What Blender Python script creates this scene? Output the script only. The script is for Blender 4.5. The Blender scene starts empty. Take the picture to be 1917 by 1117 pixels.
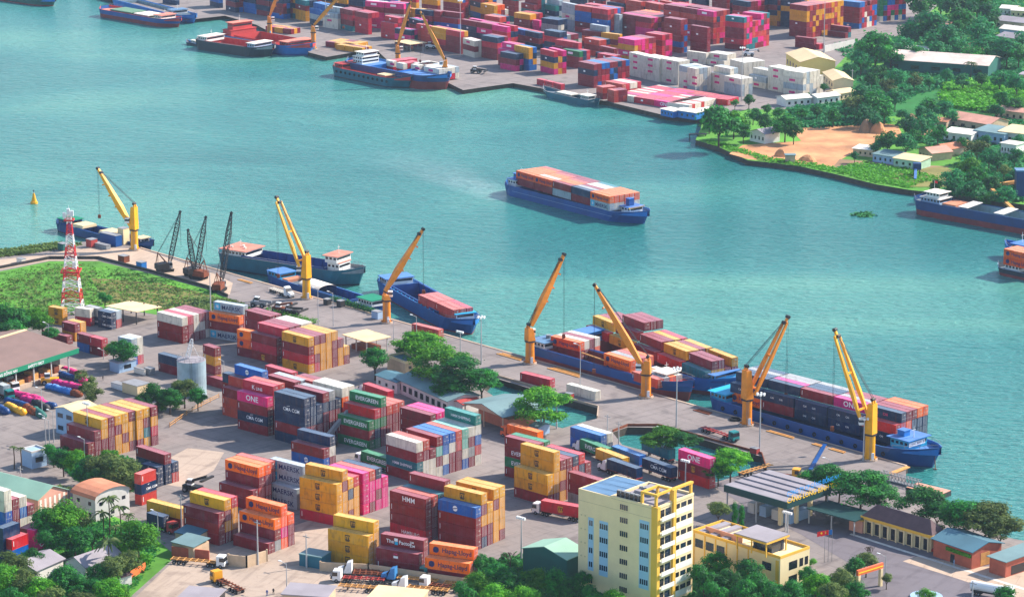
import bpy, bmesh, math, random
from mathutils import Vector, Matrix, geometry
S = bpy.context.scene
COL = S.collection
R = math.radians
rnd = random.Random(7)

# ---------------------------------------------------------------- camera, sky, sun, exposure
FPX, PITCH, CAMH, CX, CY = 5445.5, R(14.172), 245.36, 958.5, 558.5
cd = bpy.data.cameras.new('camera'); cam = bpy.data.objects.new('camera', cd); COL.objects.link(cam)
cam.location = (0, 0, CAMH); cam.rotation_euler = (R(90) - PITCH, 0, 0)
cd.sensor_width = 36.0; cd.lens = FPX / 1917.0 * 36.0; cd.clip_start = 1.0; cd.clip_end = 12000.0
S.camera = cam
SUN_AZ, SUN_EL = R(22.5), R(38)
W = bpy.data.worlds.new('World'); S.world = W; W.use_nodes = True
wn = W.node_tree.nodes; wl = W.node_tree.links
sky = wn.new('ShaderNodeTexSky'); sky.sky_type = 'NISHITA'; sky.sun_disc = False
sky.sun_elevation = SUN_EL; sky.sun_rotation = R(90) - SUN_AZ
sky.air_density = 1.0; sky.dust_density = 0.6; sky.ozone_density = 1.5
wl.new(sky.outputs[0], wn['Background'].inputs[0]); wn['Background'].inputs[1].default_value = 0.14
sd = bpy.data.lights.new('sun', 'SUN'); sd.energy = 4.8; sd.angle = R(0.5); sd.color = (1.0, 0.90, 0.78)
so = bpy.data.objects.new('sun', sd); COL.objects.link(so)
sv = Vector((math.cos(SUN_AZ) * math.cos(SUN_EL), math.sin(SUN_AZ) * math.cos(SUN_EL), math.sin(SUN_EL)))
so.rotation_euler = sv.to_track_quat('Z', 'Y').to_euler()
vs = S.view_settings; vs.view_transform = 'Standard'; vs.look = 'None'; vs.gamma = 1.0; vs.exposure = 0.9
S.render.engine = 'CYCLES'
S.cycles.max_bounces = 4; S.cycles.diffuse_bounces = 2; S.cycles.glossy_bounces = 2; S.cycles.volume_bounces = 0
S.cycles.use_denoising = True

# ---------------------------------------------------------------- pixel <-> world helpers
_c, _s = math.cos(PITCH), math.sin(PITCH)
def at(px, py, z=0.0):
    x = (px - CX) / FPX; y = (CY - py) / FPX
    d = (x, _c + y * _s, -_s + y * _c); t = (z - CAMH) / d[2]
    return Vector((d[0] * t, d[1] * t, z))
def zfor(X, Y, py):                       # height above (X,Y) that shows at row py
    k = (CY - py) / FPX
    return CAMH + Y * (k * _c - _s) / (_c + k * _s)
def ray_at_Y(px, py, Y):
    x = (px - CX) / FPX; y = (CY - py) / FPX
    d = (x, _c + y * _s, -_s + y * _c); t = Y / d[1]
    return Vector((d[0] * t, Y, CAMH + d[2] * t))
WZ = -2.2                                  # water level; quays are z = 0
Q0, Q1 = at(263, 463), at(1700, 871)
QD = (Q1 - Q0).normalized(); QN = Vector((-QD.y, QD.x, 0))   # along the quay, and out over the water
if QN.y < 0: QN = -QN
def quay(px, off=0.0, z=0.0):              # the quay edge below picture column px, moved off metres over the water
    a, b = 0.0, (Q1 - Q0).length * 1.3
    a = -200.0
    for _ in range(40):
        m = (a + b) / 2; p = Q0 + QD * m + QN * off
        x = CX + FPX * p.x / (p.y * _c - (z - CAMH) * _s)
        if x < px: a = m
        else: b = m
    return Q0 + QD * a + QN * off + Vector((0, 0, z))

# ---------------------------------------------------------------- materials
def lin(c):
    return tuple(((v / 255.0) / 12.92 if v / 255.0 <= 0.04045 else ((v / 255.0 + 0.055) / 1.055) ** 2.4) for v in c) + (1.0,)
MATS = {}
def mat(name, rgb, rough=0.7, metal=0.0, var=0.18, dust=0.0, scale=0.35, spec=0.4, dust_sunlit_rgb=(205, 190, 185), bump=0.0, bscale=3.0, objvar=0.0, emit=0):
    if name in MATS: return MATS[name]
    m = bpy.data.materials.new(name); m.use_nodes = True; MATS[name] = m
    n = m.node_tree.nodes; l = m.node_tree.links; b = n['Principled BSDF']
    b.inputs['Roughness'].default_value = rough; b.inputs['Metallic'].default_value = metal
    b.inputs['Specular IOR Level'].default_value = spec
    m.diffuse_color = lin(rgb)
    tc = n.new('ShaderNodeTexCoord')
    c = lin(rgb); dark = tuple(v * (1 - var) for v in c[:3]) + (1,); lite = tuple(min(1, v * (1 + var * .7)) for v in c[:3]) + (1,)
    nz = n.new('ShaderNodeTexNoise'); nz.inputs['Scale'].default_value = scale; nz.inputs['Detail'].default_value = 5; nz.inputs['Roughness'].default_value = .62
    l.new(tc.outputs['Object'], nz.inputs['Vector'])
    mr = n.new('ShaderNodeMapRange'); mr.inputs[1].default_value = .3; mr.inputs[2].default_value = .7
    l.new(nz.outputs['Fac'], mr.inputs[0])
    mx = n.new('ShaderNodeMix'); mx.data_type = 'RGBA'; mx.inputs[6].default_value = dark; mx.inputs[7].default_value = lite
    l.new(mr.outputs[0], mx.inputs[0]); out = mx.outputs[2]
    if objvar:
        oi = n.new('ShaderNodeObjectInfo'); hs = n.new('ShaderNodeHueSaturation')
        m2 = n.new('ShaderNodeMapRange'); m2.inputs[3].default_value = 1 - objvar; m2.inputs[4].default_value = 1 + objvar
        l.new(oi.outputs['Random'], m2.inputs[0]); l.new(m2.outputs[0], hs.inputs['Value'])
        m3 = n.new('ShaderNodeMapRange'); m3.inputs[3].default_value = .5 - objvar * .06; m3.inputs[4].default_value = .5 + objvar * .06
        l.new(oi.outputs['Random'], m3.inputs[0]); l.new(m3.outputs[0], hs.inputs['Hue'])
        l.new(out, hs.inputs['Color']); out = hs.outputs[0]
    if dust:                                  # dusty upward faces; on container paints, sunlit brightness put into the colour
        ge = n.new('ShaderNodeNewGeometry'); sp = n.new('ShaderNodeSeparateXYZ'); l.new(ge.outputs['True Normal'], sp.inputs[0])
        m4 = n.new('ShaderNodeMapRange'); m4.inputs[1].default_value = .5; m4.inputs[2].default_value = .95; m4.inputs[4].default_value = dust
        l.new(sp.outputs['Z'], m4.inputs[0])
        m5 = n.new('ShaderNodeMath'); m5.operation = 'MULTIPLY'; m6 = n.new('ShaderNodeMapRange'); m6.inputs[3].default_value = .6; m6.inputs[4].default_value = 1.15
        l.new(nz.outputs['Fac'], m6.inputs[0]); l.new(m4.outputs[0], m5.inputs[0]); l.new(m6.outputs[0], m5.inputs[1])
        dx = n.new('ShaderNodeMix'); dx.data_type = 'RGBA'; dx.inputs[7].default_value = lin(dust_sunlit_rgb)
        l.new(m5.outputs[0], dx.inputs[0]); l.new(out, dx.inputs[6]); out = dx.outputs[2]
    l.new(out, b.inputs['Base Color'])
    if bump:
        n2 = n.new('ShaderNodeTexNoise'); n2.inputs['Scale'].default_value = bscale; n2.inputs['Detail'].default_value = 4
        l.new(tc.outputs['Object'], n2.inputs['Vector'])
        bp = n.new('ShaderNodeBump'); bp.inputs['Strength'].default_value = bump; bp.inputs['Distance'].default_value = .3
        l.new(n2.outputs['Fac'], bp.inputs['Height']); l.new(bp.outputs[0], b.inputs['Normal'])
    return m
def ribbed(m, period=0.56, amount=0.35, axis='x'):      # trapezoid corrugation as bump along one object axis
    n = m.node_tree.nodes; l = m.node_tree.links; b = n['Principled BSDF']
    tc = n.new('ShaderNodeTexCoord'); w = n.new('ShaderNodeTexWave'); w.bands_direction = axis.upper()
    w.inputs['Scale'].default_value = 1.0 / period * .31; l.new(tc.outputs['Object'], w.inputs['Vector'])
    bp = n.new('ShaderNodeBump'); bp.inputs['Strength'].default_value = amount; bp.inputs['Distance'].default_value = .05
    l.new(w.outputs['Fac'], bp.inputs['Height']); l.new(bp.outputs[0], b.inputs['Normal'])
    return m

def paved(name, rgb, slab=6.0, rot=-44.0, stain=.5):
    m = mat(name, rgb, rough=.92, var=.14, scale=.02); M[name] = m; n = m.node_tree.nodes; l = m.node_tree.links; b = n['Principled BSDF']; src = b.inputs['Base Color'].links[0].from_socket
    ge = n.new('ShaderNodeNewGeometry'); mp = n.new('ShaderNodeMapping'); mp.inputs['Rotation'].default_value = (0, 0, R(-rot)); l.new(ge.outputs['Position'], mp.inputs[0])
    br = n.new('ShaderNodeTexBrick'); br.inputs['Scale'].default_value = 1.0; br.inputs['Brick Width'].default_value = slab; br.inputs['Row Height'].default_value = slab * .75; br.inputs['Mortar Size'].default_value = .09; br.inputs['Bias'].default_value = 0
    br.offset = .5; br.inputs['Color1'].default_value = (.93, .93, .93, 1); br.inputs['Color2'].default_value = (1.06, 1.05, 1.04, 1); br.inputs['Mortar'].default_value = (.72, .7, .7, 1); l.new(mp.outputs[0], br.inputs['Vector'])
    mu = n.new('ShaderNodeMix'); mu.data_type = 'RGBA'; mu.blend_type = 'MULTIPLY'; mu.inputs[0].default_value = .8; l.new(src, mu.inputs[6]); l.new(br.outputs['Color'], mu.inputs[7]); out = mu.outputs[2]
    for sc_, lo, hi, k, rr in (((.5, .05, 1), .52, .68, .32, 0), ((.05, .42, 1), .55, .7, .26, 20), ((.16, .16, 1), .56, .66, .34, 0), ((.9, .9, 1), .6, .72, .3, 0)):     # tyre lanes, drips and oil patches
        q = n.new('ShaderNodeMapping'); q.inputs['Scale'].default_value = sc_; q.inputs['Rotation'].default_value = (0, 0, R(rr)); l.new(mp.outputs[0], q.inputs[0])
        t = n.new('ShaderNodeTexNoise'); t.inputs['Scale'].default_value = 1; t.inputs['Detail'].default_value = 4; l.new(q.outputs[0], t.inputs['Vector'])
        r_ = n.new('ShaderNodeMapRange'); r_.inputs[1].default_value = lo; r_.inputs[2].default_value = hi; r_.inputs[4].default_value = k * stain * 1.6; l.new(t.outputs['Fac'], r_.inputs[0])
        d_ = n.new('ShaderNodeMix'); d_.data_type = 'RGBA'; d_.blend_type = 'MULTIPLY'; d_.inputs[7].default_value = (.42, .4, .43, 1); l.new(r_.outputs[0], d_.inputs[0]); l.new(out, d_.inputs[6]); out = d_.outputs[2]
    l.new(out, b.inputs['Base Color']); return m
# container paints (base colours), keyed by one letter
PAINT = {'m': ('maroon', (126, 16, 32)), 'r': ('red', (186, 22, 40)), 'd': ('brick red', (186, 62, 46)), 'y': ('mustard yellow', (214, 148, 14)),
         'o': ('orange', (246, 94, 4)), 'n': ('navy blue', (0, 38, 76)), 'b': ('bright blue', (0, 86, 168)), 't': ('teal', (6, 104, 116)),
         'g': ('green', (0, 112, 62)), 'w': ('cream white', (214, 206, 188)), 'k': ('magenta', (216, 14, 112)), 's': ('grey', (140, 142, 142)),
         'l': ('pale blue grey', (156, 170, 178)), 'c': ('mint', (112, 178, 160)), 'v': ('deep sea green', (0, 120, 110))}
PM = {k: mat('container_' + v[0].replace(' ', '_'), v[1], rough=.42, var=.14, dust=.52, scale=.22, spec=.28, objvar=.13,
             dust_sunlit_rgb=tuple(min(250, int(138 + .5 * q)) for q in v[1])) for k, v in PAINT.items()}  # pale container tops: sunlit brightness mixed into the paint, plus dustiness
for k_ in PM:                                # rust and grime runs down the sides, faded patches
    m_ = PM[k_]; n_ = m_.node_tree.nodes; l_ = m_.node_tree.links; b_ = n_['Principled BSDF']; src_ = b_.inputs['Base Color'].links[0].from_socket
    g_ = n_.new('ShaderNodeNewGeometry')
    for sc_, lo_, hi_, amt_, cc_ in (((1.5, 1.5, .22), .52, .74, .4, (96, 62, 48)), ((.35, .35, .5), .5, .75, .38, tuple(int(90 + .55 * q) for q in PAINT[k_][1])), ((.8, .8, .35), .56, .7, .35, (60, 52, 50))):
        q_ = n_.new('ShaderNodeMapping'); q_.inputs['Scale'].default_value = sc_; l_.new(g_.outputs['Position'], q_.inputs[0]); t_ = n_.new('ShaderNodeTexNoise'); t_.inputs['Scale'].default_value = 1; t_.inputs['Detail'].default_value = 5; l_.new(q_.outputs[0], t_.inputs['Vector'])
        r_ = n_.new('ShaderNodeMapRange'); r_.inputs[1].default_value = lo_; r_.inputs[2].default_value = hi_; r_.inputs[4].default_value = amt_; l_.new(t_.outputs['Fac'], r_.inputs[0])
        x_ = n_.new('ShaderNodeMix'); x_.data_type = 'RGBA'; x_.inputs[7].default_value = lin(cc_); l_.new(r_.outputs[0], x_.inputs[0]); l_.new(src_, x_.inputs[6]); src_ = x_.outputs[2]
    l_.new(src_, b_.inputs['Base Color'])
M = {}
def dm(key, *a, **k): M[key] = mat(key, *a, **k); return M[key]
paved('concrete', (134, 125, 122), 6, -47, .75)
paved('yard_paving', (134, 125, 121), 7, -44, .75)
paved('pale_concrete', (184, 162, 142), 8, -20, .4)
dm('quay_wall', (70, 62, 54), rough=.95, var=.4, scale=.4)
paved('asphalt', (112, 106, 112), 60, -30, .6)
paved('sandy_lot', (172, 154, 138), 80, -20, .75)
dm('dirt', (150, 120, 90), rough=1, var=.3, scale=.06)
dm('sand', (200, 142, 98), rough=1, var=.45, scale=.07, bump=.8, bscale=.25)
dm('grass', (82, 142, 40), rough=1, var=.45, scale=.06)
dm('dry_grass', (120, 116, 60), rough=1, var=.4, scale=.07)
dm('field_green', (26, 110, 40), rough=1, var=.35, scale=.05)
dm('white', (222, 222, 216), rough=.6, var=.1, scale=.5, dust=.1)
dm('white_line', (205, 200, 190), rough=.8, var=.25, scale=.8)
dm('cream', (230, 208, 162), rough=.85, var=.08, scale=.25)
dm('cream_dark', (196, 180, 140), rough=.85, var=.1, scale=.25)
dm('yellow_wall', (226, 176, 66), rough=.75, var=.08, scale=.3)
dm('light_blue_panel', (150, 190, 214), rough=.6, var=.06)
dm('glass', (22, 44, 66), rough=.15, var=.3, scale=.8, spec=.8)
dm('glass_dark', (14, 22, 34), rough=.2, var=.2, spec=.8)
dm('black', (18, 20, 24), rough=.6, var=.3)
dm('tyre', (22, 22, 24), rough=.9, var=.2)
dm('steel_dark', (46, 44, 46), rough=.6, var=.4, scale=1.2)
dm('steel_grey', (128, 132, 136), rough=.5, var=.2, scale=.8, dust=.15)
dm('rust', (122, 62, 36), rough=.9, var=.4, scale=.8)
dm('cable', (40, 44, 52), rough=.6)
dm('crane_yellow', (240, 168, 12), rough=.45, var=.16, scale=.35, dust=.08)
dm('crane_orange', (230, 138, 30), rough=.5, var=.22, scale=.35, dust=.08)
dm('hull_blue', (0, 72, 140), rough=.45, var=.22, scale=.2)
dm('hull_bright', (0, 108, 186), rough=.45, var=.2, scale=.2, dust=.12)
dm('hull_navy', (0, 56, 112), rough=.45, var=.25, scale=.2)
dm('hull_teal', (0, 92, 112), rough=.5, var=.25, scale=.2)
dm('hull_black', (18, 36, 52), rough=.5, var=.3, scale=.2)
dm('boot_red', (126, 46, 46), rough=.7, var=.3, scale=.25)
dm('deck_red', (186, 56, 54), rough=.7, var=.22, scale=.2)
dm('deck_pink', (214, 130, 110), rough=.8, var=.22, scale=.3)
dm('deck_grey', (96, 110, 122), rough=.8, var=.25, scale=.3)
dm('deck_blue', (20, 116, 190), rough=.6, var=.18, scale=.3, dust=.15)
dm('turquoise', (30, 164, 206), rough=.6, var=.15, scale=.4)
dm('hold_blue', (0, 66, 132), rough=.6, var=.35, scale=.25)
dm('hold_grey', (120, 146, 156), rough=.7, var=.25, scale=.2)
dm('tarp_white', (232, 222, 206), rough=.8, var=.08, scale=.4, bump=.3, bscale=.8)
dm('tarp_green', (96, 136, 110), rough=.8, var=.15, scale=.3)
dm('roof_brown', (128, 104, 96), rough=.8, var=.16, scale=.12)
dm('roof_tile', (92, 70, 74), rough=.8, var=.2, scale=.5)
dm('roof_teal', (84, 128, 132), rough=.6, var=.2, scale=.15, dust=.15)
dm('roof_teal_deep', (28, 104, 124), rough=.6, var=.2, scale=.15, dust=.12)
dm('roof_mint', (142, 180, 158), rough=.7, var=.12, scale=.12)
dm('roof_cream', (222, 196, 152), rough=.8, var=.12, scale=.2)
dm('roof_grey', (146, 140, 146), rough=.8, var=.16, scale=.15)
dm('roof_rust', (196, 128, 96), rough=.9, var=.22, scale=.2)
dm('roof_white', (226, 218, 206), rough=.8, var=.12, scale=.15)
dm('roof_blue', (60, 116, 156), rough=.6, var=.2, scale=.3, dust=.12)
dm('roof_pink', (206, 150, 130), rough=.9, var=.2, scale=.2)
dm('fascia_green', (0, 128, 92), rough=.6, var=.12)
dm('fascia_dark', (8, 60, 60), rough=.6, var=.12)
dm('brick_wall', (176, 92, 70), rough=.9, var=.2, scale=.6)
dm('wall_pale', (206, 202, 196), rough=.9, var=.14, scale=.3)
dm('wall_blue', (150, 178, 206), rough=.8, var=.12, scale=.3)
dm('wall_green', (20, 92, 84), rough=.7, var=.15, scale=.3)
dm('wall_warm', (196, 170, 140), rough=.9, var=.2, scale=.4)
dm('wall_yellow', (232, 204, 118), rough=.85, var=.08, scale=.2)
dm('concrete_pole', (176, 176, 176), rough=.8, var=.1)
dm('tower_red', (206, 40, 48), rough=.6, var=.12)
dm('tower_white', (226, 226, 226), rough=.6, var=.08)
dm('silo_metal', (156, 178, 188), rough=.45, metal=.2, var=.22, scale=.3)
dm('flag_red', (220, 30, 36), rough=.8, var=.05)
dm('flag_blue', (20, 110, 190), rough=.8, var=.05)
dm('text_white', (236, 236, 236), rough=.6, var=.03)
dm('text_navy', (18, 30, 90), rough=.6, var=.05)
dm('text_black', (34, 34, 40), rough=.6, var=.05)
dm('text_blue', (20, 150, 230), rough=.6, var=.03)
dm('text_yellow', (250, 200, 30), rough=.6, var=.03)
dm('text_pink', (214, 60, 110), rough=.6, var=.03)
dm('logo_sky', (30, 170, 210), rough=.6, var=.03)
dm('timber', (206, 150, 84), rough=.9, var=.25, scale=1)
dm('bark', (78, 62, 50), rough=1, var=.3, scale=1.5)
dm('cab_white', (226, 228, 228), rough=.4, var=.06, dust=.08)
dm('cab_green', (20, 120, 120), rough=.4, var=.06)
dm('cab_orange', (232, 110, 60), rough=.4, var=.08)
dm('cab_blue', (60, 130, 190), rough=.4, var=.08)
dm('cab_yellow', (232, 160, 30), rough=.4, var=.08)
dm('chassis_red', (170, 60, 56), rough=.6, var=.2)
dm('tarp_magenta', (206, 30, 116), rough=.7, var=.3, scale=.6)
dm('skin', (150, 100, 80), rough=.8)
dm('shirt_blue', (40, 80, 150), rough=.9)
dm('hyacinth', (40, 120, 60), rough=1, var=.4, scale=.5)
def leafmat(name, dark, lite, var=.35):
    m = bpy.data.materials.new(name); m.use_nodes = True; MATS[name] = m; M[name] = m
    n = m.node_tree.nodes; l = m.node_tree.links; b = n['Principled BSDF']
    b.inputs['Roughness'].default_value = .65; b.inputs['Specular IOR Level'].default_value = .25
    tc = n.new('ShaderNodeTexCoord'); nz = n.new('ShaderNodeTexNoise'); nz.inputs['Scale'].default_value = 3.2; nz.inputs['Detail'].default_value = 5
    l.new(tc.outputs['Object'], nz.inputs['Vector'])
    mr = n.new('ShaderNodeMapRange'); mr.inputs[1].default_value = .35; mr.inputs[2].default_value = .68; l.new(nz.outputs['Fac'], mr.inputs[0])
    mx = n.new('ShaderNodeMix'); mx.data_type = 'RGBA'; mx.inputs[6].default_value = lin(dark); mx.inputs[7].default_value = lin(lite); l.new(mr.outputs[0], mx.inputs[0])
    oi = n.new('ShaderNodeObjectInfo'); hs = n.new('ShaderNodeHueSaturation')
    m2 = n.new('ShaderNodeMapRange'); m2.inputs[3].default_value = 1 - var; m2.inputs[4].default_value = 1 + var; l.new(oi.outputs['Random'], m2.inputs[0]); l.new(m2.outputs[0], hs.inputs['Value'])
    l.new(mx.outputs[2], hs.inputs['Color']); l.new(hs.outputs[0], b.inputs['Base Color'])
    tr = n.new('ShaderNodeBsdfTranslucent'); ms = n.new('ShaderNodeMixShader'); ms.inputs[0].default_value = .38
    l.new(hs.outputs[0], tr.inputs[0]); l.new(b.outputs[0], ms.inputs[1]); l.new(tr.outputs[0], ms.inputs[2]); l.new(ms.outputs[0], n['Material Output'].inputs[0])
    return m
leafmat('leaf_deep', (4, 80, 44), (54, 150, 44)); leafmat('leaf_bright', (20, 112, 20), (112, 182, 34)); leafmat('leaf_olive', (40, 78, 34), (122, 140, 66))
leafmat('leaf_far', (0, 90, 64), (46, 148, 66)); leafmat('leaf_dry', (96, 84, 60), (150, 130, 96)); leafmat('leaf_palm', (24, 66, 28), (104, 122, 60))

# water: teal river, fine wind ripples over broad swells, paler streaks where foam and sediment drift
def water_mat():
    m = bpy.data.materials.new('river_water'); m.use_nodes = True; M['water'] = m
    n = m.node_tree.nodes; l = m.node_tree.links; b = n['Principled BSDF']
    b.inputs['Roughness'].default_value = .22; b.inputs['IOR'].default_value = 1.33; b.inputs['Specular IOR Level'].default_value = .5
    ge = n.new('ShaderNodeNewGeometry'); mp = n.new('ShaderNodeMapping'); mp.inputs['Scale'].default_value = (.0035, .007, .01); mp.inputs['Rotation'].default_value = (0, 0, R(28))
    l.new(ge.outputs['Position'], mp.inputs[0])
    a = n.new('ShaderNodeTexNoise'); a.inputs['Scale'].default_value = 1.0; a.inputs['Detail'].default_value = 6; a.inputs['Distortion'].default_value = .8; l.new(mp.outputs[0], a.inputs['Vector'])
    cr = n.new('ShaderNodeValToRGB'); e = cr.color_ramp.elements
    e[0].position = .30; e[0].color = lin((26, 104, 104)); e[1].position = .72; e[1].color = lin((92, 154, 138))
    k = cr.color_ramp.elements.new(.5); k.color = lin((50, 126, 122)); l.new(a.outputs['Fac'], cr.inputs[0])
    # churned pale water trailing behind the moving barge, a band between two world points
    A_ = at(950, 362, 0); E_ = at(690, 262, 0); d_ = (E_ - A_); L_ = d_.length; d_.normalize()
    def dot(vx, vy, off):
        q = n.new('ShaderNodeVectorMath'); q.operation = 'DOT_PRODUCT'; q.inputs[1].default_value = (vx, vy, 0); l.new(ge.outputs['Position'], q.inputs[0])
        k = n.new('ShaderNodeMath'); k.operation = 'SUBTRACT'; k.inputs[1].default_value = off; l.new(q.outputs['Value'], k.inputs[0]); return k.outputs[0]
    al = dot(d_.x, d_.y, A_.x * d_.x + A_.y * d_.y); pe = dot(-d_.y, d_.x, -A_.x * d_.y + A_.y * d_.x)
    def mth(op, a_, b_=None, v=None):
        k = n.new('ShaderNodeMath'); k.operation = op; l.new(a_, k.inputs[0])
        if b_ is not None: l.new(b_, k.inputs[1])
        if v is not None: k.inputs[1].default_value = v
        return k.outputs[0]
    wd = mth('ADD', mth('MULTIPLY', al, v=.14), v=9.0); ab = mth('ABSOLUTE', pe); rt = mth('DIVIDE', ab, wd)
    fo = n.new('ShaderNodeMapRange'); fo.inputs[1].default_value = 1.1; fo.inputs[2].default_value = .25; l.new(rt, fo.inputs[0])
    fa = n.new('ShaderNodeMapRange'); fa.inputs[1].default_value = L_; fa.inputs[2].default_value = 0; l.new(al, fa.inputs[0])
    st = n.new('ShaderNodeMath'); st.operation = 'GREATER_THAN'; st.inputs[1].default_value = 0; l.new(al, st.inputs[0])
    wk = mth('MULTIPLY', mth('MULTIPLY', fo.outputs[0], fa.outputs[0]), st.outputs[0]); wn_ = n.new('ShaderNodeTexNoise'); wn_.inputs['Scale'].default_value = .12; wn_.inputs['Detail'].default_value = 5; l.new(ge.outputs['Position'], wn_.inputs['Vector'])
    wk = mth('MULTIPLY', wk, mth('MULTIPLY', wn_.outputs['Fac'], v=.6))
    fm = n.new('ShaderNodeMix'); fm.data_type = 'RGBA'; fm.inputs[7].default_value = lin((176, 196, 196)); l.new(wk, fm.inputs[0]); l.new(cr.outputs[0], fm.inputs[6])
    l.new(fm.outputs[2], b.inputs['Base Color'])
    def rip(sx, sy, rot, det):
        q = n.new('ShaderNodeMapping'); q.inputs['Scale'].default_value = (sx, sy, 1); q.inputs['Rotation'].default_value = (0, 0, R(rot)); l.new(ge.outputs['Position'], q.inputs[0])
        t = n.new('ShaderNodeTexNoise'); t.inputs['Scale'].default_value = 1; t.inputs['Detail'].default_value = det; t.inputs['Roughness'].default_value = .55; l.new(q.outputs[0], t.inputs['Vector']); return t.outputs['Fac']
    r1 = rip(.13, .34, 10, 4); r2 = rip(.34, .9, -6, 3)
    ad = n.new('ShaderNodeMath'); ad.operation = 'MULTIPLY_ADD'; ad.inputs[1].default_value = .7; l.new(r2, ad.inputs[0]); l.new(r1, ad.inputs[2])
    bp = n.new('ShaderNodeBump'); bp.inputs['Strength'].default_value = 1.0; bp.inputs['Distance'].default_value = 1.5
    l.new(ad.outputs[0], bp.inputs['Height']); l.new(bp.outputs[0], b.inputs['Normal'])
    return m
water_mat()

# ---------------------------------------------------------------- mesh building
class MB:
    def __init__(s): s.v = []; s.f = []; s.mi = []
    def quad(s, pts, mi=0):
        b = len(s.v); s.v += [tuple(p) for p in pts]; s.f.append(tuple(range(b, b + len(pts)))); s.mi.append(mi); return s
    def hexa(s, p, mi=0, skip=()):
        b = len(s.v); s.v += [tuple(q) for q in p]
        for i, f in enumerate([(0, 3, 2, 1), (4, 5, 6, 7), (0, 1, 5, 4), (1, 2, 6, 5), (2, 3, 7, 6), (3, 0, 4, 7)]):
            if i in skip: continue
            s.f.append(tuple(b + k for k in f)); s.mi.append(mi)
        return s
    def box(s, x0, x1, y0, y1, z0, z1, mi=0, skip=()):
        return s.hexa([(x0, y0, z0), (x1, y0, z0), (x1, y1, z0), (x0, y1, z0), (x0, y0, z1), (x1, y0, z1), (x1, y1, z1), (x0, y1, z1)], mi, skip)
    def beam(s, a, b, w, h=None, mi=0, w2=None, h2=None):
        a = Vector(a); b = Vector(b); h = h or w; w2 = w2 or w; h2 = h2 or h; d = b - a
        if d.length < 1e-6: return s
        d.normalize(); up = Vector((0, 0, 1)) if abs(d.z) < .98 else Vector((0, 1, 0))
        x = d.cross(up).normalized(); y = x.cross(d)
        return s.hexa([a - x * w / 2 - y * h / 2, a + x * w / 2 - y * h / 2, b + x * w2 / 2 - y * h2 / 2, b - x * w2 / 2 - y * h2 / 2,
                       a - x * w / 2 + y * h / 2, a + x * w / 2 + y * h / 2, b + x * w2 / 2 + y * h2 / 2, b - x * w2 / 2 + y * h2 / 2], mi)
    def cyl(s, a, b, r0, r1=None, n=12, mi=0, cap=True):
        a = Vector(a); b = Vector(b); r1 = r0 if r1 is None else r1; d = (b - a).normalized()
        up = Vector((0, 0, 1)) if abs(d.z) < .98 else Vector((1, 0, 0)); x = d.cross(up).normalized(); y = d.cross(x)
        k = len(s.v)
        for c, r in ((a, r0), (b, r1)):
            for i in range(n):
                t = 2 * math.pi * i / n; s.v.append(tuple(c + (x * math.cos(t) + y * math.sin(t)) * r))
        for i in range(n):
            j = (i + 1) % n; s.f.append((k + i, k + j, k + n + j, k + n + i)); s.mi.append(mi)
        if cap:
            s.f.append(tuple(k + i for i in reversed(range(n)))); s.mi.append(mi); s.f.append(tuple(k + n + i for i in range(n))); s.mi.append(mi)
        return s
    def prism(s, pts, z0, z1, mi=0):
        n = len(pts); b = len(s.v); s.v += [(p[0], p[1], z0) for p in pts] + [(p[0], p[1], z1) for p in pts]
        for i in range(n):
            j = (i + 1) % n; s.f.append((b + i, b + j, b + n + j, b + n + i)); s.mi.append(mi)
        s.f.append(tuple(b + i for i in reversed(range(n)))); s.mi.append(mi); s.f.append(tuple(b + n + i for i in range(n))); s.mi.append(mi); return s
    def blob(s, c, rx, ry, rz, n=8, m=5, mi=0):
        k = len(s.v)
        for i in range(m + 1):
            ph = math.pi * i / m - math.pi / 2
            for j in range(n):
                t = 2 * math.pi * j / n; s.v.append((c[0] + rx * math.cos(ph) * math.cos(t), c[1] + ry * math.cos(ph) * math.sin(t), c[2] + rz * math.sin(ph)))
        for i in range(m):
            for j in range(n):
                s.f.append((k + i * n + j, k + i * n + (j + 1) % n, k + (i + 1) * n + (j + 1) % n, k + (i + 1) * n + j)); s.mi.append(mi)
        return s
    def text(s, body, size, org, xd=(1, 0, 0), yd=(0, 0, 1), mi=0, align='LEFT', sx=1.0):
        t = text_geo(body, align); xd = Vector(xd); yd = Vector(yd); o = Vector(org); b = len(s.v)
        s.v += [tuple(o + xd * (p[0] * size * sx) + yd * (p[1] * size)) for p in t[0]]
        for f in t[1]: s.f.append(tuple(b + q for q in f)); s.mi.append(mi)
        return s
    def mesh(s, name, mats):
        me = bpy.data.meshes.new(name); me.from_pydata(s.v, [], s.f)
        for m in (mats if isinstance(mats, (list, tuple)) else [mats]): me.materials.append(m)
        if any(s.mi): me.polygons.foreach_set('material_index', s.mi)
        me.update(); return me
    def build(s, name, mats, parent=None, label=None, smooth=False):
        me = s.mesh(name, mats)
        if smooth: me.polygons.foreach_set('use_smooth', [True] * len(me.polygons))
        return place(name, me, parent, label=label)
_TG = {}
def text_geo(body, align='LEFT'):
    k = (body, align)
    if k not in _TG:
        cu = bpy.data.curves.new('t', 'FONT'); cu.body = body; cu.size = 1.0; cu.align_x = align; cu.resolution_u = 2; cu.offset = .012
        o = bpy.data.objects.new('t', cu); COL.objects.link(o)
        dg = bpy.context.evaluated_depsgraph_get(); me = bpy.data.meshes.new_from_object(o.evaluated_get(dg))
        _TG[k] = ([tuple(v.co) for v in me.vertices], [tuple(p.vertices) for p in me.polygons])
        bpy.data.objects.remove(o); bpy.data.curves.remove(cu); bpy.data.meshes.remove(me)
    return _TG[k]
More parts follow.
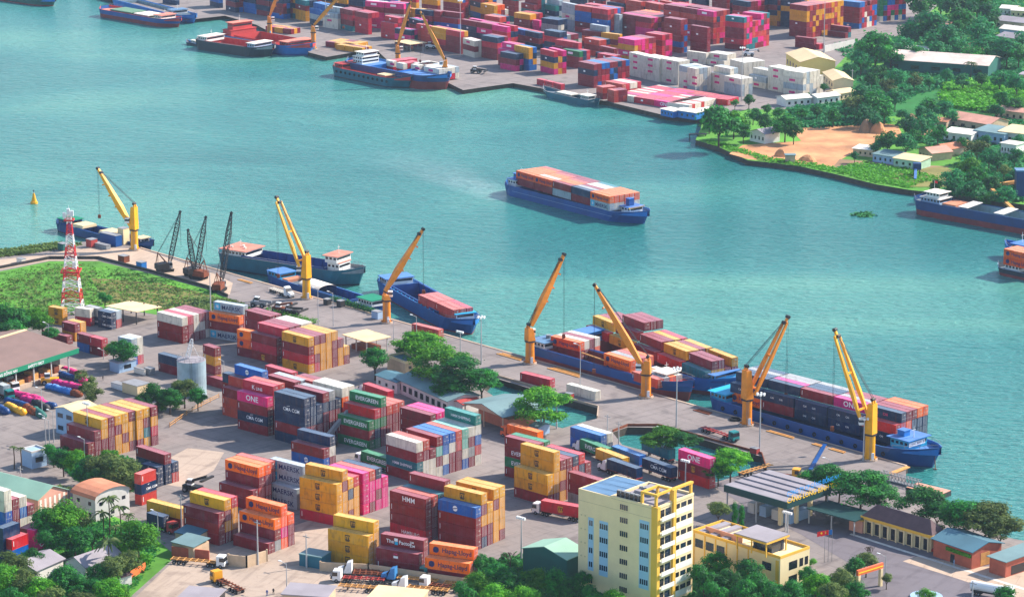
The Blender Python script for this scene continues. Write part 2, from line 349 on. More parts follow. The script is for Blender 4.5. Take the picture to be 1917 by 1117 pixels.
def place(name, data, parent=None, loc=None, rz=0, label=None, cat=None, group=None, kind=None):
    o = bpy.data.objects.new(name, data); COL.objects.link(o)
    if parent: o.parent = parent
    if loc is not None: o.location = loc
    if rz: o.rotation_euler = (0, 0, rz)
    return tag(o, label, cat, group, kind)
def tag(o, label=None, cat=None, group=None, kind=None):
    if label: o['label'] = label
    if cat: o['category'] = cat
    if group: o['group'] = group
    if kind: o['kind'] = kind
    return o
def thing(name, label, cat, loc=(0, 0, 0), rz=0, group=None):
    return place(name, None, None, loc, rz, label, cat, group)
def copy_tree(o, parent=None):
    c = o.copy(); COL.objects.link(c); c.parent = parent
    for ch in list(o.children): copy_tree(ch, c)
    return c
ORD = ['zero', 'first', 'second', 'third', 'fourth', 'fifth', 'sixth', 'seventh', 'eighth', 'ninth', 'tenth', 'eleventh', 'twelfth']

# ---------------------------------------------------------------- ground, quays, water
def sheet(name, pts, z, m, holes=(), depth=0.0, wallm=None, kind='structure'):
    def W3(l): return [Vector((p[0], p[1], z)) if isinstance(p, Vector) else at(p[0], p[1], 0).to_2d().to_3d() + Vector((0, 0, z)) for p in l]
    loops = [W3(pts)] + [W3(h) for h in holes]
    b = MB(); flat = [v for l in loops for v in l]; b.v = [tuple(v) for v in flat]
    for t in geometry.tessellate_polygon(loops):
        a, c, d = (flat[i] for i in t)
        b.f.append(tuple(t) if (c - a).cross(d - a).z > 0 else tuple(reversed(t))); b.mi.append(0)
    if depth:
        for l in loops:
            for i in range(len(l)):
                p, q = l[i], l[(i + 1) % len(l)]; dn = Vector((0, 0, -depth)); b.quad([p, q, q + dn, p + dn], 1)
    o = b.build(name, [m] + ([wallm] if wallm else [])); return tag(o, kind=kind)
w = MB(); w.quad([(-5000, -200, WZ), (5000, -200, WZ), (5000, 9000, WZ), (-5000, 9000, WZ)]); tag(w.build('river_water', M['water']), kind='structure')
w = MB(); w.quad([(-5000, -200, -7), (5000, -200, -7), (5000, 9000, -7), (-5000, 9000, -7)]); tag(w.build('river_bed', M['dirt']), kind='structure')
BAS1 = [(925, 704), (1010, 729), (1057, 746), (1120, 764), (1117, 783), (1085, 791), (1053, 801), (1008, 790), (985, 772), (940, 752), (905, 728)]
BAS2 = [(1147, 809), (1175, 799), (1232, 800), (1282, 812), (1350, 831), (1426, 852), (1433, 874), (1400, 884), (1340, 902), (1296, 872), (1240, 852), (1165, 832)]
sheet('near_bank_ground', [(-500, 470), (0, 474), (60, 465), (100, 459), (150, 453), (180, 451), (232, 456), (263, 463), (1700, 871), (1668, 886), (1648, 890), (1662, 903), (1700, 926),
      (1760, 954), (1830, 984), (1880, 1004), (1930, 1014), (2200, 1030), Vector((420, 500, 0)), Vector((300, 60, 0)), Vector((-300, 60, 0)), Vector((-420, 600, 0))],
      0, M['yard_paving'], [BAS1, BAS2], 6, M['quay_wall'])
sheet('far_bank_ground', [(60, -50), (190, -8), (348, 36), (421, 27), (480, 45), (580, 98), (612, 106), (665, 97), (705, 92), (740, 126), (832, 151), (867, 168), (960, 155), (1010, 164),
      (1135, 189), (1248, 216), (1316, 223), (1312, 240), (1302, 262), (1345, 275), (1400, 300), (1440, 304), (1500, 312), (1560, 325), (1640, 345), (1706, 356), (1800, 366), (1917, 383),
      (2300, 420), Vector((1500, 1500, 0)), Vector((4000, 8500, 0)), Vector((-4000, 8500, 0)), Vector((-1500, 2600, 0)), (-300, -150)],
      0, M['grass'], (), 6, M['quay_wall'])
def band(px0, px1, o0, o1): return [quay(px0, o0), quay(px1, o0), quay(px1, o1), quay(px0, o1)]
def strip(name, pts, z, m): return sheet(name, pts, z, M[m])
def qb(name, a, b, o0, o1, z, m): return sheet(name, [Vector((p.x, p.y, 0)) for p in band(a, b, o0, o1)], z, M[m])
strip('grass_field_ground', [(-300, 515), (0, 508), (93, 489), (185, 489), (276, 511), (391, 542), (428, 559), (436, 575), (400, 592), (300, 590), (240, 580), (150, 578), (80, 600), (0, 640), (-300, 660)], .02, 'grass')
strip('dry_grass_ground', [(170, 520), (300, 530), (400, 553), (425, 563), (425, 574), (330, 582), (200, 570)], .04, 'dry_grass')
strip('quay_road', [(-200, 500), (0, 486), (95, 476), (150, 462), (263, 466), (330, 488), (400, 512), (436, 530), (430, 552), (391, 540), (276, 510), (185, 488), (93, 488), (0, 505), (-200, 520)], .05, 'pale_concrete')
qb('quay_apron', 430, 1696, -24, -.6, .03, 'concrete')
qb('quay_edge_kerb', 263, 1698, -1.0, -.1, .18, 'pale_concrete')
strip('asphalt_road', [(1330, 905), (1440, 880), (1560, 900), (1700, 960), (1760, 1000), (1917, 1050), (2200, 1130), (2100, 1300), (1500, 1300), (1540, 1120), (1600, 1060), (1500, 1000), (1400, 950)], .03, 'asphalt')
strip('forecourt_pavement', [(1690, 1050), (1720, 1040), (1830, 1060), (1917, 1060), (2100, 1090), (2100, 1190), (1800, 1085)], .05, 'pale_concrete')
strip('sandy_lot_ground', [(240, 1130), (330, 1045), (420, 1030), (560, 980), (620, 960), (640, 1010), (600, 1060), (1000, 1130), (900, 1300), (100, 1300)], .03, 'sandy_lot')
strip('undergrowth_ground', [(-300, 950), (60, 950), (200, 960), (270, 990), (330, 1040), (240, 1120), (180, 1300), (-300, 1300)], .03, 'grass')
strip('garden_ground', [(900, 1050), (1085, 1040), (1230, 1090), (1440, 1110), (1600, 1080), (1540, 1300), (850, 1300)], .035, 'grass')
strip('light_paving_patch', [(300, 866), (352, 838), (420, 846), (400, 880), (345, 912), (300, 905)], .02, 'sandy_lot')
strip('left_road', [(0, 790), (60, 770), (160, 735), (300, 690), (420, 745), (300, 800), (180, 860), (0, 880), (-200, 900), (-200, 800)], .02, 'yard_paving')
strip('far_yard_paving', [(80, -46), (190, -6), (348, 38), (421, 30), (480, 47), (580, 99), (612, 107), (665, 98), (705, 94), (740, 127), (832, 152), (867, 169), (960, 156), (1010, 165), (1135, 190), (1248, 217), (1318, 222),
      (1400, 205), (1480, 205), (1600, 184), (1560, 130), (1600, 88), (1700, 62), (1755, 10), (1800, -60), (1850, -300), (-50, -300)], .02, 'concrete')
strip('sand_bank', [(1365, 288), (1390, 272), (1500, 264), (1480, 243), (1600, 228), (1680, 234), (1694, 262), (1605, 282), (1572, 300), (1560, 312), (1500, 310), (1440, 302), (1400, 298)], .03, 'sand')
strip('river_track', [(1560, 312), (1572, 298), (1700, 308), (1780, 312), (1700, 335), (1620, 330)], .04, 'dirt')
strip('bright_grass_ground', [(1565, 312), (1620, 306), (1700, 318), (1760, 336), (1700, 350), (1640, 340), (1590, 326)], .06, 'field_green')
strip('dry_slope_ground', [(1640, 334), (1700, 318), (1770, 312), (1800, 330), (1780, 350), (1700, 350)], .08, 'dry_grass')
strip('green_field_ground', [(1560, 130), (1600, 118), (1650, 140), (1780, 165), (1917, 160), (1917, 210), (1700, 215), (1600, 225), (1500, 240), (1500, 225), (1600, 190)], .03, 'field_green')
strip('kerb_line_paint', [(1590, 1000), (1594, 998), (1917, 1100), (1917, 1104)], .07, 'white_line')
# ---------------------------------------------------------------- shipping containers
PZ, PV = 2.9, 2.53                         # tier pitch, column pitch
RECS = []
def block(desc, Lp, Rp, n0, bays, z0=0.0, size=12.19, nb=1, marks=None, pv=PV, fixyaw=None, cat='block'):
    """Lp, Rp: photo pixels of the top front edge of the front column (height z0 + n0 tiers). bays: left to right, each a list of
    columns front to back, each a string of paints bottom to top, or (string, shift along the length)."""
    zt = z0 + n0 * PZ; A = at(Lp[0], Lp[1], zt); B = at(Rp[0], Rp[1], zt)
    if not bays or not isinstance(bays[0], (list,)): bays = [bays]
    u = (B - A).to_2d().normalized(); ln = (B - A).to_2d().length
    if fixyaw is not None: u = Vector((math.cos(R(fixyaw)), math.sin(R(fixyaw))))
    v = Vector((-u.y, u.x)); nb = len(bays); pitch = max(size + .25, ln / nb) if nb > 1 else size
    B2 = B.to_2d(); yaw = math.atan2(u.y, u.x)
    def h(bi, ci):
        if bi < 0 or bi >= nb or ci < 0 or ci >= len(bays[bi]): return 0, 0
        q = bays[bi][ci]; return (len(q), 0) if isinstance(q, str) else (len(q[0]), q[1])
    for bi, cols in enumerate(bays):
        for ci, q in enumerate(cols):
            st, du = (q, 0) if isinstance(q, str) else q[:2]
            L = size if isinstance(q, str) or len(q) < 3 else q[2]
            o = B2 - u * (pitch * (nb - 1 - bi) + L) + v * (pv * ci) + u * du
            for ti, c in enumerate(st):
                if c == '_': continue
                hf, df = h(bi, ci - 1); hr, _ = h(bi + 1, ci)
                ef = ti >= hf or abs(df - du) > 3 or (ci and cols[ci - 1] and (cols[ci - 1] if isinstance(cols[ci - 1], str) else cols[ci - 1][0])[ti:ti + 1] == '_'); er = ti >= hr; et = ti == len(st) - 1
                if not (ef or er or et): continue
                d = math.hypot(o.x, o.y)
                sc = ((L * PZ * abs(v.y) if ef else 0) + (2.44 * PZ * abs(u.y) if er else 0) + (L * 2.44 * .29 if et else 0)) / d / d
                RECS.append(dict(o=(o.x, o.y, z0 + ti * PZ), yaw=yaw, L=L, c=c, ef=ef, er=er, sc=sc, desc=desc, b=bi, nb=nb, k=ci, nk=len(cols), t=ti, n=len(st),
                                 mk=(marks or {}).get((bi, ci, ti))))
def far(L, Rr, n, ncol, nb, pal, seed, z0=0.0, size=12.19, vary=.12):
    r = random.Random(seed); bays = []
    for b in range(nb):
        cols = []
        for k in range(ncol):
            hh = n - (1 if r.random() < vary else 0); cols.append(''.join(r.choice(pal) for _ in range(max(1, hh))))
        bays.append(cols)
    block('far yard', L, Rr, n, bays, z0, size)
# --- near yard, from the left
def Z(x0, y0, s): return lambda x, y: (x0 + x / s, y0 + y / s)
q = Z(0, 730, 5.878)
block('yellow block beside the palms', (q(685, 500)[0], q(0, 500)[1]), (164.2, 829.5), 2, ['mm', 'mmm', 'mmyy', 'mmmm', 'yymy', 'ymyy', 'myym', ('myyy', .5), ('ytmy', .5), ('mrym', .9)], marks={(0, 0, 1): 'none'})
q = Z(80, 560, 9.585)
block('small pair beside the field', q(118, 130), q(350, 170), 2, ['yy'], size=6.06)
block('short stack below the lattice tower', q(355, 400), q(570, 450), 2, ['ym', 'yy'], size=6.06)
block('low red pair behind the warehouse', q(610, 600), q(1055, 720), 2, [['bm'], ['mr']], size=6.06)
block('row beside the big warehouse roof', q(90, 580), q(430, 668), 1, ['m'], size=12.19)
block('cream topped pair', q(625, 155), q(845, 185), 2, ['rw'], size=6.06)
block('dark blue stack near the cream shed', q(990, 195), q(1215, 245), 2, ['nn', 'dl'], size=6.06, marks={(0, 0, 1): 'cma', (0, 0, 0): 'cma'})
block('grey topped stack behind the cream pair', q(760, 115), q(975, 165), 2, ['ns'], size=6.06)
block('white block beside the small office', q(1375, 670), q(1590, 720), 3, ['bll', 'rww'], size=6.06, marks={(0, 0, 2): 'none', (0, 0, 1): 'none'})  # front boxes are white; blue grey paint carries their bluish shade
q = Z(280, 550, 9.585)
block('red and white block by the field', q(120, 315), q(580, 430), 3, ['mmw', 'mmr', 'mww', 'mwm', 'wmm'])
block('stack beside the tall lamp mast', q(1120, 325), q(1600, 405), 3, ['lmo', 'mmml'])
block('tall maroon pair behind the orange stack', q(1680, 275), (504.9, 591.9), 4, ['mmmm', 'mmmm'])
block('orange stack in the shaded gap', q(1570, 630), (469.9, 621.1), 3, ['moo'], size=6.06, marks={(0, 0, 2): 'hapag', (0, 0, 1): 'hapag'})
q = Z(460, 570, 9.585)
block('maroon block left of the yellow one', q(95, 490), (516.9, 633.1), 3, ['mrm'], marks={(0, 0, 0): 'mscy'})
block('flat topped maroon block', q(200, 315), q(675, 435), 4, ['mmmr', 'mmrm', 'rmmm', 'mmmw', 'mmyw'])
block('yellow block beside the open pavilion', q(650, 478), q(1120, 600), 4, ['yrmy', 'rmym', 'yyym', 'yyyy', 'mmmy', 'yym', 'my'])
q = Z(320, 540, 5.878)
block('short pile right of the silo', (378.7, 643.8), (400.8, 651.4), 4, ['ymym'], size=6.06, marks={(0, 0, 2): 'none', (0, 0, 0): 'none'})
block('low pile between silo and centre block', (385, 702), (425, 714), 1, ['m'])
block('dark topped pair left of the silo', (297, 661), (345, 673.5), 2, ['mn'], marks={(0, 0, 1): 'none'})
# --- centre block
block('maroon bay left of the magenta box', (414.4, 722.6), (466.4, 737.6), 3, ['ddm', 'mdmd', 'mmmmb'], marks={(0, 1, 3): 'none'})
block('grey roofed stack beside the silo', (416.5, 697), (468, 711), 4, ['mmmn'])
block('magenta box bay', (450.2, 732.2), (499.5, 744.5), 4, ['mnmk', 'mmmmr', 'mmmmd'], marks={(0, 1, 4): 'kline'})
block('long red row behind the centre block', (495.3, 682.9), (545.9, 697.6), 4, ['mmmr'])
block('red roofed row in the centre block', (500.5, 701), (551.1, 715.3), 4, ['mmmm', 'mmml'])
block('navy bay', (514.3, 731.9), (568.6, 746.3), 5, ['nmnnn', 'nmnnn', 'mmnn', 'mmmnm', 'mmmns', 'mmmn'], marks={(0, 0, 4): 'none', (0, 0, 3): 'cma', (0, 0, 2): 'none', (0, 0, 0): 'none'})
block('white topped pair behind the navy bay', (587.1, 712.3), (640.3, 726.3), 5, ['mmmow', 'mmmww'], marks={(0, 0, 4): 'none'})
block('red roofed row behind the navy bay', (548, 704), (601, 718), 4, ['mmmd', 'mmmm'])
block('green block beside the reach stacker', (632.5, 774), (690.1, 788.5), 3, ['gmg', 'gngr', 'mmgmg', 'gmmd', 'mmmd', 'mmmd'], marks={(0, 1, 3): 'none', (0, 1, 2): 'none'})
block('maroon block behind the mixed one', (746.3, 760.6), (805, 776.8), 4, ['mmmm', 'mmkk', 'mmmk'])
block('mixed block facing the yard road', (721.7, 811.7), (779.5, 828.7), 4, ['mtmw', 'wwmd', 'wwm', 'wmcm', 'bwbb', 'mmwb', 'mmdd', 'bwcc', 'msmw', 'wdbwv'], marks={(0, 9, 4): 'shipping', (0, 0, 1): 'shipping'})
# --- front blocks
block('orange topped stack left of the pale ones', (410.4, 901.6), (472, 917.7), 2, ['mm', 'mdmo', 'mdmo', ('mmmd', -.8)], marks={(0, 2, 3): 'none'})
block('pale blue stack', (496.5, 900.6), (555.5, 916), 2, ['ll', 'llll', ('mmm', .3)], marks={(0, 1, 0): 'none', (0, 1, 1): 'none'})
block('small bay behind the pale blue stack', (541.5, 824), (605.1, 840.2), 3, ['dbm', 'mmwn'], marks={(0, 1, 3): 'none'})
block('mustard wall of boxes', (566, 893), (629.8, 906.4), 4, ['ryyy', 'yyymy', 'myny', 'yyyr'])
block('magenta wall of boxes', (615, 869.5), (678.9, 886.1), 4, ['kkkk', 'mkkd', 'kmkn', 'kkk'], marks={(0, 0, 3): 'none'})
block('maroon stack above the tin shacks', (341.9, 943.9), (408.3, 960.8), 3, ['mmm', 'mymy', 'myyr'])
block('yellow pair behind the black truck', (275, 936), (338, 952), 2, ['my'], marks={(0, 0, 1): 'none'})
block('orange block beside the utility pole', (434.5, 999), (501.7, 1017.2), 1, ['m', 'smo', 'okoo', 'mmo'], marks={(0, 0, 0): 'none'})
block('mustard stack above the chassis yard', (613.2, 988), (688.8, 1003.1), 3, ['yyy', 'yyyy'])
block('maroon pair above the chassis yard', (700, 1023.3), (783.7, 1037.3), 2, ['mm', 'mmm'], marks={(0, 1, 2): 'factor', (0, 0, 1): 'zim'})
block('orange pair above the chassis yard', (793.4, 1041.7), (878.5, 1054.5), 2, ['mo', 'mmo'], marks={(0, 0, 1): 'hapag', (0, 1, 2): 'hapag'})
block('tall maroon block', (727.3, 916.3), (796.3, 933.9), 4, ['rmmm', 'mmmd', 'mmmt', 'mmmmm'], marks={(0, 0, 3): 'hmm', (0, 0, 0): 'hamburg', (0, 2, 3): 'none'})
block('mustard block with the blue box', (818.9, 933.2), (890, 950.1), 4, ['mmmb', 'nmymy', 'mmyy', 'yyymy', 'myyyy'])
block('tall stack beside the tower block', (938.9, 813.9), (1008, 831), 4, ['mgmm', 'mmmg'], marks={(0, 1, 3): 'none', (0, 0, 2): 'evergreen'})
block('mustard pile beside the tower block', (962.5, 871.6), (1024.7, 889.1), 3, ['myy', 'myyyy', 'ymym', 'mmmm', 'mmdn', 'mmnr', 'mmm'], marks={(0, 4, 3): 'none', (0, 5, 2): 'none'})
block('long maroon row behind the tower block', (1062.2, 881.3), (1125, 900), 3, ['smm'])
block('blue pair beside the pond', (1067.2, 798.1), (1124.2, 815), 2, ['bb', 'nw'], marks={(0, 0, 1): 'none', (0, 0, 0): 'cosco'})
block('magenta topped stack beside the pond', (1268, 839), (1327.6, 858.4), 3, ['rmk'], marks={(0, 0, 1): 'mscy'})
block('lone red box on the quay', (972.8, 696.5), (1028.9, 710.1), 1, ['r'])
block('lone cream box on the quay', (1063.5, 718.7), (1114, 732.6), 1, ['w'], marks={(0, 0, 0): 'none'})
block('open topped box on the quay', (764.2, 603.8), (820.3, 617.4), 1, ['d'])
block('navy pile beside the bushes', (253.9, 834), (307.4, 850.8), 3, ['nnm', 'dn'], marks={(0, 0, 1): 'cma'})
block('low navy stack beside the bushes', (262, 866), (293.4, 874.1), 2, ['nn'], size=6.06, marks={(0, 0, 1): 'cma', (0, 0, 0): 'none'})
block('striped end-on stack beside the bushes', (262, 888.7), (292, 877.5), 3, ['dnd'], size=6.06, marks={(0, 0, 1): 'cma'})
block('white and blue stack at the left edge', (-42, 905), (7.3, 919.2), 5, ['bbbww', 'mmmm', 'mwbw', 'wwm'], marks={(0, 0, 4): 'none', (0, 0, 3): 'none'})
block('end-on red box at the left edge', (20.2, 1010.3), (52.5, 997.5), 2, ['br'], size=6.06, marks={(0, 0, 0): 'none'})
block('end-on navy box at the left edge', (7, 988), (37, 977), 3, ['nnn'], size=6.06, marks={(0, 0, 1): 'none', (0, 0, 0): 'none', (0, 0, 2): 'none'})
block('end-on magenta pair among the trees', (54, 997), (92, 980), 2, ['kk', 'mm'], size=6.06)
# --- on the barges
block('moving barge load', (966, 318.8), (1140.5, 368.1), 2, [['mo', 'mo', 'mo', 'mo', 'mo', 'md'], ['mo', 'mw', 'mo', 'mo', 'md', 'mm'], ['lm', 'mo', 'mo', 'md', 'mm', 'mm'], ['mn', 'ms', 'mm', 'mw', 'mw', 'mt'], ['lo', 'wo', 'wo', 'ro', 'wo', 'wo']], z0=1.9, pv=2.5,
      marks={(0, 0, 1): 'hapag', (1, 0, 1): 'hapag', (4, 0, 1): 'hapag', (4, 1, 1): 'none', (3, 0, 1): 'none', (2, 0, 0): 'maersk', (4, 0, 0): 'maersk'})
q = Z(640, 540, 5.878)
block('barge load behind the tree', q(845, 65), q(1225, 235), 2, [['dd', 'dd', 'dd'], ['dd', 'dd', 'dr']], z0=-.4, size=12.19)
q = Z(960, 540, 5.878)
block('inner barge left load', q(395, 515), q(730, 595), 2, ['mo', 'mw', 'mm', 'ow'], z0=.9)
block('inner barge middle load', q(1010, 710), q(1290, 795), 2, ['oo', 'ms', 'rd', 'mo'], z0=.9)
block('inner barge right load', q(1305, 905), q(1590, 1000), 1, ['d', 's', 'o', 'w'], z0=1.7, marks={(0, 2, 0): 'none'})
block('outer barge load', (1093.3, 606.8), (1319.4, 695.2), 1, [['r', 'my', 'mm', 'mm', 'mm'], ['y', 'mm', 'mmm', 'mmm', 'mmm'], ['m', 'mm', 'mm', 'my', 'mr'], ['r', 'my', 'my', 'mm', 'my'], ['t', 'ym', 'ym', 'm', 'my']], z0=2.4,
      marks={(4, 0, 0): 'none', (3, 2, 1): 'none'})
block('navy barge load', (1365.4, 714.4), (1676.3, 795.2), 2, [['on', 'nnn', 'nnn', 'nns', 'nnn'], ['mn', 'nnn', 'nnk', 'nns', 'nns'], ['nn', 'nnm', 'nnn', 'nnn', 'nns'], ['nn', 'nnk', 'mms', 'mmm', 'nnm'], ['nr', 'nrn', 'nom', 'nnm', 'nno', 'nno']], z0=2.0, pv=2.5,
      marks={(0, 0, 0): 'hapag', (0, 0, 1): 'codes', (1, 0, 1): 'codes', (2, 0, 1): 'codes', (2, 0, 0): 'codes', (3, 0, 1): 'codes', (3, 0, 0): 'codes', (4, 1, 2): 'codep', (3, 1, 2): 'one', (0, 1, 2): 'none', (1, 1, 2): 'none', (4, 0, 0): 'codes', (1, 2, 2): 'none', (2, 2, 2): 'none'})
# --- far yard (front rows measured, paints mixed as they show)
FR = [((641, 16), (738.4, 35), 4, 3, 2, 'mkkrtmr', 1), ((684, 2), (756, 8), 5, 3, 2, 'kkmnw', 2), ((764, 33), (786, 39), 3, 2, 1, 'mnk', 3), ((785.4, 45.4), (862.5, 60), 4, 2, 3, 'mrmdy', 4),
      ((862.5, 70), (888.2, 77.2), 3, 2, 1, 'mmw', 5), ((769, 16), (809, 21), 4, 2, 2, 'ymyn', 6), ((808, 20), (858, 26), 4, 2, 2, 'mmob', 7), ((870, 37), (949.7, 51.1), 4, 3, 3, 'mndkr', 8), ((959, 52), (1009, 62.6), 3, 2, 2, 'nbmr', 9),
      ((900.7, 65.7), (931, 71), 4, 3, 1, 'nkmmr', 10), ((964, 84.5), (990.4, 90), 4, 2, 1, 'nymb', 11), ((1004, 89), (1037.4, 97), 4, 3, 1, 'nnyrk', 12), ((1060, 77), (1083, 81), 4, 1, 1, 'mkr', 13), ((1103, 84), (1142, 92.5), 3, 2, 1, 'gmnm', 14),
      ((1088, 56), (1160, 65), 3, 2, 2, 'mymno', 15), ((1161.5, 71), (1188, 75.6), 4, 6, 1, 'mkkyrd', 16), ((1161, 25), (1219.5, 34.4), 4, 8, 2, 'rdmdokm', 17), ((1239, 32), (1275, 37.5), 6, 2, 1, 'mmbmr', 18), ((1280.5, 45), (1324.3, 52), 5, 1, 1, 'm', 19),
      ((1248, 8.9), (1336, 22.4), 6, 5, 3, 'mddrkmn', 20), ((1361.9, 29.4), (1393.2, 33.2), 6, 9, 1, 'kdmrkmt', 21), ((1484.5, 8), (1511, 11.7), 6, 12, 1, 'mmdyym', 22), ((1578, 1.5), (1610, 5), 5, 7, 1, 'mrbwm', 23), ((1630, -12), (1648, -8), 5, 7, 1, 'mgrkwb', 24),
      ((1430, -4), (1460, 1), 5, 4, 1, 'myyn', 25), ((1497, 69), (1524, 72.5), 2, 1, 1, 'm', 26), ((1508, 80), (1534, 83), 1, 2, 1, 'mr', 27), ((1545.5, 46.9), (1583, 52), 2, 2, 1, 'mnt', 28),
      ((452, -16), (530, -2), 4, 3, 3, 'nnbm', 29), ((533, -8), (572, 2), 4, 4, 2, 'nntmy', 30), ((575, 4), (600, 10), 4, 3, 1, 'nbol', 31), ((606, 12), (632, 16), 4, 3, 1, 'lwlm', 32), ((636, 15), (660, 20), 4, 3, 1, 'ntmrm', 33),
      ((60, -40), (330, 1), 1, 1, 4, 'nm', 34), ((380, -30), (440, -14), 4, 3, 2, 'nmb', 35), ((560, -24), (680, -6), 5, 3, 4, 'mnkym', 36), ((700, -24), (860, -3), 5, 3, 4, 'mmyrb', 37), ((862, -14), (900, -4), 5, 4, 2, 'nbmy', 38),
      ((893, 5), (925, 11), 4, 4, 1, 'myown', 39), ((930, -14), (1000, 0), 5, 3, 2, 'mmt', 40), ((965, 24), (992, 28), 3, 4, 1, 'mmry', 41), ((987, 36), (1010, 39), 2, 1, 1, 'k', 42), ((1003, -6), (1040, 2), 5, 2, 1, 'vtnl', 43), ((1016, 34), (1045, 38), 3, 3, 1, 'nws', 44),
      ((1042, 2), (1076, 9), 5, 2, 1, 'wll', 45), ((1080, 10), (1138, 18.5), 5, 5, 2, 'mddrb', 46), ((1145, 26), (1160, 28), 4, 1, 1, 'wl', 47), ((1060, -18), (1200, 4), 4, 5, 4, 'mddkn', 48), ((1150, -8), (1262, 14), 4, 5, 4, 'mrsdl', 49),
      ((1210, -28), (1400, 4), 5, 6, 5, 'mrnmk', 50), ((1110, 46), (1135, 50), 4, 1, 1, 'wl', 51), ((1047, 63), (1062, 66), 3, 3, 1, 'mgs', 52), ((1330, -20), (1500, -6), 6, 4, 4, 'mnym', 53), ((1020, 56), (1048, 61), 4, 2, 1, 'bnr', 54),
      ((935, 80), (962, 85), 4, 3, 1, 'nmkr', 55), ((945, 98), (966, 102), 3, 2, 1, 'mnk', 56), ((1040, 76), (1062, 80), 3, 3, 1, 'wmgr', 57), ((1062, 93), (1085, 97), 3, 3, 1, 'gmnr', 58), ((1090, 70), (1122, 76), 3, 3, 1, 'nmbd', 73), ((1122, 100), (1150, 105), 3, 2, 1, 'mrn', 74), ((1215, 62), (1240, 66), 4, 3, 1, 'mdkr', 75), ((1300, 30), (1330, 35), 4, 2, 1, 'mr', 76), ((905, 28), (935, 33), 4, 3, 1, 'kdmn', 77), ((735, 52), (770, 57), 3, 2, 1, 'mkn', 78)]
for L_, R_, n_, nc_, nb_, pal_, sd_ in FR:
    if n_ * 9.7 + R_[1] > -5: far(L_, R_, n_, nc_, nb_, pal_, sd_)
for L_, R_, n_, nc_, nb_, sd_ in [((1175.9, 97.1), (1204.2, 103.8), 4, 2, 1, 60), ((1205.1, 104.2), (1234.3, 110), 4, 3, 1, 61), ((1236, 109), (1270, 115.5), 4, 3, 1, 62), ((1272, 122), (1286, 125), 4, 4, 1, 63), ((1288, 126), (1302, 129), 4, 4, 1, 64),
      ((1284, 95), (1322, 100), 2, 1, 1, 65), ((1326, 100), (1356, 104), 2, 4, 1, 66), ((1323, 122.5), (1360, 130), 4, 3, 1, 67), ((1359, 142), (1387, 148), 3, 3, 1, 68), ((1363, 110), (1393, 117.5), 3, 5, 1, 69), ((1475, 132), (1504, 136.5), 4, 6, 1, 70), ((1440, 124), (1470, 130), 4, 3, 1, 71), ((1404, 128), (1434, 134), 3, 3, 1, 72)]:
    far(L_, R_, n_, nc_, nb_, 'wwwwwl', sd_, vary=.08, size=6.06 if R_[0] - L_[0] < 20 else 12.19)
far((1169, 178), (1262, 193), 1, 13, 3, 'rrkdwrm', 80, vary=0); far((1264, 193.5), (1290, 197), 1, 9, 1, 'wwwwd', 81, vary=0); far((1133, 152), (1165, 158), 2, 5, 1, 'wrrrd', 82); far((1108, 158), (1150, 170), 2, 3, 2, 'dmr', 83, size=6.06)
far((1077.8, 114), (1112, 121), 4, 9, 1, 'mmmnrbm', 84); far((1003, 147), (1050, 158), 1, 1, 3, 'r', 85, size=6.06); far((1330, 183), (1362, 187), 1, 4, 1, 'r', 86)
far((613, 78), (660, 84), 1, 5, 3, 'ymyy', 87, size=6.06); far((643, 85), (678, 90), 1, 3, 3, 'yym', 88, size=6.06); far((506, 50), (545, 55), 1, 3, 3, 'myry', 89, size=6.06); far((716, 111), (775, 124), 2, 6, 3, 'rwrw', 90, z0=.5, size=6.06); far((765, 118), (822, 130), 2, 5, 2, 'wlrw', 91, z0=.5)
far((1893, 468), (1930, 476), 2, 3, 1, 'oo', 92, z0=1.6)

# --- prototypes: body with frame, posts and a recessed roof; doors with locking bars; painted marks
_CM = {}
def cbody(L, c):
    k = ('b', L, c)
    if k not in _CM:
        b = MB(); W_, H_ = 2.44, 2.86; e = .045
        b.box(e, L - e, e, W_ - e, .14, H_ - .05)
        for y in (0, W_ - .1):
            b.box(.12, L - .12, y, y + .1, 0.02, .16); b.box(.12, L - .12, y, y + .1, H_ - .12, H_)
        for x in (0, L - .12):
            for y in (0, W_ - .14): b.box(x, x + .12, y, y + .14, 0, H_ + .01)
            b.box(x + .01, x + .11, .14, W_ - .14, .02, .16); b.box(x + .01, x + .11, .14, W_ - .14, H_ - .12, H_)
        for i in range(1, int(L / 1.2)):                          # roof bows
            b.box(i * 1.2, i * 1.2 + .12, .12, W_ - .12, H_ - .05, H_ - .03)
        _CM[k] = b.mesh('container', PM[c])
    return _CM[k]
for k_, v_ in PM.items(): ribbed(v_, .56, .5, 'x')
M['bar'] = mat('locking_bar', (196, 190, 184), rough=.4, var=.2)
def cdoor(c):
    k = ('d', c)
    if k not in _CM:
        b = MB()
        b.box(.0, .03, .16, 1.2, .2, 2.72); b.box(.0, .03, 1.24, 2.28, .2, 2.72)
        for y in (.42, .92, 1.5, 2.0):
            b.box(.035, .085, y, y + .05, .1, 2.8, 1); b.box(.035, .1, y - .1, y + .22, 1.0, 1.08, 1)
        b.box(.031, .04, 1.35, 1.8, 1.9, 2.3, 1)
        _CM[k] = b.mesh('doors', [PM[c], M['bar']])
    return _CM[k]
TXT = [M['text_white'], M['text_navy'], M['text_black'], M['logo_sky'], M['text_pink'], PM['y']]
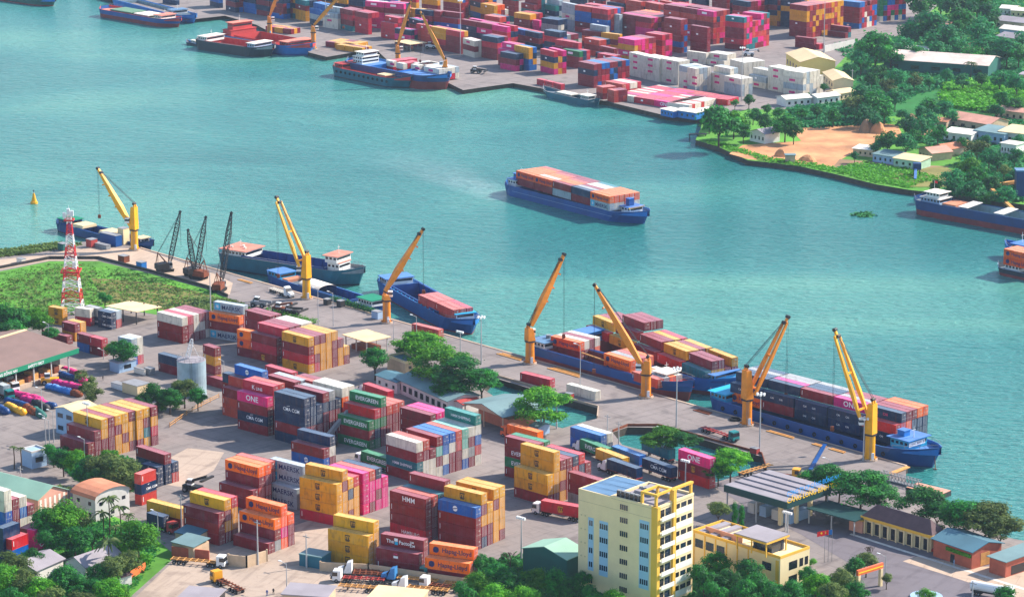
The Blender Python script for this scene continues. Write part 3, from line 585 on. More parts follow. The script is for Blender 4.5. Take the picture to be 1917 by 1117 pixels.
def cmark(kind, L):
    k = ('m', kind, L)
    if k in _CM: return _CM[k]
    b = MB(); y = -.012; f = L / 12.19
    def T(t, s, x, z, mi=0, sx=1.0): b.text(t, s, (x, y - .01, z), mi=mi, sx=sx)
    def P(x0, x1, z0, z1, mi): b.box(x0, x1, y - .004, y, z0, z1, mi)
    if kind == 'msc': P(5.2 * f, 5.2 * f + 1.5, .75, 2.15, 2); T('m', 1.9, 5.32 * f, 1.0, 5); P(5.35 * f, 5.35 * f + 1.2, .45, .7, 2)
    elif kind == 'mscy': P(5.2 * f, 5.2 * f + 1.5, .75, 2.15, 5); T('m', 1.9, 5.32 * f, 1.0, 2); P(5.35 * f, 5.35 * f + 1.2, .45, .7, 5)
    elif kind == 'hapag':
        for dx in (0, .62): b.quad([(1.1 + dx + .25, y - .01, 2.1), (1.1 + dx, y - .01, .75), (1.1 + dx + .55, y - .01, .75), (1.1 + dx + .8, y - .01, 2.1)], 1)
        b.cyl((1.85, y, 1.42), (1.85, y - .006, 1.42), .8, .8, 20, 1)
        if L > 8: T('Hapag-Lloyd', 1.65, 3.5, .95, 1, .98)
    elif kind == 'cma':
        T('CMA CGM', 1.45 if L > 8 else .95, 3.3 * f + .3, .95, 0); b.beam((5.2 * f, y - .01, 2.35), (6.4 * f, y - .01, 2.55), .02, .12, 0)
    elif kind == 'one': T('ONE', 2.3, 3.6 * f, .75, 0, 1.05)
    elif kind == 'oner': T('ONE', 2.1, 3.2 * f, .75, 4)
    elif kind == 'evergreen': T('EVERGREEN', 1.65, 2.4, .85, 0, 1.02)
    elif kind == 'maersk':
        P(.5, 2.7, .35, 2.5, 3)
        for i in range(7):
            a = i * math.pi * 2 / 7; b.beam((1.6, y - .02, 1.42), (1.6 + math.cos(a) * .8, y - .02, 1.42 + math.sin(a) * .8), .02, .34, 0, .02, .05)
        if L > 8: T('MAERSK', 1.95, 3.3, .7, 1, 1.08)
    elif kind == 'kline': T('K', 1.9, 3.6, .6, 0); T('LINE', 1.3, 5.3, .6, 0)
    elif kind == 'hmm': T('HMM', 1.9, 4.3, .9, 0)
    elif kind == 'hamburg': T('HAMBURG', 1.3, 3.9, .8, 0)
    elif kind == 'shipping': T('HMM SHIPPING', 1.15, 2.6, .95, 0)
    elif kind == 'factor': T('The', 1.4, 1.6, .9, 0); T('Factor', 1.4, 5.2, .9, 0); P(3.9, 4.9, 1.5, 2.3, 0); P(4.0, 4.95, .6, 1.4, 3); T('ZIM', .9, 8.3, .6, 0); T('ZIM', .7, 8.3, 1.6, 0)
    elif kind == 'zim': P(5.0, 6.3, .9, 1.5, 0); T('ZIM', .7, 5.0, 1.75, 4); T('code', .01, 0, 0)
    elif kind == 'cosco':
        b.cyl((5.6 * f, y, 1.45), (5.6 * f, y - .006, 1.45), .75, .75, 20, 0); b.beam((5.6 * f - .7, y - .02, 1.3), (5.6 * f + .7, y - .02, 1.6), .01, .22, 1)
    elif kind == 'codes': T('CAI', .8, 3.2 * f, 1.2, 0); T('CAI', .8, 6.6 * f, 1.2, 0)
    elif kind == 'codep': T('CAI', 1.1, 2.2, 1.1, 4); T('CAI', 1.1, 5.6, 1.1, 4)
    else:                                                          # small code panels at the left end
        P(.55, .72, .9, 2.3, 0)
    _CM[k] = b.mesh('lettering', TXT); return _CM[k]
AUTO = {'y': 'msc', 'o': 'hapag', 'n': 'cma', 'k': 'one', 'g': 'evergreen', 'l': 'maersk', 'b': 'cosco', 'm': 'code', 'r': 'code', 'd': 'code'}
RECS.sort(key=lambda r: -r['sc'])
def tierw(t, n): return 'only one' if n == 1 else 'top' if t == n - 1 else 'bottom' if t == 0 else ORD[t + 1] + ' tier'
def clabel(r):
    nm = PAINT[r['c']][0]
    parts = [nm, 'container,'] + ([tierw(r['t'], r['n']) + ','] if r['n'] > 1 else [])
    if r['nb'] > 1: parts.append(ORD[r['b'] + 1] + ' bay,')
    if r['nk'] > 1: parts.append(('front' if r['k'] == 0 else 'back' if r['k'] == r['nk'] - 1 else ORD[r['k'] + 1]) + ' column')
    return ' '.join(' '.join(parts + ['of', r['desc']]).replace(', of', ' of').split()[:16])
rest = {}
for i, r in enumerate(RECS):
    if i < 300:
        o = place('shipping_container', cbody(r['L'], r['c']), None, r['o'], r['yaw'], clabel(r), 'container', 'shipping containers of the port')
        if r['er']: place('doors', cdoor(r['c']), o, (r['L'], 0, 0))
        mk = r['mk'] or AUTO.get(r['c'])
        if r['ef'] and mk and mk != 'none': place('lettering', cmark(mk, r['L']), o, (0, 0, 0))
        if r['desc'].startswith('open topped'): tag(o, 'brick red open topped container on the quay beside the tree')
    else:
        b, mats = rest.setdefault(0, (MB(), [PM[k] for k in PAINT] + TXT[:2])), list(PAINT)
        b = b[0]; ca, sa = math.cos(r['yaw']), math.sin(r['yaw']); ox, oy, oz = r['o']; mi = mats.index(r['c']); L = r['L']
        def tp(x, y, z): return (ox + x * ca - y * sa, oy + x * sa + y * ca, oz + z)
        far_ = oy > 1180
        def bx(x0, x1, y0, y1, z0, z1, m_):
            b.hexa([tp(x0, y0, z0), tp(x1, y0, z0), tp(x1, y1, z0), tp(x0, y1, z0), tp(x0, y0, z1), tp(x1, y0, z1), tp(x1, y1, z1), tp(x0, y1, z1)], m_, (0,))
        bx(.04, L - .05, .04, 2.4, 0, 2.83, mi)
        if not far_:
            for x in (0, L - .12):
                for y in (0, 2.3): bx(x, x + .12, y, y + .14, 0, 2.87, mi)
            for y in (.42, .92, 1.5, 2.0): bx(L - .04, L + .01, y, y + .05, .1, 2.8, len(mats))
        elif r['ef']:                                              # pale marks painted on long sides
            hsh = (int(ox * 7) + int(oz * 3)) % 5
            if r['c'] in 'kwg' and hsh < 3: bx(3.6, 7.2, .02, .05, .9, 2.0, len(mats) if r['c'] != 'w' else mats.index('k'))
            elif hsh == 0: bx(4.2, 5.6, .02, .05, 1.2, 2.0, len(mats))
if rest:
    b, mm = rest[0]
    o = b.build('container_stacks', mm); tag(o, 'crowded stacks of maroon, pink, navy and white containers across the port', 'containers', None, 'stuff')
# ---------------------------------------------------------------- quay cranes
def rope(b, p, q_, r=.07, mi=0): b.beam(p, q_, r, r, mi)
def pillar_crane(base, top, joint, root, tip, dy, label, paint='crane_yellow', double=True, rad=1.45, hook=None, wide=3.0):
    B = at(*base); zt = zfor(B.x, B.y, top); zj = zfor(B.x, B.y, joint)
    T = thing('pillar_crane', label, 'crane', B, 0, 'pillar cranes along the quays'); pm = M[paint]
    Rw = ray_at_Y(root[0], root[1], B.y - .3) - B; Tw = ray_at_Y(tip[0], tip[1], B.y + dy) - B
    b = MB(); b.cyl((0, 0, 0), (0, 0, .5), rad * 1.5, rad * 1.5, 20); b.cyl((0, 0, .5), (0, 0, zj), rad, rad * .95, 20, 1)
    for k in range(8):
        a = k * math.pi / 4; b.beam((math.cos(a) * rad, math.sin(a) * rad, .5), (math.cos(a) * rad * 1.35, math.sin(a) * rad * 1.35, .5), .15, .9, 1)
    b.build('pedestal', [M['pale_concrete'], pm], T)
    MB().cyl((0, 0, zj - .2), (0, 0, zj + .25), rad * 1.18, rad * 1.18, 20).build('slewing_ring', M['steel_dark'], T)
    d = (Tw - Rw); hd = Vector((d.x, d.y, 0)).normalized(); sd_ = Vector((-hd.y, hd.x, 0))
    b = MB(); w_ = rad * .92
    b.hexa([-hd * w_ - sd_ * w_ + Vector((0, 0, zj + .25)), hd * w_ - sd_ * w_ + Vector((0, 0, zj + .25)), hd * w_ + sd_ * w_ + Vector((0, 0, zj + .25)), -hd * w_ + sd_ * w_ + Vector((0, 0, zj + .25)),
            -hd * w_ * .9 - sd_ * w_ * .9 + Vector((0, 0, zt - 1)), hd * w_ * .35 - sd_ * w_ * .9 + Vector((0, 0, zt - 1)), hd * w_ * .35 + sd_ * w_ * .9 + Vector((0, 0, zt - 1)), -hd * w_ * .9 + sd_ * w_ * .9 + Vector((0, 0, zt - 1))])
    b.beam(-hd * w_ * .6 - sd_ * .5 + Vector((0, 0, zt - 1)), -hd * w_ * .3 - sd_ * .5 + Vector((0, 0, zt + .6)), .35, .6); b.beam(-hd * w_ * .6 + sd_ * .5 + Vector((0, 0, zt - 1)), -hd * w_ * .3 + sd_ * .5 + Vector((0, 0, zt + .6)), .35, .6)
    b.build('slewing_column', pm, T)
    b = MB(); b.cyl(-sd_ * .7 - hd * w_ * .35 + Vector((0, 0, zt + .2)), sd_ * .7 - hd * w_ * .35 + Vector((0, 0, zt + .2)), .5, .5, 12); b.build('head_sheave', M['steel_dark'], T)
    b = MB()
    n1 = d.normalized(); up = sd_.cross(n1).normalized()
    up = up if up.z > 0 else -up
    if double:
        for s_ in (-1, 1):
            p0 = Rw + sd_ * s_ * wide * .5; p3 = Tw - n1 * 1.6 + sd_ * s_ * wide * .26
            pm_ = p0.lerp(p3, .3)
            b.beam(p0, pm_, .7, .7, 0, .95, 1.15); b.beam(pm_, p3, .95, 1.15, 0, .6, .6)
        for t in (.08, .5, .93):
            a_ = Rw.lerp(Tw, t); hw = wide * (.5 - .24 * t); b.beam(a_ - sd_ * hw, a_ + sd_ * hw, .5, .5)
        b.beam(Tw - n1 * 2.2 , Tw, .7, .6)
    else:
        m_ = Rw.lerp(Tw, .34)
        b.beam(Rw, m_, 1.3, 1.0, 0, 1.9, 2.0); b.beam(m_, Rw.lerp(Tw, .7), 1.9, 2.0, 0, 1.4, 1.35); b.beam(Rw.lerp(Tw, .7), Tw, 1.4, 1.35, 0, .9, .7)
        for t in (.36, .55, .74):
            a_ = Rw.lerp(Tw, t) - up * .2; b.beam(a_ - up * 1.15, a_ - up * 1.15 + n1 * .5, 1.9, .25)
    b.build('boom', pm, T)
    b = MB(); b.cyl(Tw - sd_ * .6, Tw + sd_ * .6, .55, .55, 12); b.cyl(Tw - n1 * 2 - sd_ * .7 + up * .4, Tw - n1 * 2 + sd_ * .7 + up * .4, .5, .5, 10); b.build('tip_sheave', M['steel_dark'], T)
    b = MB(); hp = -hd * w_ * .35 + Vector((0, 0, zt + .6))
    for s_ in (-.45, .1, .45): rope(b, hp + sd_ * s_, Tw - n1 * 2 + up * .6 + sd_ * s_, .09)
    b.build('luffing_ropes', M['cable'], T)
    hz = hook if hook is not None else 9.0
    b = MB()
    for s_ in (-.35, .35): rope(b, Tw + sd_ * s_, Vector((Tw.x, Tw.y, hz)) + sd_ * s_ * .8, .07)
    b.build('hoist_ropes', M['cable'], T)
    b = MB(); c_ = Vector((Tw.x, Tw.y, hz)); b.box(c_.x - .5, c_.x + .5, c_.y - .3, c_.y + .3, hz - 1.3, hz); b.cyl(c_ - Vector((0, .4, .7)), c_ + Vector((0, .4, -.7)), .6, .6, 10); b.build('hook_block', M['rust'], T)
    cp = hd * w_ * 1.5 + sd_ * w_ * 1.1; cz = zj + (zt - zj) * .28
    b = MB(); b.box(cp.x - .8, cp.x + .8, cp.y - .8, cp.y + .8, cz, cz + 1.9); cb = b.build('cab', M['cab_white'], T)
    MB().box(cp.x - .83, cp.x + .83, cp.y - .83, cp.y + .83, cz + .8, cz + 1.5).build('window', M['glass'], cb)
    b = MB()
    for s_ in (-.25, .25): b.beam((s_, -rad - .1, .5), (s_, -rad - .1, zj), .06, .06)
    for k in range(int(zj / .6)): b.beam((-.25, -rad - .1, .7 + k * .6), (.25, -rad - .1, .7 + k * .6), .05, .05)
    b.build('ladder', M['steel_grey'], T)
    MB().box(rad * .1, rad * .7, -rad - .12, -rad + .2, .5, 2.4).build('control_box', M['cab_white'], T)
    return T
pillar_crane((252, 468), 382, 430, (246, 424), (183, 315), 6, 'bright yellow pillar crane with thick box boom at the far left wharf', 'crane_yellow', False, 1.4, 12)
pillar_crane((574, 559), 472, 521, (568, 497), (518, 369), 7, 'yellow pillar crane with two slim boom girders beside the white truck', 'crane_yellow', True, 1.45, 7, 4.2)
pillar_crane((724, 604), 546, 562, (721, 545), (792, 429), 5, 'orange yellow pillar crane over the small green roofed cabin', 'crane_orange', False, 1.35, 10)
pillar_crane((992, 680), 608, 638, (994, 610), (1056, 476), 6, 'rusty orange pillar crane at the stern of the inner container barge', 'crane_orange', False, 1.45, 8)
pillar_crane((1209, 743), 668, 700, (1205, 690), (1113, 533), 3, 'orange pillar crane whose long boom leans left over the container barges', 'crane_orange', False, 1.55, 8)
pillar_crane((1398, 795), 686, 747, (1407, 737), (1475, 593), 6, 'orange pillar crane leaning right at the stern of the navy laden barge', 'crane_orange', True, 1.5, 8, 3.2)
pillar_crane((1628, 860), 748, 812, (1617, 778), (1563, 617), 6, 'bright yellow pillar crane with open twin boom beside the end of the quay', 'crane_yellow', True, 1.5, 8, 4.2)
pillar_crane((505, 66), 28, 44, (505, 30), (524, -22), 0, 'far orange pillar crane behind the red barge', 'crane_orange', False, 1.3, 12)
pillar_crane((587, 92), 46, 61, (588, 47), (642, -14), 0, 'far orange crane at the corner of the small jetty, boom to the right', 'crane_orange', False, 1.3, 12)
pillar_crane((745, 124), 82, 100, (745, 84), (770, 0), 0, 'far orange crane beside the white ship cabin', 'crane_orange', False, 1.3, 10)
pillar_crane((833, 150), 110, 126, (832, 112), (786, 20), 0, 'far crane whose boom leans left over the loaded barge', 'crane_orange', False, 1.3, 10)

# ---------------------------------------------------------------- crawler cranes with lattice booms
def lattice(b, p, q_, w0, w1, w2, nseg, r=.12, mi=0):
    p = Vector(p); q_ = Vector(q_); d = (q_ - p).normalized(); x = d.cross(Vector((0, 0, 1)) if abs(d.z) < .95 else Vector((1, 0, 0))).normalized(); y = d.cross(x)
    def ring(t):
        w = w0 + (w1 - w0) * min(1, t / .2) if t < .2 else w1 + (w2 - w1) * max(0, (t - .75) / .25)
        c = p.lerp(q_, t); return [c + x * sx * w / 2 + y * sy * w / 2 for sx, sy in ((-1, -1), (1, -1), (1, 1), (-1, 1))]
    pr_ = ring(0)
    for i in range(1, nseg + 1):
        cr_ = ring(i / nseg)
        for k in range(4):
            b.beam(pr_[k], cr_[k], r * 1.3, r * 1.3, mi); b.beam(pr_[k], cr_[(k + 1) % 4], r * .8, r * .8, mi); b.beam(cr_[k], cr_[(k + 1) % 4], r * .8, r * .8, mi)
        pr_ = cr_
def crawler(base, head, tip, dy, label, body='steel_dark'):
    B = at(*base); T = thing('crawler_crane', label, 'crane', B, 0, 'old crawler cranes on the wharf'); tp = ray_at_Y(tip[0], tip[1], B.y + dy) - B
    yaw = math.atan2(tp.y, tp.x); c, s = math.cos(yaw), math.sin(yaw)
    def L3(x, y, z): return (x * c - y * s, x * s + y * c, z)
    for sy in (-1, 1):
        b = MB(); n = 10; pts = []
        for x0, x1 in ((-2.6, 2.6),):
            b.hexa([L3(x0, sy * 1.5 - .4, 0.1), L3(x1, sy * 1.5 - .4, .1), L3(x1, sy * 1.5 + .4, .1), L3(x0, sy * 1.5 + .4, .1), L3(x0 - .3, sy * 1.5 - .4, 1), L3(x1 + .3, sy * 1.5 - .4, 1), L3(x1 + .3, sy * 1.5 + .4, 1), L3(x0 - .3, sy * 1.5 + .4, 1)])
        b.build('crawler_track', M['tyre'], T)
    b = MB(); b.hexa([L3(-3.4, -1.6, 1.2), L3(1.6, -1.6, 1.2), L3(1.6, 1.6, 1.2), L3(-3.4, 1.6, 1.2), L3(-3.4, -1.6, 3.1), L3(.9, -1.6, 3.4), L3(.9, 1.6, 3.4), L3(-3.4, 1.6, 3.1)]); b.build('machine_house', M[body], T)
    b = MB(); b.hexa([L3(1, -1.6, 1.3), L3(2.4, -1.6, 1.3), L3(2.4, -.5, 1.3), L3(1, -.5, 1.3), L3(1, -1.6, 3.6), L3(2.1, -1.6, 3.6), L3(2.1, -.5, 3.6), L3(1, -.5, 3.6)]); cb = b.build('cab', M['steel_grey'], T)
    b = MB(); b.hexa([L3(1.1, -1.63, 2.3), L3(2.36, -1.63, 2.3), L3(2.36, -.47, 2.3), L3(1.1, -.47, 2.3), L3(1.1, -1.63, 3.3), L3(2.26, -1.63, 3.3), L3(2.26, -.47, 3.3), L3(1.1, -.47, 3.3)]); b.build('window', M['glass_dark'], cb)
    b = MB(); lattice(b, L3(1.5, 0, 1.8), tp, .6, 1.5, .5, 14, .16); b.cyl(tp - Vector((.3, 0, 0)), tp + Vector((.3, .3, .5)), .5, .5, 8); b.build('lattice_boom', M['steel_dark'], T)
    g = Vector(L3(-2.6, 0, 7.2)); b = MB()
    for sy in (-1.1, 1.1): b.beam(L3(-3, sy, 3), g, .2, .2); b.beam(L3(.6, sy, 3.2), g, .2, .2)
    b.build('gantry', M['rust'], T)
    b = MB(); rope(b, g, tp, .1); rope(b, g + Vector((.2, .2, 0)), tp - Vector((0, 0, .8)), .08)
    k_ = Vector((tp.x, tp.y, 8.0)); rope(b, tp, k_, .09); b.build('ropes', M['cable'], T)
crawler((309, 508), 0, (337, 398), 3, 'black lattice boom crawler crane, leftmost of the old cranes on the wharf')
crawler((372, 522), 0, (352, 432), 2, 'short crawler crane with boom leaning left on the wharf', 'rust')
crawler((362, 516), 0, (385, 408), 4, 'tall crawler crane behind the short leaning one on the wharf')
crawler((411, 545), 0, (433, 400), 14, 'rusty crawler crane beside the pink decked stern', 'rust')

# ---------------------------------------------------------------- ships and barges
def cabin(T, fr, x0, x1, y0, y1, z0, h, wall='white', roof='deck_blue', over=.6, levels=1, name='cabin', windows=True):
    b = MB(); b.hexa([fr(x0, y0, z0), fr(x1, y0, z0), fr(x1, y1, z0), fr(x0, y1, z0), fr(x0, y0, z0 + h), fr(x1, y0, z0 + h), fr(x1, y1, z0 + h), fr(x0, y1, z0 + h)]); cb = b.build(name, M[wall], T)
    b = MB(); b.hexa([fr(x0 - over, y0 - over, z0 + h), fr(x1 + over, y0 - over, z0 + h), fr(x1 + over, y1 + over, z0 + h), fr(x0 - over, y1 + over, z0 + h), fr(x0 - over, y0 - over, z0 + h + .22), fr(x1 + over, y0 - over, z0 + h + .22), fr(x1 + over, y1 + over, z0 + h + .22), fr(x0 - over, y1 + over, z0 + h + .22)]); b.build('roof', M[roof], cb)
    if windows:
        for lv in range(levels):
            zz = z0 + (lv + .5) * h / levels
            n = max(2, int((x1 - x0) / 1.5))
            for i in range(n):
                xa = x0 + (x1 - x0) * (i + .2) / n; xb = xa + (x1 - x0) / n * .6
                b = MB(); b.hexa([fr(xa, y0 - .04, zz - .05), fr(xb, y0 - .04, zz - .05), fr(xb, y0 + .1, zz - .05), fr(xa, y0 + .1, zz - .05), fr(xa, y0 - .04, zz + .75), fr(xb, y0 - .04, zz + .75), fr(xb, y0 + .1, zz + .75), fr(xa, y0 + .1, zz + .75)]); b.build('window', M['glass_dark'], cb)
            b = MB(); b.hexa([fr(x1 - .1, y0 + .3, zz - .05), fr(x1 + .04, y0 + .3, zz - .05), fr(x1 + .04, y1 - .3, zz - .05), fr(x1 - .1, y1 - .3, zz - .05), fr(x1 - .1, y0 + .3, zz + .75), fr(x1 + .04, y0 + .3, zz + .75), fr(x1 + .04, y1 - .3, zz + .75), fr(x1 - .1, y1 - .3, zz + .75)]); b.build('window', M['glass_dark'], cb)
    return cb
def ship(label, A, Bp, beam, H, hull='hull_blue', boot='boot_red', booth=.8, deck='deck_blue', hold=('hold_blue', 1.0, 1.2), lend='stern', rend='bow', hx=(.13, .86), cat='barge', rim='deck_blue', fenders=0, group='cargo vessels on the river', bulw=.8, extra=None, name='cargo_barge', holdfill=None):
    """A, Bp: left and right ends of the near side at the waterline (world xy). beam goes away from the camera."""
    u = (Bp - A).to_2d(); Ls = u.length; u.normalize(); v = Vector((-u.y, u.x)); v = v if v.y > 0 else -v
    T = thing(name, label, cat, (A.x, A.y, WZ), math.atan2(u.y, u.x), group)
    sg = 1 if (Vector((-u.y, u.x)).y > 0) else -1
    def fr(x, y, z): return (x, y * sg, z)
    N = 26; st = []
    for i in range(N + 1):
        t = i / N; x = Ls * t; w = ww = 1.0; zr = 0.0; xo = 0.0
        for end, e in ((lend, t), (rend, 1 - t)):
            ln = {'bow': .17, 'stern': .07, 'flat': .03}[end]
            if e < ln:
                k = 1 - e / ln; sgn = -1 if end is lend and e == t else 1
                if end == 'bow': w *= max(.12, (1 - k ** 2.4) ** .75); ww *= max(.03, 1 - k ** 1.35); zr += 1.5 * k ** 2; xo += sgn * 2.6 * k ** 1.5
                elif end == 'stern': w *= max(.45, (1 - k ** 3.2) ** .6); ww *= max(.3, 1 - .75 * k ** 2); zr += .9 * k ** 2; xo += sgn * 1.2 * k
                else: w *= 1 - .12 * k; ww *= 1 - .2 * k
        st.append((x, w, ww, zr, xo))
    hb = beam / 2; b = MB(); zl = [(-1.2, 0), (booth, booth / H), (H, 1)]
    rings = []
    for x, w, ww, zr, xo in st:
        row = []
        for side in (-1, 1):
            for z, f in zl:
                ff = max(0, f); wv = ww + (w - ww) * ff ** .8
                row.append(fr(x + xo * ff, hb + side * hb * wv, z + (zr if z == H else zr * ff * .3)))
        rings.append(row)
    for i in range(N):
        a, c = rings[i], rings[i + 1]
        for k, mi in ((0, 1), (1, 0)):
            b.quad([a[k], c[k], c[k + 1], a[k + 1]], mi); b.quad([c[3 + k], a[3 + k], a[4 + k], c[4 + k]], mi)
    for r_, fl in ((rings[0], 1), (rings[-1], 0)):
        for k, mi in ((0, 1), (1, 0)): b.quad([r_[k], r_[k + 1], r_[4 + k], r_[3 + k]], mi)
    b.build('hull', [M[hull], M[boot]], T)
    # rim and inner bulwark
    b = MB(); ins = .3; inn = []
    for (x, w, ww, zr, xo), rg in zip(st, rings):
        zt = H + zr; k = max(.02, w - ins / hb)
        inn.append((fr(x + xo, hb - hb * k, zt), fr(x + xo, hb + hb * k, zt), fr(x + xo, hb - hb * k, H - bulw), fr(x + xo, hb + hb * k, H - bulw)))
    for i in range(N):
        a, c, p_, q_ = rings[i], rings[i + 1], inn[i], inn[i + 1]
        up_ = lambda t_: (t_[0], t_[1], t_[2] + .06)
        b.quad([up_(a[2]), up_(c[2]), up_(q_[0]), up_(p_[0])]); b.quad([up_(c[5]), up_(a[5]), up_(p_[1]), up_(q_[1])])
        b.quad([p_[0], q_[0], q_[2], p_[2]]); b.quad([q_[1], p_[1], p_[3], q_[3]])
    b.build('bulwark', M[rim], T)
    zd = H - bulw; b = MB(); hm, ch, mg = hold if hold else ('deck_grey', 0, 1.2)
    xa, xb = Ls * hx[0], Ls * hx[1]
    for i in range(N):
        p_, q_ = inn[i], inn[i + 1]
        if hold and st[i][0] >= xa - 1e-6 and st[i + 1][0] <= xb + 1e-6:
            b.quad([p_[2], q_[2], fr(st[i + 1][0], mg, zd), fr(st[i][0], mg, zd)]); b.quad([fr(st[i][0], beam - mg, zd), fr(st[i + 1][0], beam - mg, zd), q_[3], p_[3]])
            hi = i
        else: b.quad([p_[2], q_[2], q_[3], p_[3]])
    b.build('deck', M[deck], T)
    if hold:
        xs = [s_[0] for s_ in st if xa - 1e-6 <= s_[0] <= xb + 1e-6]; x0, x1 = xs[0], xs[-1]; b = MB(); zc = zd + ch; zb = .3
        for (ax, ay, bx_, by) in ((x0, mg, x1, mg), (x1, mg, x1, beam - mg), (x1, beam - mg, x0, beam - mg), (x0, beam - mg, x0, mg)):
            b.quad([fr(ax, ay, zb), fr(bx_, by, zb), fr(bx_, by, zc), fr(ax, ay, zc)])
            dx, dy_ = (by - ay), -(bx_ - ax); l_ = math.hypot(dx, dy_); dx, dy_ = dx / l_ * .22, dy_ / l_ * .22
            b.quad([fr(ax + dx, ay + dy_, zd), fr(bx_ + dx, by + dy_, zd), fr(bx_ + dx, by + dy_, zc), fr(ax + dx, ay + dy_, zc)]); b.quad([fr(ax, ay, zc), fr(bx_, by, zc), fr(bx_ + dx, by + dy_, zc), fr(ax + dx, ay + dy_, zc)], 1)
        b.quad([fr(x0, mg, zb), fr(x1, mg, zb), fr(x1, beam - mg, zb), fr(x0, beam - mg, zb)], 0)
        for k in range(1, 9):
            xx = x0 + (x1 - x0) * k / 9
            b.beam(fr(xx, beam - mg - .12, zb), fr(xx, beam - mg - .12, zc), .15, .3, 0)
        b.build('hold', [M[hm], M[rim]], T)
    if fenders:
        fm = MB(); k0 = 0
        for j in range(10): a_ = j * math.pi / 5; a2 = (j + 1) * math.pi / 5; fm.beam((math.cos(a_) * .5, 0, math.sin(a_) * .5), (math.cos(a2) * .5, 0, math.sin(a2) * .5), .3, .3)
        fme = fm.mesh('tyre_fender', M['tyre'])
        for j in range(fenders): place('tyre_fender', fme, T, (Ls * (.1 + .76 * j / max(1, fenders - 1)), -.2 * sg, H * .62))
    # rails at both ends
    for a_, c_ in ((0, 3), (N - 3, N)):
        b = MB()
        for i in range(a_, c_):
            for k in (0, 1):
                p_, q_ = Vector(inn[i][k]), Vector(inn[i + 1][k]); z1 = Vector((0, 0, .9)); b.beam(p_ + z1, q_ + z1, .08, .08); b.beam(p_, p_ + z1, .08, .08)
        b.build('railing', M['steel_grey'], T)
    if extra: extra(T, fr, Ls, beam, H, zd)
    return T
def mast(T, fr, x, y, z, h, m='white'):
    b = MB(); b.cyl(fr(x, y, z), fr(x, y, z + h), .12, .06, 6); b.beam(fr(x, y - .8, z + h * .7), fr(x, y + .8, z + h * .7), .08, .08); b.build('mast', M[m], T)
def flagp(T, fr, x, y, z, h):
    b = MB(); b.cyl(fr(x, y, z), fr(x, y, z + h), .08, .05, 6); fl = b.build('flagpole', M['white'], T)
    MB().quad([fr(x, y, z + h), fr(x + 1.3, y, z + h - .05), fr(x + 1.3, y + .1, z + h - .95), fr(x, y, z + h - .9)]).build('flag', M['flag_red'], fl)
def NS(px, py): p = at(px, py, WZ); return Vector((p.x, p.y, 0))
def QS(px, off): p = quay(px, off, WZ); return Vector((p.x, p.y, 0))
# moving barge
def e(T, fr, Ls, B, H, zd):
    cabin(T, fr, 1.5, 6.2, 3, B - 3, zd, 2.7, 'white', 'hull_bright', .5); cabin(T, fr, 2.5, 5.5, 5, B - 5, zd + 2.9, 1.8, 'hull_bright', 'hull_bright', .3)
    cabin(T, fr, Ls - 10.2, Ls - 5.2, 5.5, B - 4, zd, 2.3, 'white', 'hull_bright', .7); cabin(T, fr, Ls - 9.4, Ls - 7.4, 7, B - 6.5, zd + 2.6, 2.6, 'hull_blue', 'hull_bright', .1, windows=False)
    b = MB(); b.beam(fr(Ls - 4.6, 4.4, zd + 2.35), fr(Ls - 4.6, B - 3.4, zd + 2.35), .1, .5); b.build('sign_board', M['text_yellow'], T)
    mast(T, fr, Ls - 8, B / 2 + 1.5, zd + 2.5, 4.5); mast(T, fr, 4, B / 2, zd + 4.8, 2.2)
    b = MB(); b.beam(fr(Ls * .1, -.06, H * .55), fr(Ls * .88, -.06, H * .55), .04, .1); b.build('side_stripe', M['wall_blue'], T)
ship('deep blue container barge under way alone in mid river', NS(936, 362), NS(1176, 424), 16, 4.1, 'hull_blue', 'hull_blue', .4, 'deck_blue', ('hold_blue', .2, .7), 'stern', 'bow', (.1, .87), 'barge', 'hull_bright', extra=e)
# river wake behind the moving barge is part of the water's surface; big ship at right
def e(T, fr, Ls, B, H, zd):
    cabin(T, fr, 3, 12, 2.5, B - 2.5, zd, 2.0, 'wall_blue', 'wall_pale', .4, 1); cabin(T, fr, 5, 11, 3.5, B - 3.5, zd + 2.2, 2.0, 'white', 'tarp_white', .9, 1); flagp(T, fr, 6.5, B / 2, zd + 4.4, 4)
    b = MB(); b.hexa([fr(13.6, 2, zd), fr(20, 2, zd), fr(20, B - 2, zd), fr(13.6, B - 2, zd), fr(13.6, 2, zd + 1.2), fr(20, 2, zd + 1.2), fr(20, B - 2, zd + 1.2), fr(13.6, B - 2, zd + 1.2)]); b.build('hatch_cover', M['roof_rust'], T)
    for x in (21.5, 38):
        b = MB(); b.hexa([fr(x, 1.4, zd + 1), fr(x + 4.5, 1.4, zd + 1), fr(x + 4.5, B - 1.4, zd + 1.6), fr(x, B - 1.4, zd + 1.6), fr(x, 1.4, zd + 1.2), fr(x + 4.5, 1.4, zd + 1.2), fr(x + 4.5, B - 1.4, zd + 1.8), fr(x, B - 1.4, zd + 1.8)]); b.build('hatch_cover', M['wall_pale'], T)
    b = MB(); b.beam(fr(2.2, B / 2, .4), fr(2.2, B / 2, -1), 1.2, .4); b.build('rudder', M['hull_black'], T)
ship('long empty ship with dark blue hull over red, moored at the right edge', NS(1704, 400), NS(1975, 450), 13, 5.6, 'hull_navy', 'boot_red', 2.2, 'deck_grey', ('hold_grey', .8, 1.3), 'stern', 'bow', (.22, .86), 'ship', 'hull_navy', extra=e, name='cargo_ship')
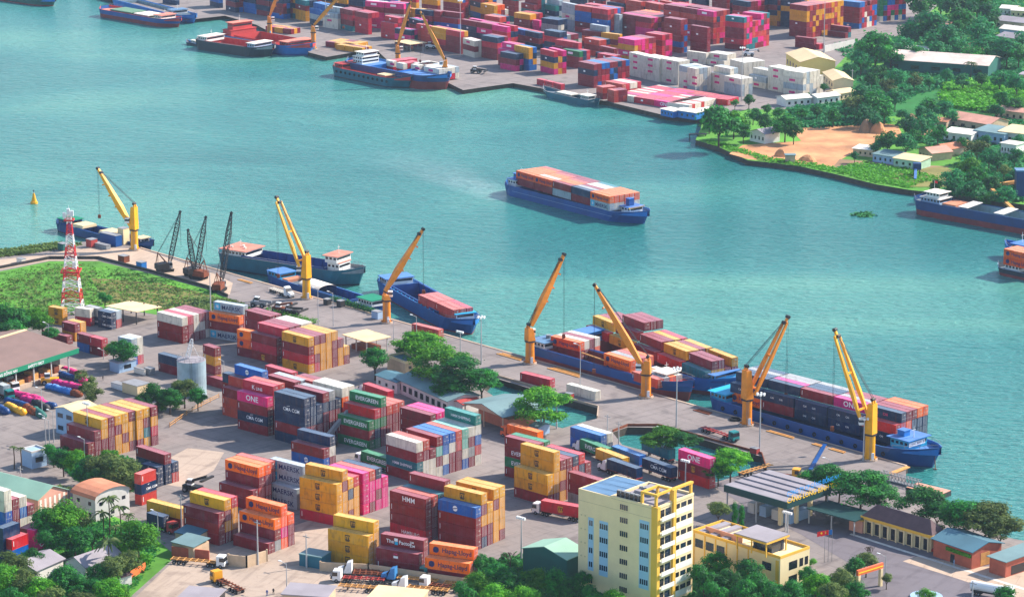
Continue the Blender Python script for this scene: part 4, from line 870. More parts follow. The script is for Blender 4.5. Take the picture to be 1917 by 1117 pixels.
def e(T, fr, Ls, B, H, zd):
    cabin(T, fr, 3, 9, 2.5, B - 2.5, zd, 2.4, 'hull_bright', 'hull_bright', .6); cabin(T, fr, 10, 16, 2, B - 2, zd, 2.6, 'white', 'wall_pale', .5); mast(T, fr, 5, B / 2, zd + 2.5, 4)
    b = MB(); b.text('LIBERTY 07', 1.5, fr(2.6, 2.4, zd + .7), mi=0); b.build('lettering', M['text_yellow'], T)
ship('blue barge with yellow lettering on its bow cabin at the right edge', NS(1873, 484), NS(2080, 528), 12, 4.2, 'hull_blue', 'hull_blue', .5, 'deck_blue', None, 'bow', 'stern', (.2, .8), 'barge', 'hull_bright', extra=e)
def e(T, fr, Ls, B, H, zd):
    cabin(T, fr, 3, 9, 2, B - 2, zd, 2.3, 'white', 'chassis_red', .3)
    b = MB(); b.hexa([fr(9, 2, zd + 5.4), fr(14, 2, zd + 5.4), fr(14, 3.2, zd + 5.4), fr(9, 3.2, zd + 5.4), fr(9, 2, zd + 5.6), fr(14, 2, zd + 5.6), fr(14, 3.2, zd + 5.6), fr(9, 3.2, zd + 5.6)]); b.build('gangplank', M['tarp_white'], T)
ship('dark barge carrying orange boxes at the right edge', NS(1862, 513), NS(2060, 556), 11, 2.6, 'hull_black', 'boot_red', 1.0, 'deck_grey', None, 'stern', 'bow', (.2, .8), 'barge', 'wall_blue', extra=e)
# near quay, left to right
def e(T, fr, Ls, B, H, zd):
    cabin(T, fr, 1.5, 8.5, 1.5, B - 1.5, zd, 2.5, 'hull_blue', 'fascia_green', .5); mast(T, fr, 3.5, B / 2, zd + 2.6, 3)
    b = MB()
    for x0, x1, m_ in ((10.5, 17, 0), (27, 34, 0)): b.hexa([fr(x0, 1, zd + .9), fr(x1, 1, zd + .9), fr(x1, B - 1, zd + .9), fr(x0, B - 1, zd + .9), fr(x0, 1.4, zd + 1.9), fr(x1, 1.4, zd + 1.9), fr(x1, B - 1.4, zd + 1.9), fr(x0, B - 1.4, zd + 1.9)])
    b.build('hold_cover', M['roof_cream'], T); cabin(T, fr, Ls - 6, Ls - 2.5, 2.5, B - 2.5, zd, 2.2, 'wall_pale', 'roof_cream', .4)
ship('small dark blue barge with cream hold covers behind the leftmost crane', NS(100, 432), NS(262, 474), 9, 3.2, 'hull_navy', 'hull_black', .4, 'deck_grey', ('hold_blue', .8, .9), 'stern', 'bow', (.25, .82), 'barge', 'hull_blue', extra=e)
def e(T, fr, Ls, B, H, zd):
    cabin(T, fr, 2.5, 13, 1.2, B - 1.2, zd, 2.6, 'white', 'deck_pink', .7, 1)
    b = MB()
    for x, y in ((5, 4), (8, 7), (10.5, 4.5)): b.cyl(fr(x, y, zd + 2.8), fr(x, y, zd + 3.5), .5, .5, 8)
    b.build('roof_vents', M['tarp_white'], T); mast(T, fr, 7, B / 2, zd + 2.8, 3)
    cabin(T, fr, Ls - 11, Ls - 6, 3, B - 3, zd, 3.0, 'white', 'deck_pink', .3, 1); cabin(T, fr, Ls - 11.5, Ls - 6.4, 2.2, B - 2.2, zd + 3.1, 2.4, 'white', 'deck_pink', .7, 1); mast(T, fr, Ls - 8.5, B / 2, zd + 5.7, 3.4)
ship('large dark teal ship with deep blue hold and pink topped cabins', NS(402, 502), NS(652, 541), 13, 5.6, 'hull_teal', 'hull_black', .6, 'deck_grey', ('hold_blue', 1.3, 1.2), 'stern', 'bow', (.19, .83), 'ship', 'steel_grey', extra=e, name='cargo_ship')
def e(T, fr, Ls, B, H, zd):
    cabin(T, fr, 1.2, 8.5, 1.2, B - 1.2, zd, 2.3, 'turquoise', 'deck_blue', .5); b = MB(); b.hexa([fr(9.5, 1.2, zd), fr(13, 1.2, zd), fr(13, B - 1.2, zd), fr(9.5, B - 1.2, zd), fr(9.5, 1.2, zd + 1), fr(13, 1.2, zd + 1), fr(13, B - 1.2, zd + 1), fr(9.5, B - 1.2, zd + 1)]); b.build('engine_hatch', M['roof_rust'], T)
    b = MB(); n = 8
    for i in range(n):
        a_, c_ = math.pi * i / n, math.pi * (i + 1) / n
        y0, y1 = B / 2 - (B / 2 - .6) * math.cos(a_), B / 2 - (B / 2 - .6) * math.cos(c_); z0, z1 = zd + 1 + 1.3 * math.sin(a_), zd + 1 + 1.3 * math.sin(c_)
        b.quad([fr(20, y0, z0), fr(32, y0, z0), fr(32, y1, z1), fr(20, y1, z1)])
    b.build('arched_cover', M['tarp_white'], T)
    cabin(T, fr, Ls - 10.5, Ls - 3, 1.4, B - 1.4, zd + .1, 2.5, 'white', 'fascia_green', .6)
ship('small blue barge with arched white cover beside the second crane', NS(494, 529), NS(700, 594), 9, 3.0, 'hull_blue', 'hull_blue', .3, 'deck_grey', ('hold_blue', 1.0, .8), 'stern', 'stern', (.28, .8), 'barge', 'hull_bright', extra=e)
def e(T, fr, Ls, B, H, zd):
    cabin(T, fr, 1.8, 8, 1.5, B - 1.5, zd, 2.2, 'wall_pale', 'deck_blue', .5); cabin(T, fr, Ls - 11, Ls - 5, 3.5, B - 3, zd, 2.2, 'white', 'turquoise', .7); mast(T, fr, Ls - 8, B / 2, zd + 2.3, 2.6)
    b = MB()
    for k in range(12): b.beam(fr(Ls * (.2 + .05 * k), .35, H + .15), fr(Ls * (.2 + .05 * k) + .5, .35, H + .15), .3, .3)
    b.build('deck_fittings', M['turquoise'], T)
ship('bright blue barge at a slant with brick red boxes near its bow', NS(700, 546), NS(848, 630), 13, 4.6, 'hull_blue', 'boot_red', .4, 'deck_blue', ('hold_blue', 1.2, 1.4), 'stern', 'bow', (.17, .8), 'barge', 'hull_bright', extra=e)
def e(T, fr, Ls, B, H, zd):
    cabin(T, fr, 2, 8.5, 1.5, B - 1.5, zd, 2.3, 'white', 'roof_blue', .5)
    b = MB()
    for x in (5, 8): b.cyl(fr(x, B / 2 + 1, zd + 2.5), fr(x, B / 2 + 1, zd + 3.6), .8, .8, 10)
    b.build('water_tanks', M['steel_grey'], T)
    cabin(T, fr, Ls - 12, Ls - 7, 3.5, B - 2.5, zd, 2.5, 'white', 'tarp_white', .6); mast(T, fr, Ls - 9, B / 2, zd + 2.6, 3)
    b = MB(); b.beam(fr(Ls * .35, B * .3, H + 1.2), fr(Ls * .52, B * .2, H + 1.2), .35, .35); b.build('spreader_bar', M['timber'], T)
ship('high riding blue barge over dull red, alongside the quay with three loads', QS(978, 1.2), QS(1262, 1.2), 11.5, 5.7, 'hull_blue', 'boot_red', 3.0, 'deck_red', ('boot_red', .8, 1.0), 'stern', 'bow', (.15, .86), 'barge', 'hull_blue', extra=e)
def e(T, fr, Ls, B, H, zd):
    cabin(T, fr, 1, 6.5, 2, B - 3, zd, 3.4, 'hull_bright', 'deck_blue', .4); cabin(T, fr, Ls - 9, Ls - 4.5, 3, B - 3, zd, 2.0, 'turquoise', 'deck_blue', .8); mast(T, fr, Ls - 6.5, B / 2, zd + 2, 2.5)
    b = MB()
    for x, y in ((Ls - 11, 5), (Ls - 10.5, 6.5)): b.blob(fr(x, y, zd + 2.6), .7, .7, .7)
    b.build('life_rafts', M['tarp_white'], T)
ship('outer blue barge stacked with maroon and yellow boxes', QS(1050, 14.2), QS(1345, 14.2), 16, 5.2, 'hull_bright', 'boot_red', 1.2, 'deck_blue', ('boot_red', .6, .7), 'stern', 'bow', (.1, .88), 'barge', 'hull_blue', extra=e)
def e(T, fr, Ls, B, H, zd):
    cabin(T, fr, 1.6, 7.6, 1.6, B - 2, zd, 2.6, 'turquoise', 'logo_sky', .7); cabin(T, fr, Ls - 12.5, Ls - 6, 4.2, B - 3, zd, 2.9, 'turquoise', 'deck_blue', .9)
    cabin(T, fr, Ls - 11.5, Ls - 9, 6, B - 7, zd + 3.1, 1.6, 'hull_bright', 'deck_blue', .2, windows=False); mast(T, fr, Ls - 7, B / 2, zd + 3, 3.4, 'tower_white')
    b = MB(); b.hexa([fr(Ls - 5.6, 4, zd + 1.2), fr(Ls - 5.5, 4, zd + 1.2), fr(Ls - 5.5, 11, zd + 1.2), fr(Ls - 5.6, 11, zd + 1.2), fr(Ls - 5.6, 4, zd + 2.4), fr(Ls - 5.5, 4, zd + 2.4), fr(Ls - 5.5, 11, zd + 2.4), fr(Ls - 5.6, 11, zd + 2.4)]); nb = b.build('name_board', M['text_white'], T)
    for i, y in enumerate((4.6, 6.0, 7.4, 8.8)): pass
    MB().text('LONG BINH 45', 1.0, fr(Ls - 5.42, 4.2, zd + 1.5), xd=(0, 1, 0)).build('lettering', M['text_navy'], nb)
    b = MB(); b.beam(fr(Ls + 1.6, B / 2 - 1, H * .7), fr(Ls + 2, B / 2 - 1, 0), .18, .18); b.beam(fr(Ls + 1.2, B / 2 - 1, .2), fr(Ls + 2.6, B / 2 - 1, .2), .2, .2); b.build('anchor', M['rust'], T)
ship('long blue barge piled with navy boxes beside the last two cranes', QS(1316, 1.4), QS(1712, 1.4), 15.5, 5.0, 'hull_blue', 'hull_navy', .4, 'deck_blue', ('hold_blue', .3, .7), 'stern', 'bow', (.09, .88), 'barge', 'hull_bright', fenders=13, extra=e)
# far bank vessels
def simple(rf='roof_white', wall='white', x0=.05, lv=1, two=False, cover=None):
    def f(T, fr, Ls, B, H, zd):
        a_ = Ls * x0; cabin(T, fr, a_, a_ + 6, 1.8, B - 1.8, zd, 2.4 * lv, wall, rf, .5, lv)
        if two: cabin(T, fr, Ls - 11, Ls - 6, 2.2, B - 2.2, zd, 2.4, 'white', rf, .5)
        mast(T, fr, a_ + 3, B / 2, zd + 2.4 * lv, 3)
        if cover:
            for c0, c1, cm in cover:
                b = MB(); b.hexa([fr(Ls * c0, 1.5, zd + 1), fr(Ls * c1, 1.5, zd + 1), fr(Ls * c1, B - 1.5, zd + 1), fr(Ls * c0, B - 1.5, zd + 1), fr(Ls * c0, 1.6, zd + 1.5), fr(Ls * c1, 1.6, zd + 1.5), fr(Ls * c1, B - 1.6, zd + 1.5), fr(Ls * c0, B - 1.6, zd + 1.5)]); b.build('hold_cover', M[cm], T)
    return f
ship('green sterned ship cut by the top edge', NS(-40, -4), NS(84, 14), 12, 3.6, 'wall_green', 'boot_red', .6, 'deck_grey', None, extra=simple(), cat='ship', name='cargo_ship')
ship('blue and red barge with a green hold cover, nearest the top left', NS(181, 31), NS(314, 54), 14, 4.4, 'hull_blue', 'boot_red', 2.0, 'deck_pink', ('tarp_green', .6, 1.5), 'stern', 'bow', (.15, .75), 'barge', 'deck_red', extra=simple('deck_pink', 'white', .78, 1, False, ((.16, .46, 'tarp_green'), (.5, .7, 'tarp_white'))))
ship('bright blue barge just behind the green covered one', NS(205, 10), NS(343, 46), 13, 4, 'hull_bright', 'hull_blue', .6, 'deck_grey', ('hold_grey', .6, 1.5), extra=simple('roof_blue', 'white', .76))
def e(T, fr, Ls, B, H, zd):
    cabin(T, fr, 2, 8, 2, B - 2, zd, 2.6, 'white', 'roof_white', .5); cabin(T, fr, Ls - 10, Ls - 5, 2, B - 2, zd, 2.6, 'wall_blue', 'roof_white', .6); mast(T, fr, 5, B / 2, zd + 2.6, 3)
ship('black hulled barge with dark red hold in front of the red ship', NS(362, 92), NS(484, 110), 17, 5.0, 'hull_black', 'hull_black', .5, 'deck_red', ('deck_red', .9, 1.3), 'stern', 'bow', (.12, .8), 'barge', 'steel_grey', extra=e)
def e(T, fr, Ls, B, H, zd):
    cabin(T, fr, 2, 9, 2, B - 2, zd, 3.2, 'deck_red', 'deck_red', .3, windows=False); cabin(T, fr, 3.5, 8, 4, B - 4, zd + 3.3, 3.6, 'deck_red', 'deck_pink', .8)
    cabin(T, fr, Ls - 13, Ls - 6, 2, B - 2, zd, 2.4, 'deck_red', 'deck_pink', .5); mast(T, fr, 5.5, B / 2, zd + 7, 4)
ship('red decked ship with a blue hull and tall red tower cabin', NS(408, 82), NS(548, 108), 21, 5.2, 'hull_bright', 'hull_blue', .8, 'deck_red', ('deck_red', 1.4, 1.6), 'stern', 'bow', (.17, .76), 'ship', 'deck_red', extra=e, name='cargo_ship')
def e(T, fr, Ls, B, H, zd): cabin(T, fr, 3, 6, 1, B - 1, zd, 2, 'white', 'tarp_white', .3); cabin(T, fr, 6.3, 7.6, 1.4, B - 1.4, zd, 1.4, 'wall_blue', 'tarp_white', .2)
ship('tiny dark tug against the stern of the black barge', NS(348, 84), NS(380, 89), 4, 1.4, 'hull_black', 'hull_black', .3, 'deck_grey', None, extra=e, cat='tugboat', name='tugboat')
ship('red decked barge with a teal hull and row of tyres', NS(618, 142), NS(742, 168), 15, 4.8, 'hull_teal', 'hull_black', .5, 'deck_red', ('deck_red', .8, 1.2), 'stern', 'bow', (.14, .8), 'barge', 'deck_red', fenders=12, extra=simple('deck_red', 'deck_red', .03, 1, False, ((.68, .8, 'roof_cream'),)))
def e(T, fr, Ls, B, H, zd):
    cabin(T, fr, 4, 11, 4, B - 4, zd, 3.4, 'white', 'tarp_white', .3, 2); cabin(T, fr, 5.5, 11, 5, B - 5, zd + 3.6, 2.1, 'white', 'tarp_white', .7); mast(T, fr, 8, B / 2, zd + 5.7, 4)
ship('tall dark blue ship over a pink red bow with a white deckhouse', NS(640, 140), NS(806, 172), 19, 6.8, 'hull_navy', 'boot_red', 3.8, 'deck_blue', ('hull_bright', .8, 1.6), 'stern', 'bow', (.28, .62), 'ship', 'deck_blue', extra=e, name='cargo_ship')
ship('dark green barge beside the flat rows of red boxes', NS(1012, 181), NS(1102, 201), 8, 3.0, 'hull_teal', 'hull_teal', .4, 'deck_grey', ('hull_teal', .8, 1), 'bow', 'stern', (.2, .74), 'barge', 'steel_grey', extra=simple('roof_white', 'wall_pale', .76, 1, False, ((.28, .58, 'tarp_white'),)))
# buoy
B_ = at(64, 381, WZ); T = thing('channel_buoy', 'small yellow buoy with a topmark alone in the river at left', 'buoy', B_)
b = MB(); b.cyl((0, 0, -.4), (0, 0, .8), 1.5, 1.5, 16); b.cyl((0, 0, .8), (0, 0, 4.2), 1.1, .35, 12); b.build('float', M['crane_yellow'], T)
b = MB(); b.cyl((0, 0, 4.2), (0, 0, 5.4), .08, .08, 6); b.cyl((0, 0, 5), (0, 0, 5.7), .4, .02, 8); b.build('topmark', M['cable'], T)
# ---------------------------------------------------------------- buildings
class House:
    def __init__(s, name, label, cat, P0, P1, D, z, wall='wall_pale', roof='flat', roofm='roof_grey', rise=1.4, over=.5, win=None, ewin=None, base=0.0, group=None, walls=True, door=None):
        a = at(P0[0], P0[1], z).to_2d(); b_ = at(P1[0], P1[1], z).to_2d(); u = (b_ - a); s.W = u.length; u.normalize(); v = Vector((-u.y, u.x))
        if isinstance(D, tuple): D = (at(D[0], D[1], z).to_2d() - b_).dot(v)
        s.D = D; s.z = z; s.T = thing(name, label, cat, (a.x, a.y, base), math.atan2(u.y, u.x), group); W_ = s.W
        h = z - base; s.h = h
        if walls is True: s.wall = MB().box(0, W_, 0, D, 0, h).build('wall', M[wall], s.T)
        elif walls == 'posts':
            for x, y in ((.3, .3), (W_ - .3, .3), (W_ - .3, D - .3), (.3, D - .3), (W_ / 2, .3), (W_ / 2, D - .3)): MB().box(x - .15, x + .15, y - .15, y + .15, 0, h).build('post', M[wall], s.T)
        b = MB(); o = over; x0, x1, y0, y1 = -o, W_ + o, -o, D + o; t = .18
        if roof == 'flat': b.box(x0, x1, y0, y1, h, h + .25)
        elif roof == 'parapet':
            b.box(0, W_, 0, D, h, h + .05, 1)
            for q_ in ((-.02, W_ + .02, -.02, .25), (-.02, W_ + .02, D - .25, D + .02)): b.box(q_[0], q_[1], q_[2], q_[3], h, h + rise)
            for q_ in ((-.02, .25, .25, D - .25), (W_ - .25, W_ + .02, .25, D - .25)): b.box(q_[0], q_[1], q_[2], q_[3], h, h + rise)
        elif roof in ('gable_x', 'gable_y'):
            if roof == 'gable_x':
                m_ = (y0 + y1) / 2
                for ya, za, yb, zb in ((y0, h, m_, h + rise), (m_, h + rise, y1, h)): b.hexa([(x0, ya, za), (x1, ya, za), (x1, yb, zb), (x0, yb, zb), (x0, ya, za + t), (x1, ya, za + t), (x1, yb, zb + t), (x0, yb, zb + t)])
                b.quad([(0, 0, h), (0, D, h), (0, D / 2, h + rise * .94)], 1); b.quad([(W_, D, h), (W_, 0, h), (W_, D / 2, h + rise * .94)], 1)
            else:
                m_ = (x0 + x1) / 2
                for xa, za, xb, zb in ((x0, h, m_, h + rise), (m_, h + rise, x1, h)): b.hexa([(xa, y0, za), (xb, y0, zb), (xb, y1, zb), (xa, y1, za), (xa, y0, za + t), (xb, y0, zb + t), (xb, y1, zb + t), (xa, y1, za + t)])
                b.quad([(0, 0, h), (W_, 0, h), (W_ / 2, 0, h + rise * .94)], 1); b.quad([(W_, D, h), (0, D, h), (W_ / 2, D, h + rise * .94)], 1)
        elif roof == 'shed': b.hexa([(x0, y0, h), (x1, y0, h), (x1, y1, h + rise), (x0, y1, h + rise), (x0, y0, h + t), (x1, y0, h + t), (x1, y1, h + rise + t), (x0, y1, h + rise + t)])
        elif roof == 'hip':
            k = min(W_, D) / 2 + o; p = [(x0, y0, h), (x1, y0, h), (x1, y1, h), (x0, y1, h)]
            r0, r1 = ((x0 + k, (y0 + y1) / 2, h + rise), (x1 - k, (y0 + y1) / 2, h + rise)) if W_ >= D else (((x0 + x1) / 2, y0 + k, h + rise), ((x0 + x1) / 2, y1 - k, h + rise))
            if W_ >= D: b.quad([p[0], p[1], r1, r0]); b.quad([p[1], p[2], r1]); b.quad([p[2], p[3], r0, r1]); b.quad([p[3], p[0], r0])
            else: b.quad([p[0], p[1], r0]); b.quad([p[1], p[2], r1, r0]); b.quad([p[2], p[3], r1]); b.quad([p[3], p[0], r0, r1])
            b.box(x0, x1, y0, y1, h - .25, h)
        elif roof == 'barrel':
            n = 8
            for i in range(n):
                a_, c_ = math.pi * i / n, math.pi * (i + 1) / n; ya, yb = (y0 + y1) / 2 - (y1 - y0) / 2 * math.cos(a_), (y0 + y1) / 2 - (y1 - y0) / 2 * math.cos(c_)
                b.quad([(x0, ya, h + rise * math.sin(a_)), (x1, ya, h + rise * math.sin(a_)), (x1, yb, h + rise * math.sin(c_)), (x0, yb, h + rise * math.sin(c_))])
            b.quad([(W_, y0 + (y1 - y0) * .5 - (y1 - y0) / 2 * math.cos(math.pi * i / 8), h + rise * .97 * math.sin(math.pi * i / 8)) for i in range(9)], 1)
        s.roof = b.build('roof', [M[roofm], M[wall]], s.T)
        if win: s.wins(win, 'front')
        if ewin: s.wins(ewin, 'end')
        if door: s.rect(door, W_ * .45, W_ * .45 + 1.4, 0, 2.3, 'door', 'front')
    def rect(s, m, x0, x1, z0, z1, name='window', side='front', t=.05, parent=None):
        b = MB()
        if side == 'front': b.box(x0, x1, -t, .02, z0, z1)
        else: b.box(s.W - .02, s.W + t, x0, x1, z0, z1)
        return b.build(name, M[m], parent or s.T)
    def wins(s, w, side):
        rows, cols, wf, hf = w[:4]; m = w[4] if len(w) > 4 else 'glass_dark'; ln = s.W if side == 'front' else s.D; fh = s.h / rows
        for r_ in range(rows):
            for c_ in range(cols):
                x = ln * (c_ + .5) / cols; hw = ln / cols * wf / 2; z0 = fh * (r_ + .5) - fh * hf / 2; s.rect(m, x - hw, x + hw, z0, z0 + fh * hf, side=side)
H_ = House
# tower block
tb = H_('office_tower', 'tall cream office tower with yellow pillars and white balconies', 'building', (1083, 916), (1230, 954), (1310, 930), 25.5, 'cream', 'parapet', 'yellow_wall', .02, 0)
Wt, Dt, ht, T = tb.W, tb.D, 25.5, tb.T
bpy.data.objects.remove(tb.roof); x4 = Wt * .42
b = MB(); b.box(0, x4, -.02, .3, ht, ht + .35); b.box(-.02, .3, .3, Dt, ht, ht + .35); b.box(.3, x4, Dt - .3, Dt + .02, ht, ht + .35); b.build('parapet', M['cream'], T)
b = MB(); b.hexa([(.3, .3, ht + .05), (x4, .3, ht + .05), (x4, Dt - .3, ht + .05), (.3, Dt - .3, ht + .05), (.3, .3, ht + .2), (x4, .3, ht + .5), (x4, Dt - .3, ht + .5), (.3, Dt - .3, ht + .2)])
for k in range(1, 4): b.box(.35, x4 - .05, Dt * k / 4, Dt * k / 4 + .1, ht + .5, ht + .56)
b.build('roof', M['roof_blue'], T)
b = MB(); b.box(x4, Wt, 0, Dt, ht, ht + .12); b.build('roof_terrace', M['roof_grey'], T)
b = MB()
for q_ in ((x4, Wt, -.15, .35), (x4, Wt, Dt - .35, Dt + .15), (x4, x4 + .5, .35, Dt - .35), (Wt - .35, Wt + .15, .35, Dt - .35)): b.box(*q_, ht + .12, ht + .7)
b.build('roof_edge', M['cream'], T)
b = MB(); xp = Wt * .79                                     # open frame over the corner terrace
for x, y in ((xp, .1), (Wt - .9, .1), (Wt - .9, Dt * .42), (xp, Dt * .42), (Wt - .9, Dt * .95)): b.box(x, x + .6, y, y + .6, ht + .7, ht + 3.2)
for y in (.1, Dt * .42): b.box(xp, Wt, y, y + .6, ht + 3.2, ht + 3.7)
for x in (xp, Wt - .9): b.box(x, x + .6, .9, Dt * .42, ht + 3.2, ht + 3.7)
b.box(Wt - .9, Wt, Dt * .42 + .8, Dt * .95 + .6, ht + 3.2, ht + 3.7); b.build('roof_frame', M['yellow_wall'], T)
for i in range(6):
    b = MB(); x = x4 + 1 + i * 1.35; b.box(x, x + 1.1, .9, 1.7, ht + .12, ht + 2.1); ac = b.build('air_conditioner', M['steel_grey'], T); MB().box(x + .1, x + 1, .84, .9, ht + .4, ht + 1.9).build('grille', M['glass_dark'], ac)
b = MB()
for i in range(9): b.cyl((Wt * .52 + i * 1.1, Dt * .6, ht + .2), (Wt * .52 + i * 1.1, Dt * .6, ht + 1.4), .5, .5, 8)
b.build('water_tanks', M['steel_grey'], T)
MB().box(x4 + 2, Wt * .72, Dt * .45, Dt * .9, ht + .12, ht + .9).build('stair_head', M['roof_grey'], T)
MB().box(-.04, Wt * .93, -.05, .02, 22.9, 23.0).build('string_course', M['cream_dark'], T)
def wgroup(cx, zc, n, w=.42, gap=.2, h=1.35, m='glass'):
    x = Wt * cx - (n * w + (n - 1) * gap) / 2
    for i in range(n): tb.rect(m, x + i * (w + gap), x + i * (w + gap) + w, zc - h / 2, zc + h / 2, t=.09)
for cx, z0, z1, wd in ((.165, 5.6, 19.2, 1.7), (.33, 5.0, 19.1, 2.7), (.845, 4.6, 22.0, 3.0)): tb.rect('light_blue_panel', Wt * cx - wd / 2, Wt * cx + wd / 2, z0, z1, 'wall_panel')
for zc in (17.8, 14.3, 10.8, 7.2, 3.0): wgroup(.165, zc, 2)
for zc in (17.7, 14.2, 10.6, 7.1): wgroup(.33, zc, 4, .45)
for zc in (24.0, 20.7, 17.2, 13.6, 10.1, 6.5, 3.0): wgroup(.585, zc, 4)
for zc in (20.5, 17.0, 13.4, 9.9, 6.4): wgroup(.845, zc, 4, .45)
for y0, y1, w_ in ((-.5, .6, 1.6), (Dt * .40, Dt * .40 + 1.1, .5)): MB().box(Wt - w_ + .3, Wt + .6, y0, y1, 0, ht + .7 if y0 < 0 else ht + 3.6).build('pillar', M['yellow_wall'], T)
for k in range(7):
    z0 = 1.6 + 3.5 * k
    b = MB(); b.box(Wt, Wt + 1.15, .62, Dt * .40, z0, z0 + .2); b.box(Wt + 1.0, Wt + 1.15, .62, Dt * .40, z0 + .2, z0 + 1.1); bc = b.build('balcony', M['white'], T)
    tb.rect('glass_dark', 1.2, Dt * .2, z0 + .5, z0 + 2.4, side='end'); tb.rect('glass', Dt * .23, Dt * .37, z0 + .2, z0 + 2.4, name='window', side='end')
    tb.rect('white', Dt * .49, Dt * .97, z0 - .4, z0 + 1.1, 'spandrel', 'end'); tb.rect('glass_dark', Dt * .5, Dt * .62, z0 + 1.2, z0 + 2.4, side='end'); tb.rect('glass', Dt * .66, Dt * .8, z0 + 1.2, z0 + 2.4, side='end'); tb.rect('glass_dark', Dt * .84, Dt * .95, z0 + 1.2, z0 + 2.4, side='end')
for x in (.04, .09):
    for zc in (19.3, 15.8, 12.3, 8.8): MB().cyl((Wt * x, -.06, zc), (Wt * x, .02, zc), .22, .22, 10).build('vent', M['cream_dark'], T)
# annex
an = H_('annex_building', 'low yellow two storey annex right of the tower block', 'building', (1297, 995), (1461, 1046), (1514, 1026), 8.6, 'cream', 'parapet', 'yellow_wall', .7, 0)
T = an.T; W_, D_ = an.W, an.D
for k in range(6):
    x0 = W_ * (.02 + k * .125)
    if k < 3: an.rect('glass', x0 + .3, x0 + W_ * .1, 5.0, 7.2)
    an.rect('yellow_wall', x0 - .25, x0 + .1, 0, 8.6, 'pilaster', t=.12)
an.rect('glass', W_ * .8, W_ * .9, 4.8, 6.8); an.rect('yellow_wall', W_ * .95, W_ * .985, 0, 8, 'pilaster', t=.1)
for f0, f1 in ((.3, .58), (.66, .78), (.84, .95)):
    for z0 in (1.2, 4.9): an.rect('glass_dark', D_ * f0, D_ * f1, z0, z0 + 2.1, side='end')
MB().box(W_ * .08, W_ * .5, D_ * .2, D_ * .22, 8.65, 10.2).build('roof_screen', M['roof_pink'], T)
for k in range(3): MB().box(W_ * (.05 + .13 * k), W_ * (.12 + .13 * k), .5, D_ - .5, 8.66, 9.3).build('roof_hatch', M['roof_grey'], T)
pv = H_('roof_pavilion', 'yellow open pavilion with flat pale roof on the annex', 'pavilion', (1377, 998), (1435, 1015), (1474, 1000), 12.6, 'yellow_wall', 'flat', 'roof_grey', .3, .25, base=8.66, walls='posts')
MB().box(pv.W * .3, pv.W * .9, pv.D * .4, pv.D - .2, 0, 2.9).build('glass_room', M['glass'], pv.T)
MB().box(-.3, pv.W + .3, -.3, pv.D + .3, pv.h - .5, pv.h - .02).build('roof_edge', M['yellow_wall'], pv.T)
# gate canopy with its sign
gc = H_('gate_canopy', 'grey roofed gate canopy with dark green fascia and the port name sign', 'canopy', (1359, 908), (1472, 940), (1550, 911), 8.0, 'concrete_pole', 'flat', 'roof_grey', .9, .2, walls='posts')
W_, D_ = gc.W, gc.D
MB().box(-.35, W_ + .35, -.45, -.2, 6.3, 8.2).build('fascia', M['fascia_dark'], gc.T); fs = MB().box(W_ + .2, W_ + .45, -.2, D_ + .3, 6.3, 8.2).build('fascia', M['fascia_dark'], gc.T)
b = MB()
for k in range(1, 5): b.box(.0, W_, D_ * k / 5, D_ * k / 5 + .5, 8.25, 8.6)
b.build('roof_ridges', M['roof_grey'], gc.T)
def sign(par, body, size, org, xd, mi_, yd=(0, 0, 1), sx=1.0): MB().text(body, size, org, xd, yd, sx=sx).build('lettering', M[mi_], par)
L_ = D_ / 13.5
sign(gc.T, 'CÔNG TY CP CẢNG ĐỒNG NAI', 1.75, (W_ + .6, -.6, 9.9), (0, 1, 0), 'text_blue', sx=.74 * D_ / 15)
sign(gc.T, 'CẢNG LONG BÌNH TÂN', 1.95, (W_ + .6, -.4, 7.9), (0, 1, 0), 'text_yellow', sx=.86 * D_ / 15)
for k in range(4): MB().box(W_ * .15 + k * W_ * .2, W_ * .15 + k * W_ * .2 + 2.2, D_ * .3, D_ * .75, 0, 2.8).build('gate_booth', M['wall_blue'] if k % 2 else M['wall_pale'], gc.T)
for k, (x, y) in enumerate(((1461, 982), (1490, 978), (1516, 964))):
    p = at(x, y); o = thing('gate_pillar', ('square cream gate pillar at the road gate, ' + ['leftmost', 'middle', 'rightmost'][k] + ' of the three'), 'pillar', p, R(-44), 'cream pillars of the road gate')
    MB().box(-.5, .5, -.5, .5, 0, 5.2).build('shaft', M['cream'], o); MB().box(-.65, .65, -.65, .65, 5.2, 5.6).build('cap', M['yellow_wall'], o)
cn = H_('low_canopy', 'flat dark teal canopy behind the gate pillars', 'canopy', (1512, 952), (1600, 976), 9, 4.0, 'concrete_pole', 'flat', 'fascia_dark', .3, .2, walls='posts')
# tiled building and neighbours
tl = H_('tiled_roof_building', 'long yellow trimmed building under dark hipped tile roofs by the road', 'building', (1620, 965), (1744, 1001), (1764, 994), 4.6, 'cream', 'hip', 'roof_tile', 3.2, .8)
MB().box(-.85, tl.W + .85, -.9, -.82, 4.0, 4.75).build('fascia', M['yellow_wall'], tl.T); MB().box(tl.W + .82, tl.W + .9, -.8, tl.D + .8, 4.0, 4.75).build('fascia', M['yellow_wall'], tl.T)
for k in range(8): tl.rect('glass_dark', tl.W * (.03 + k * .122), tl.W * (.09 + k * .122), .2, 3.2)
for k in range(9): MB().box(tl.W * (.005 + k * .12), tl.W * (.005 + k * .12) + .35, -.7, -.4, 0, 4.2).build('post', M['cream'], tl.T)
t2 = H_('teal_roofed_hall', 'brick walled hall with sloping teal sheet roofs by the river', 'building', (1748, 1008), (1820, 1033), (1850, 1008), 4.6, 'brick_wall', 'gable_x', 'roof_teal_deep', 1.6, .6, door='glass_dark')
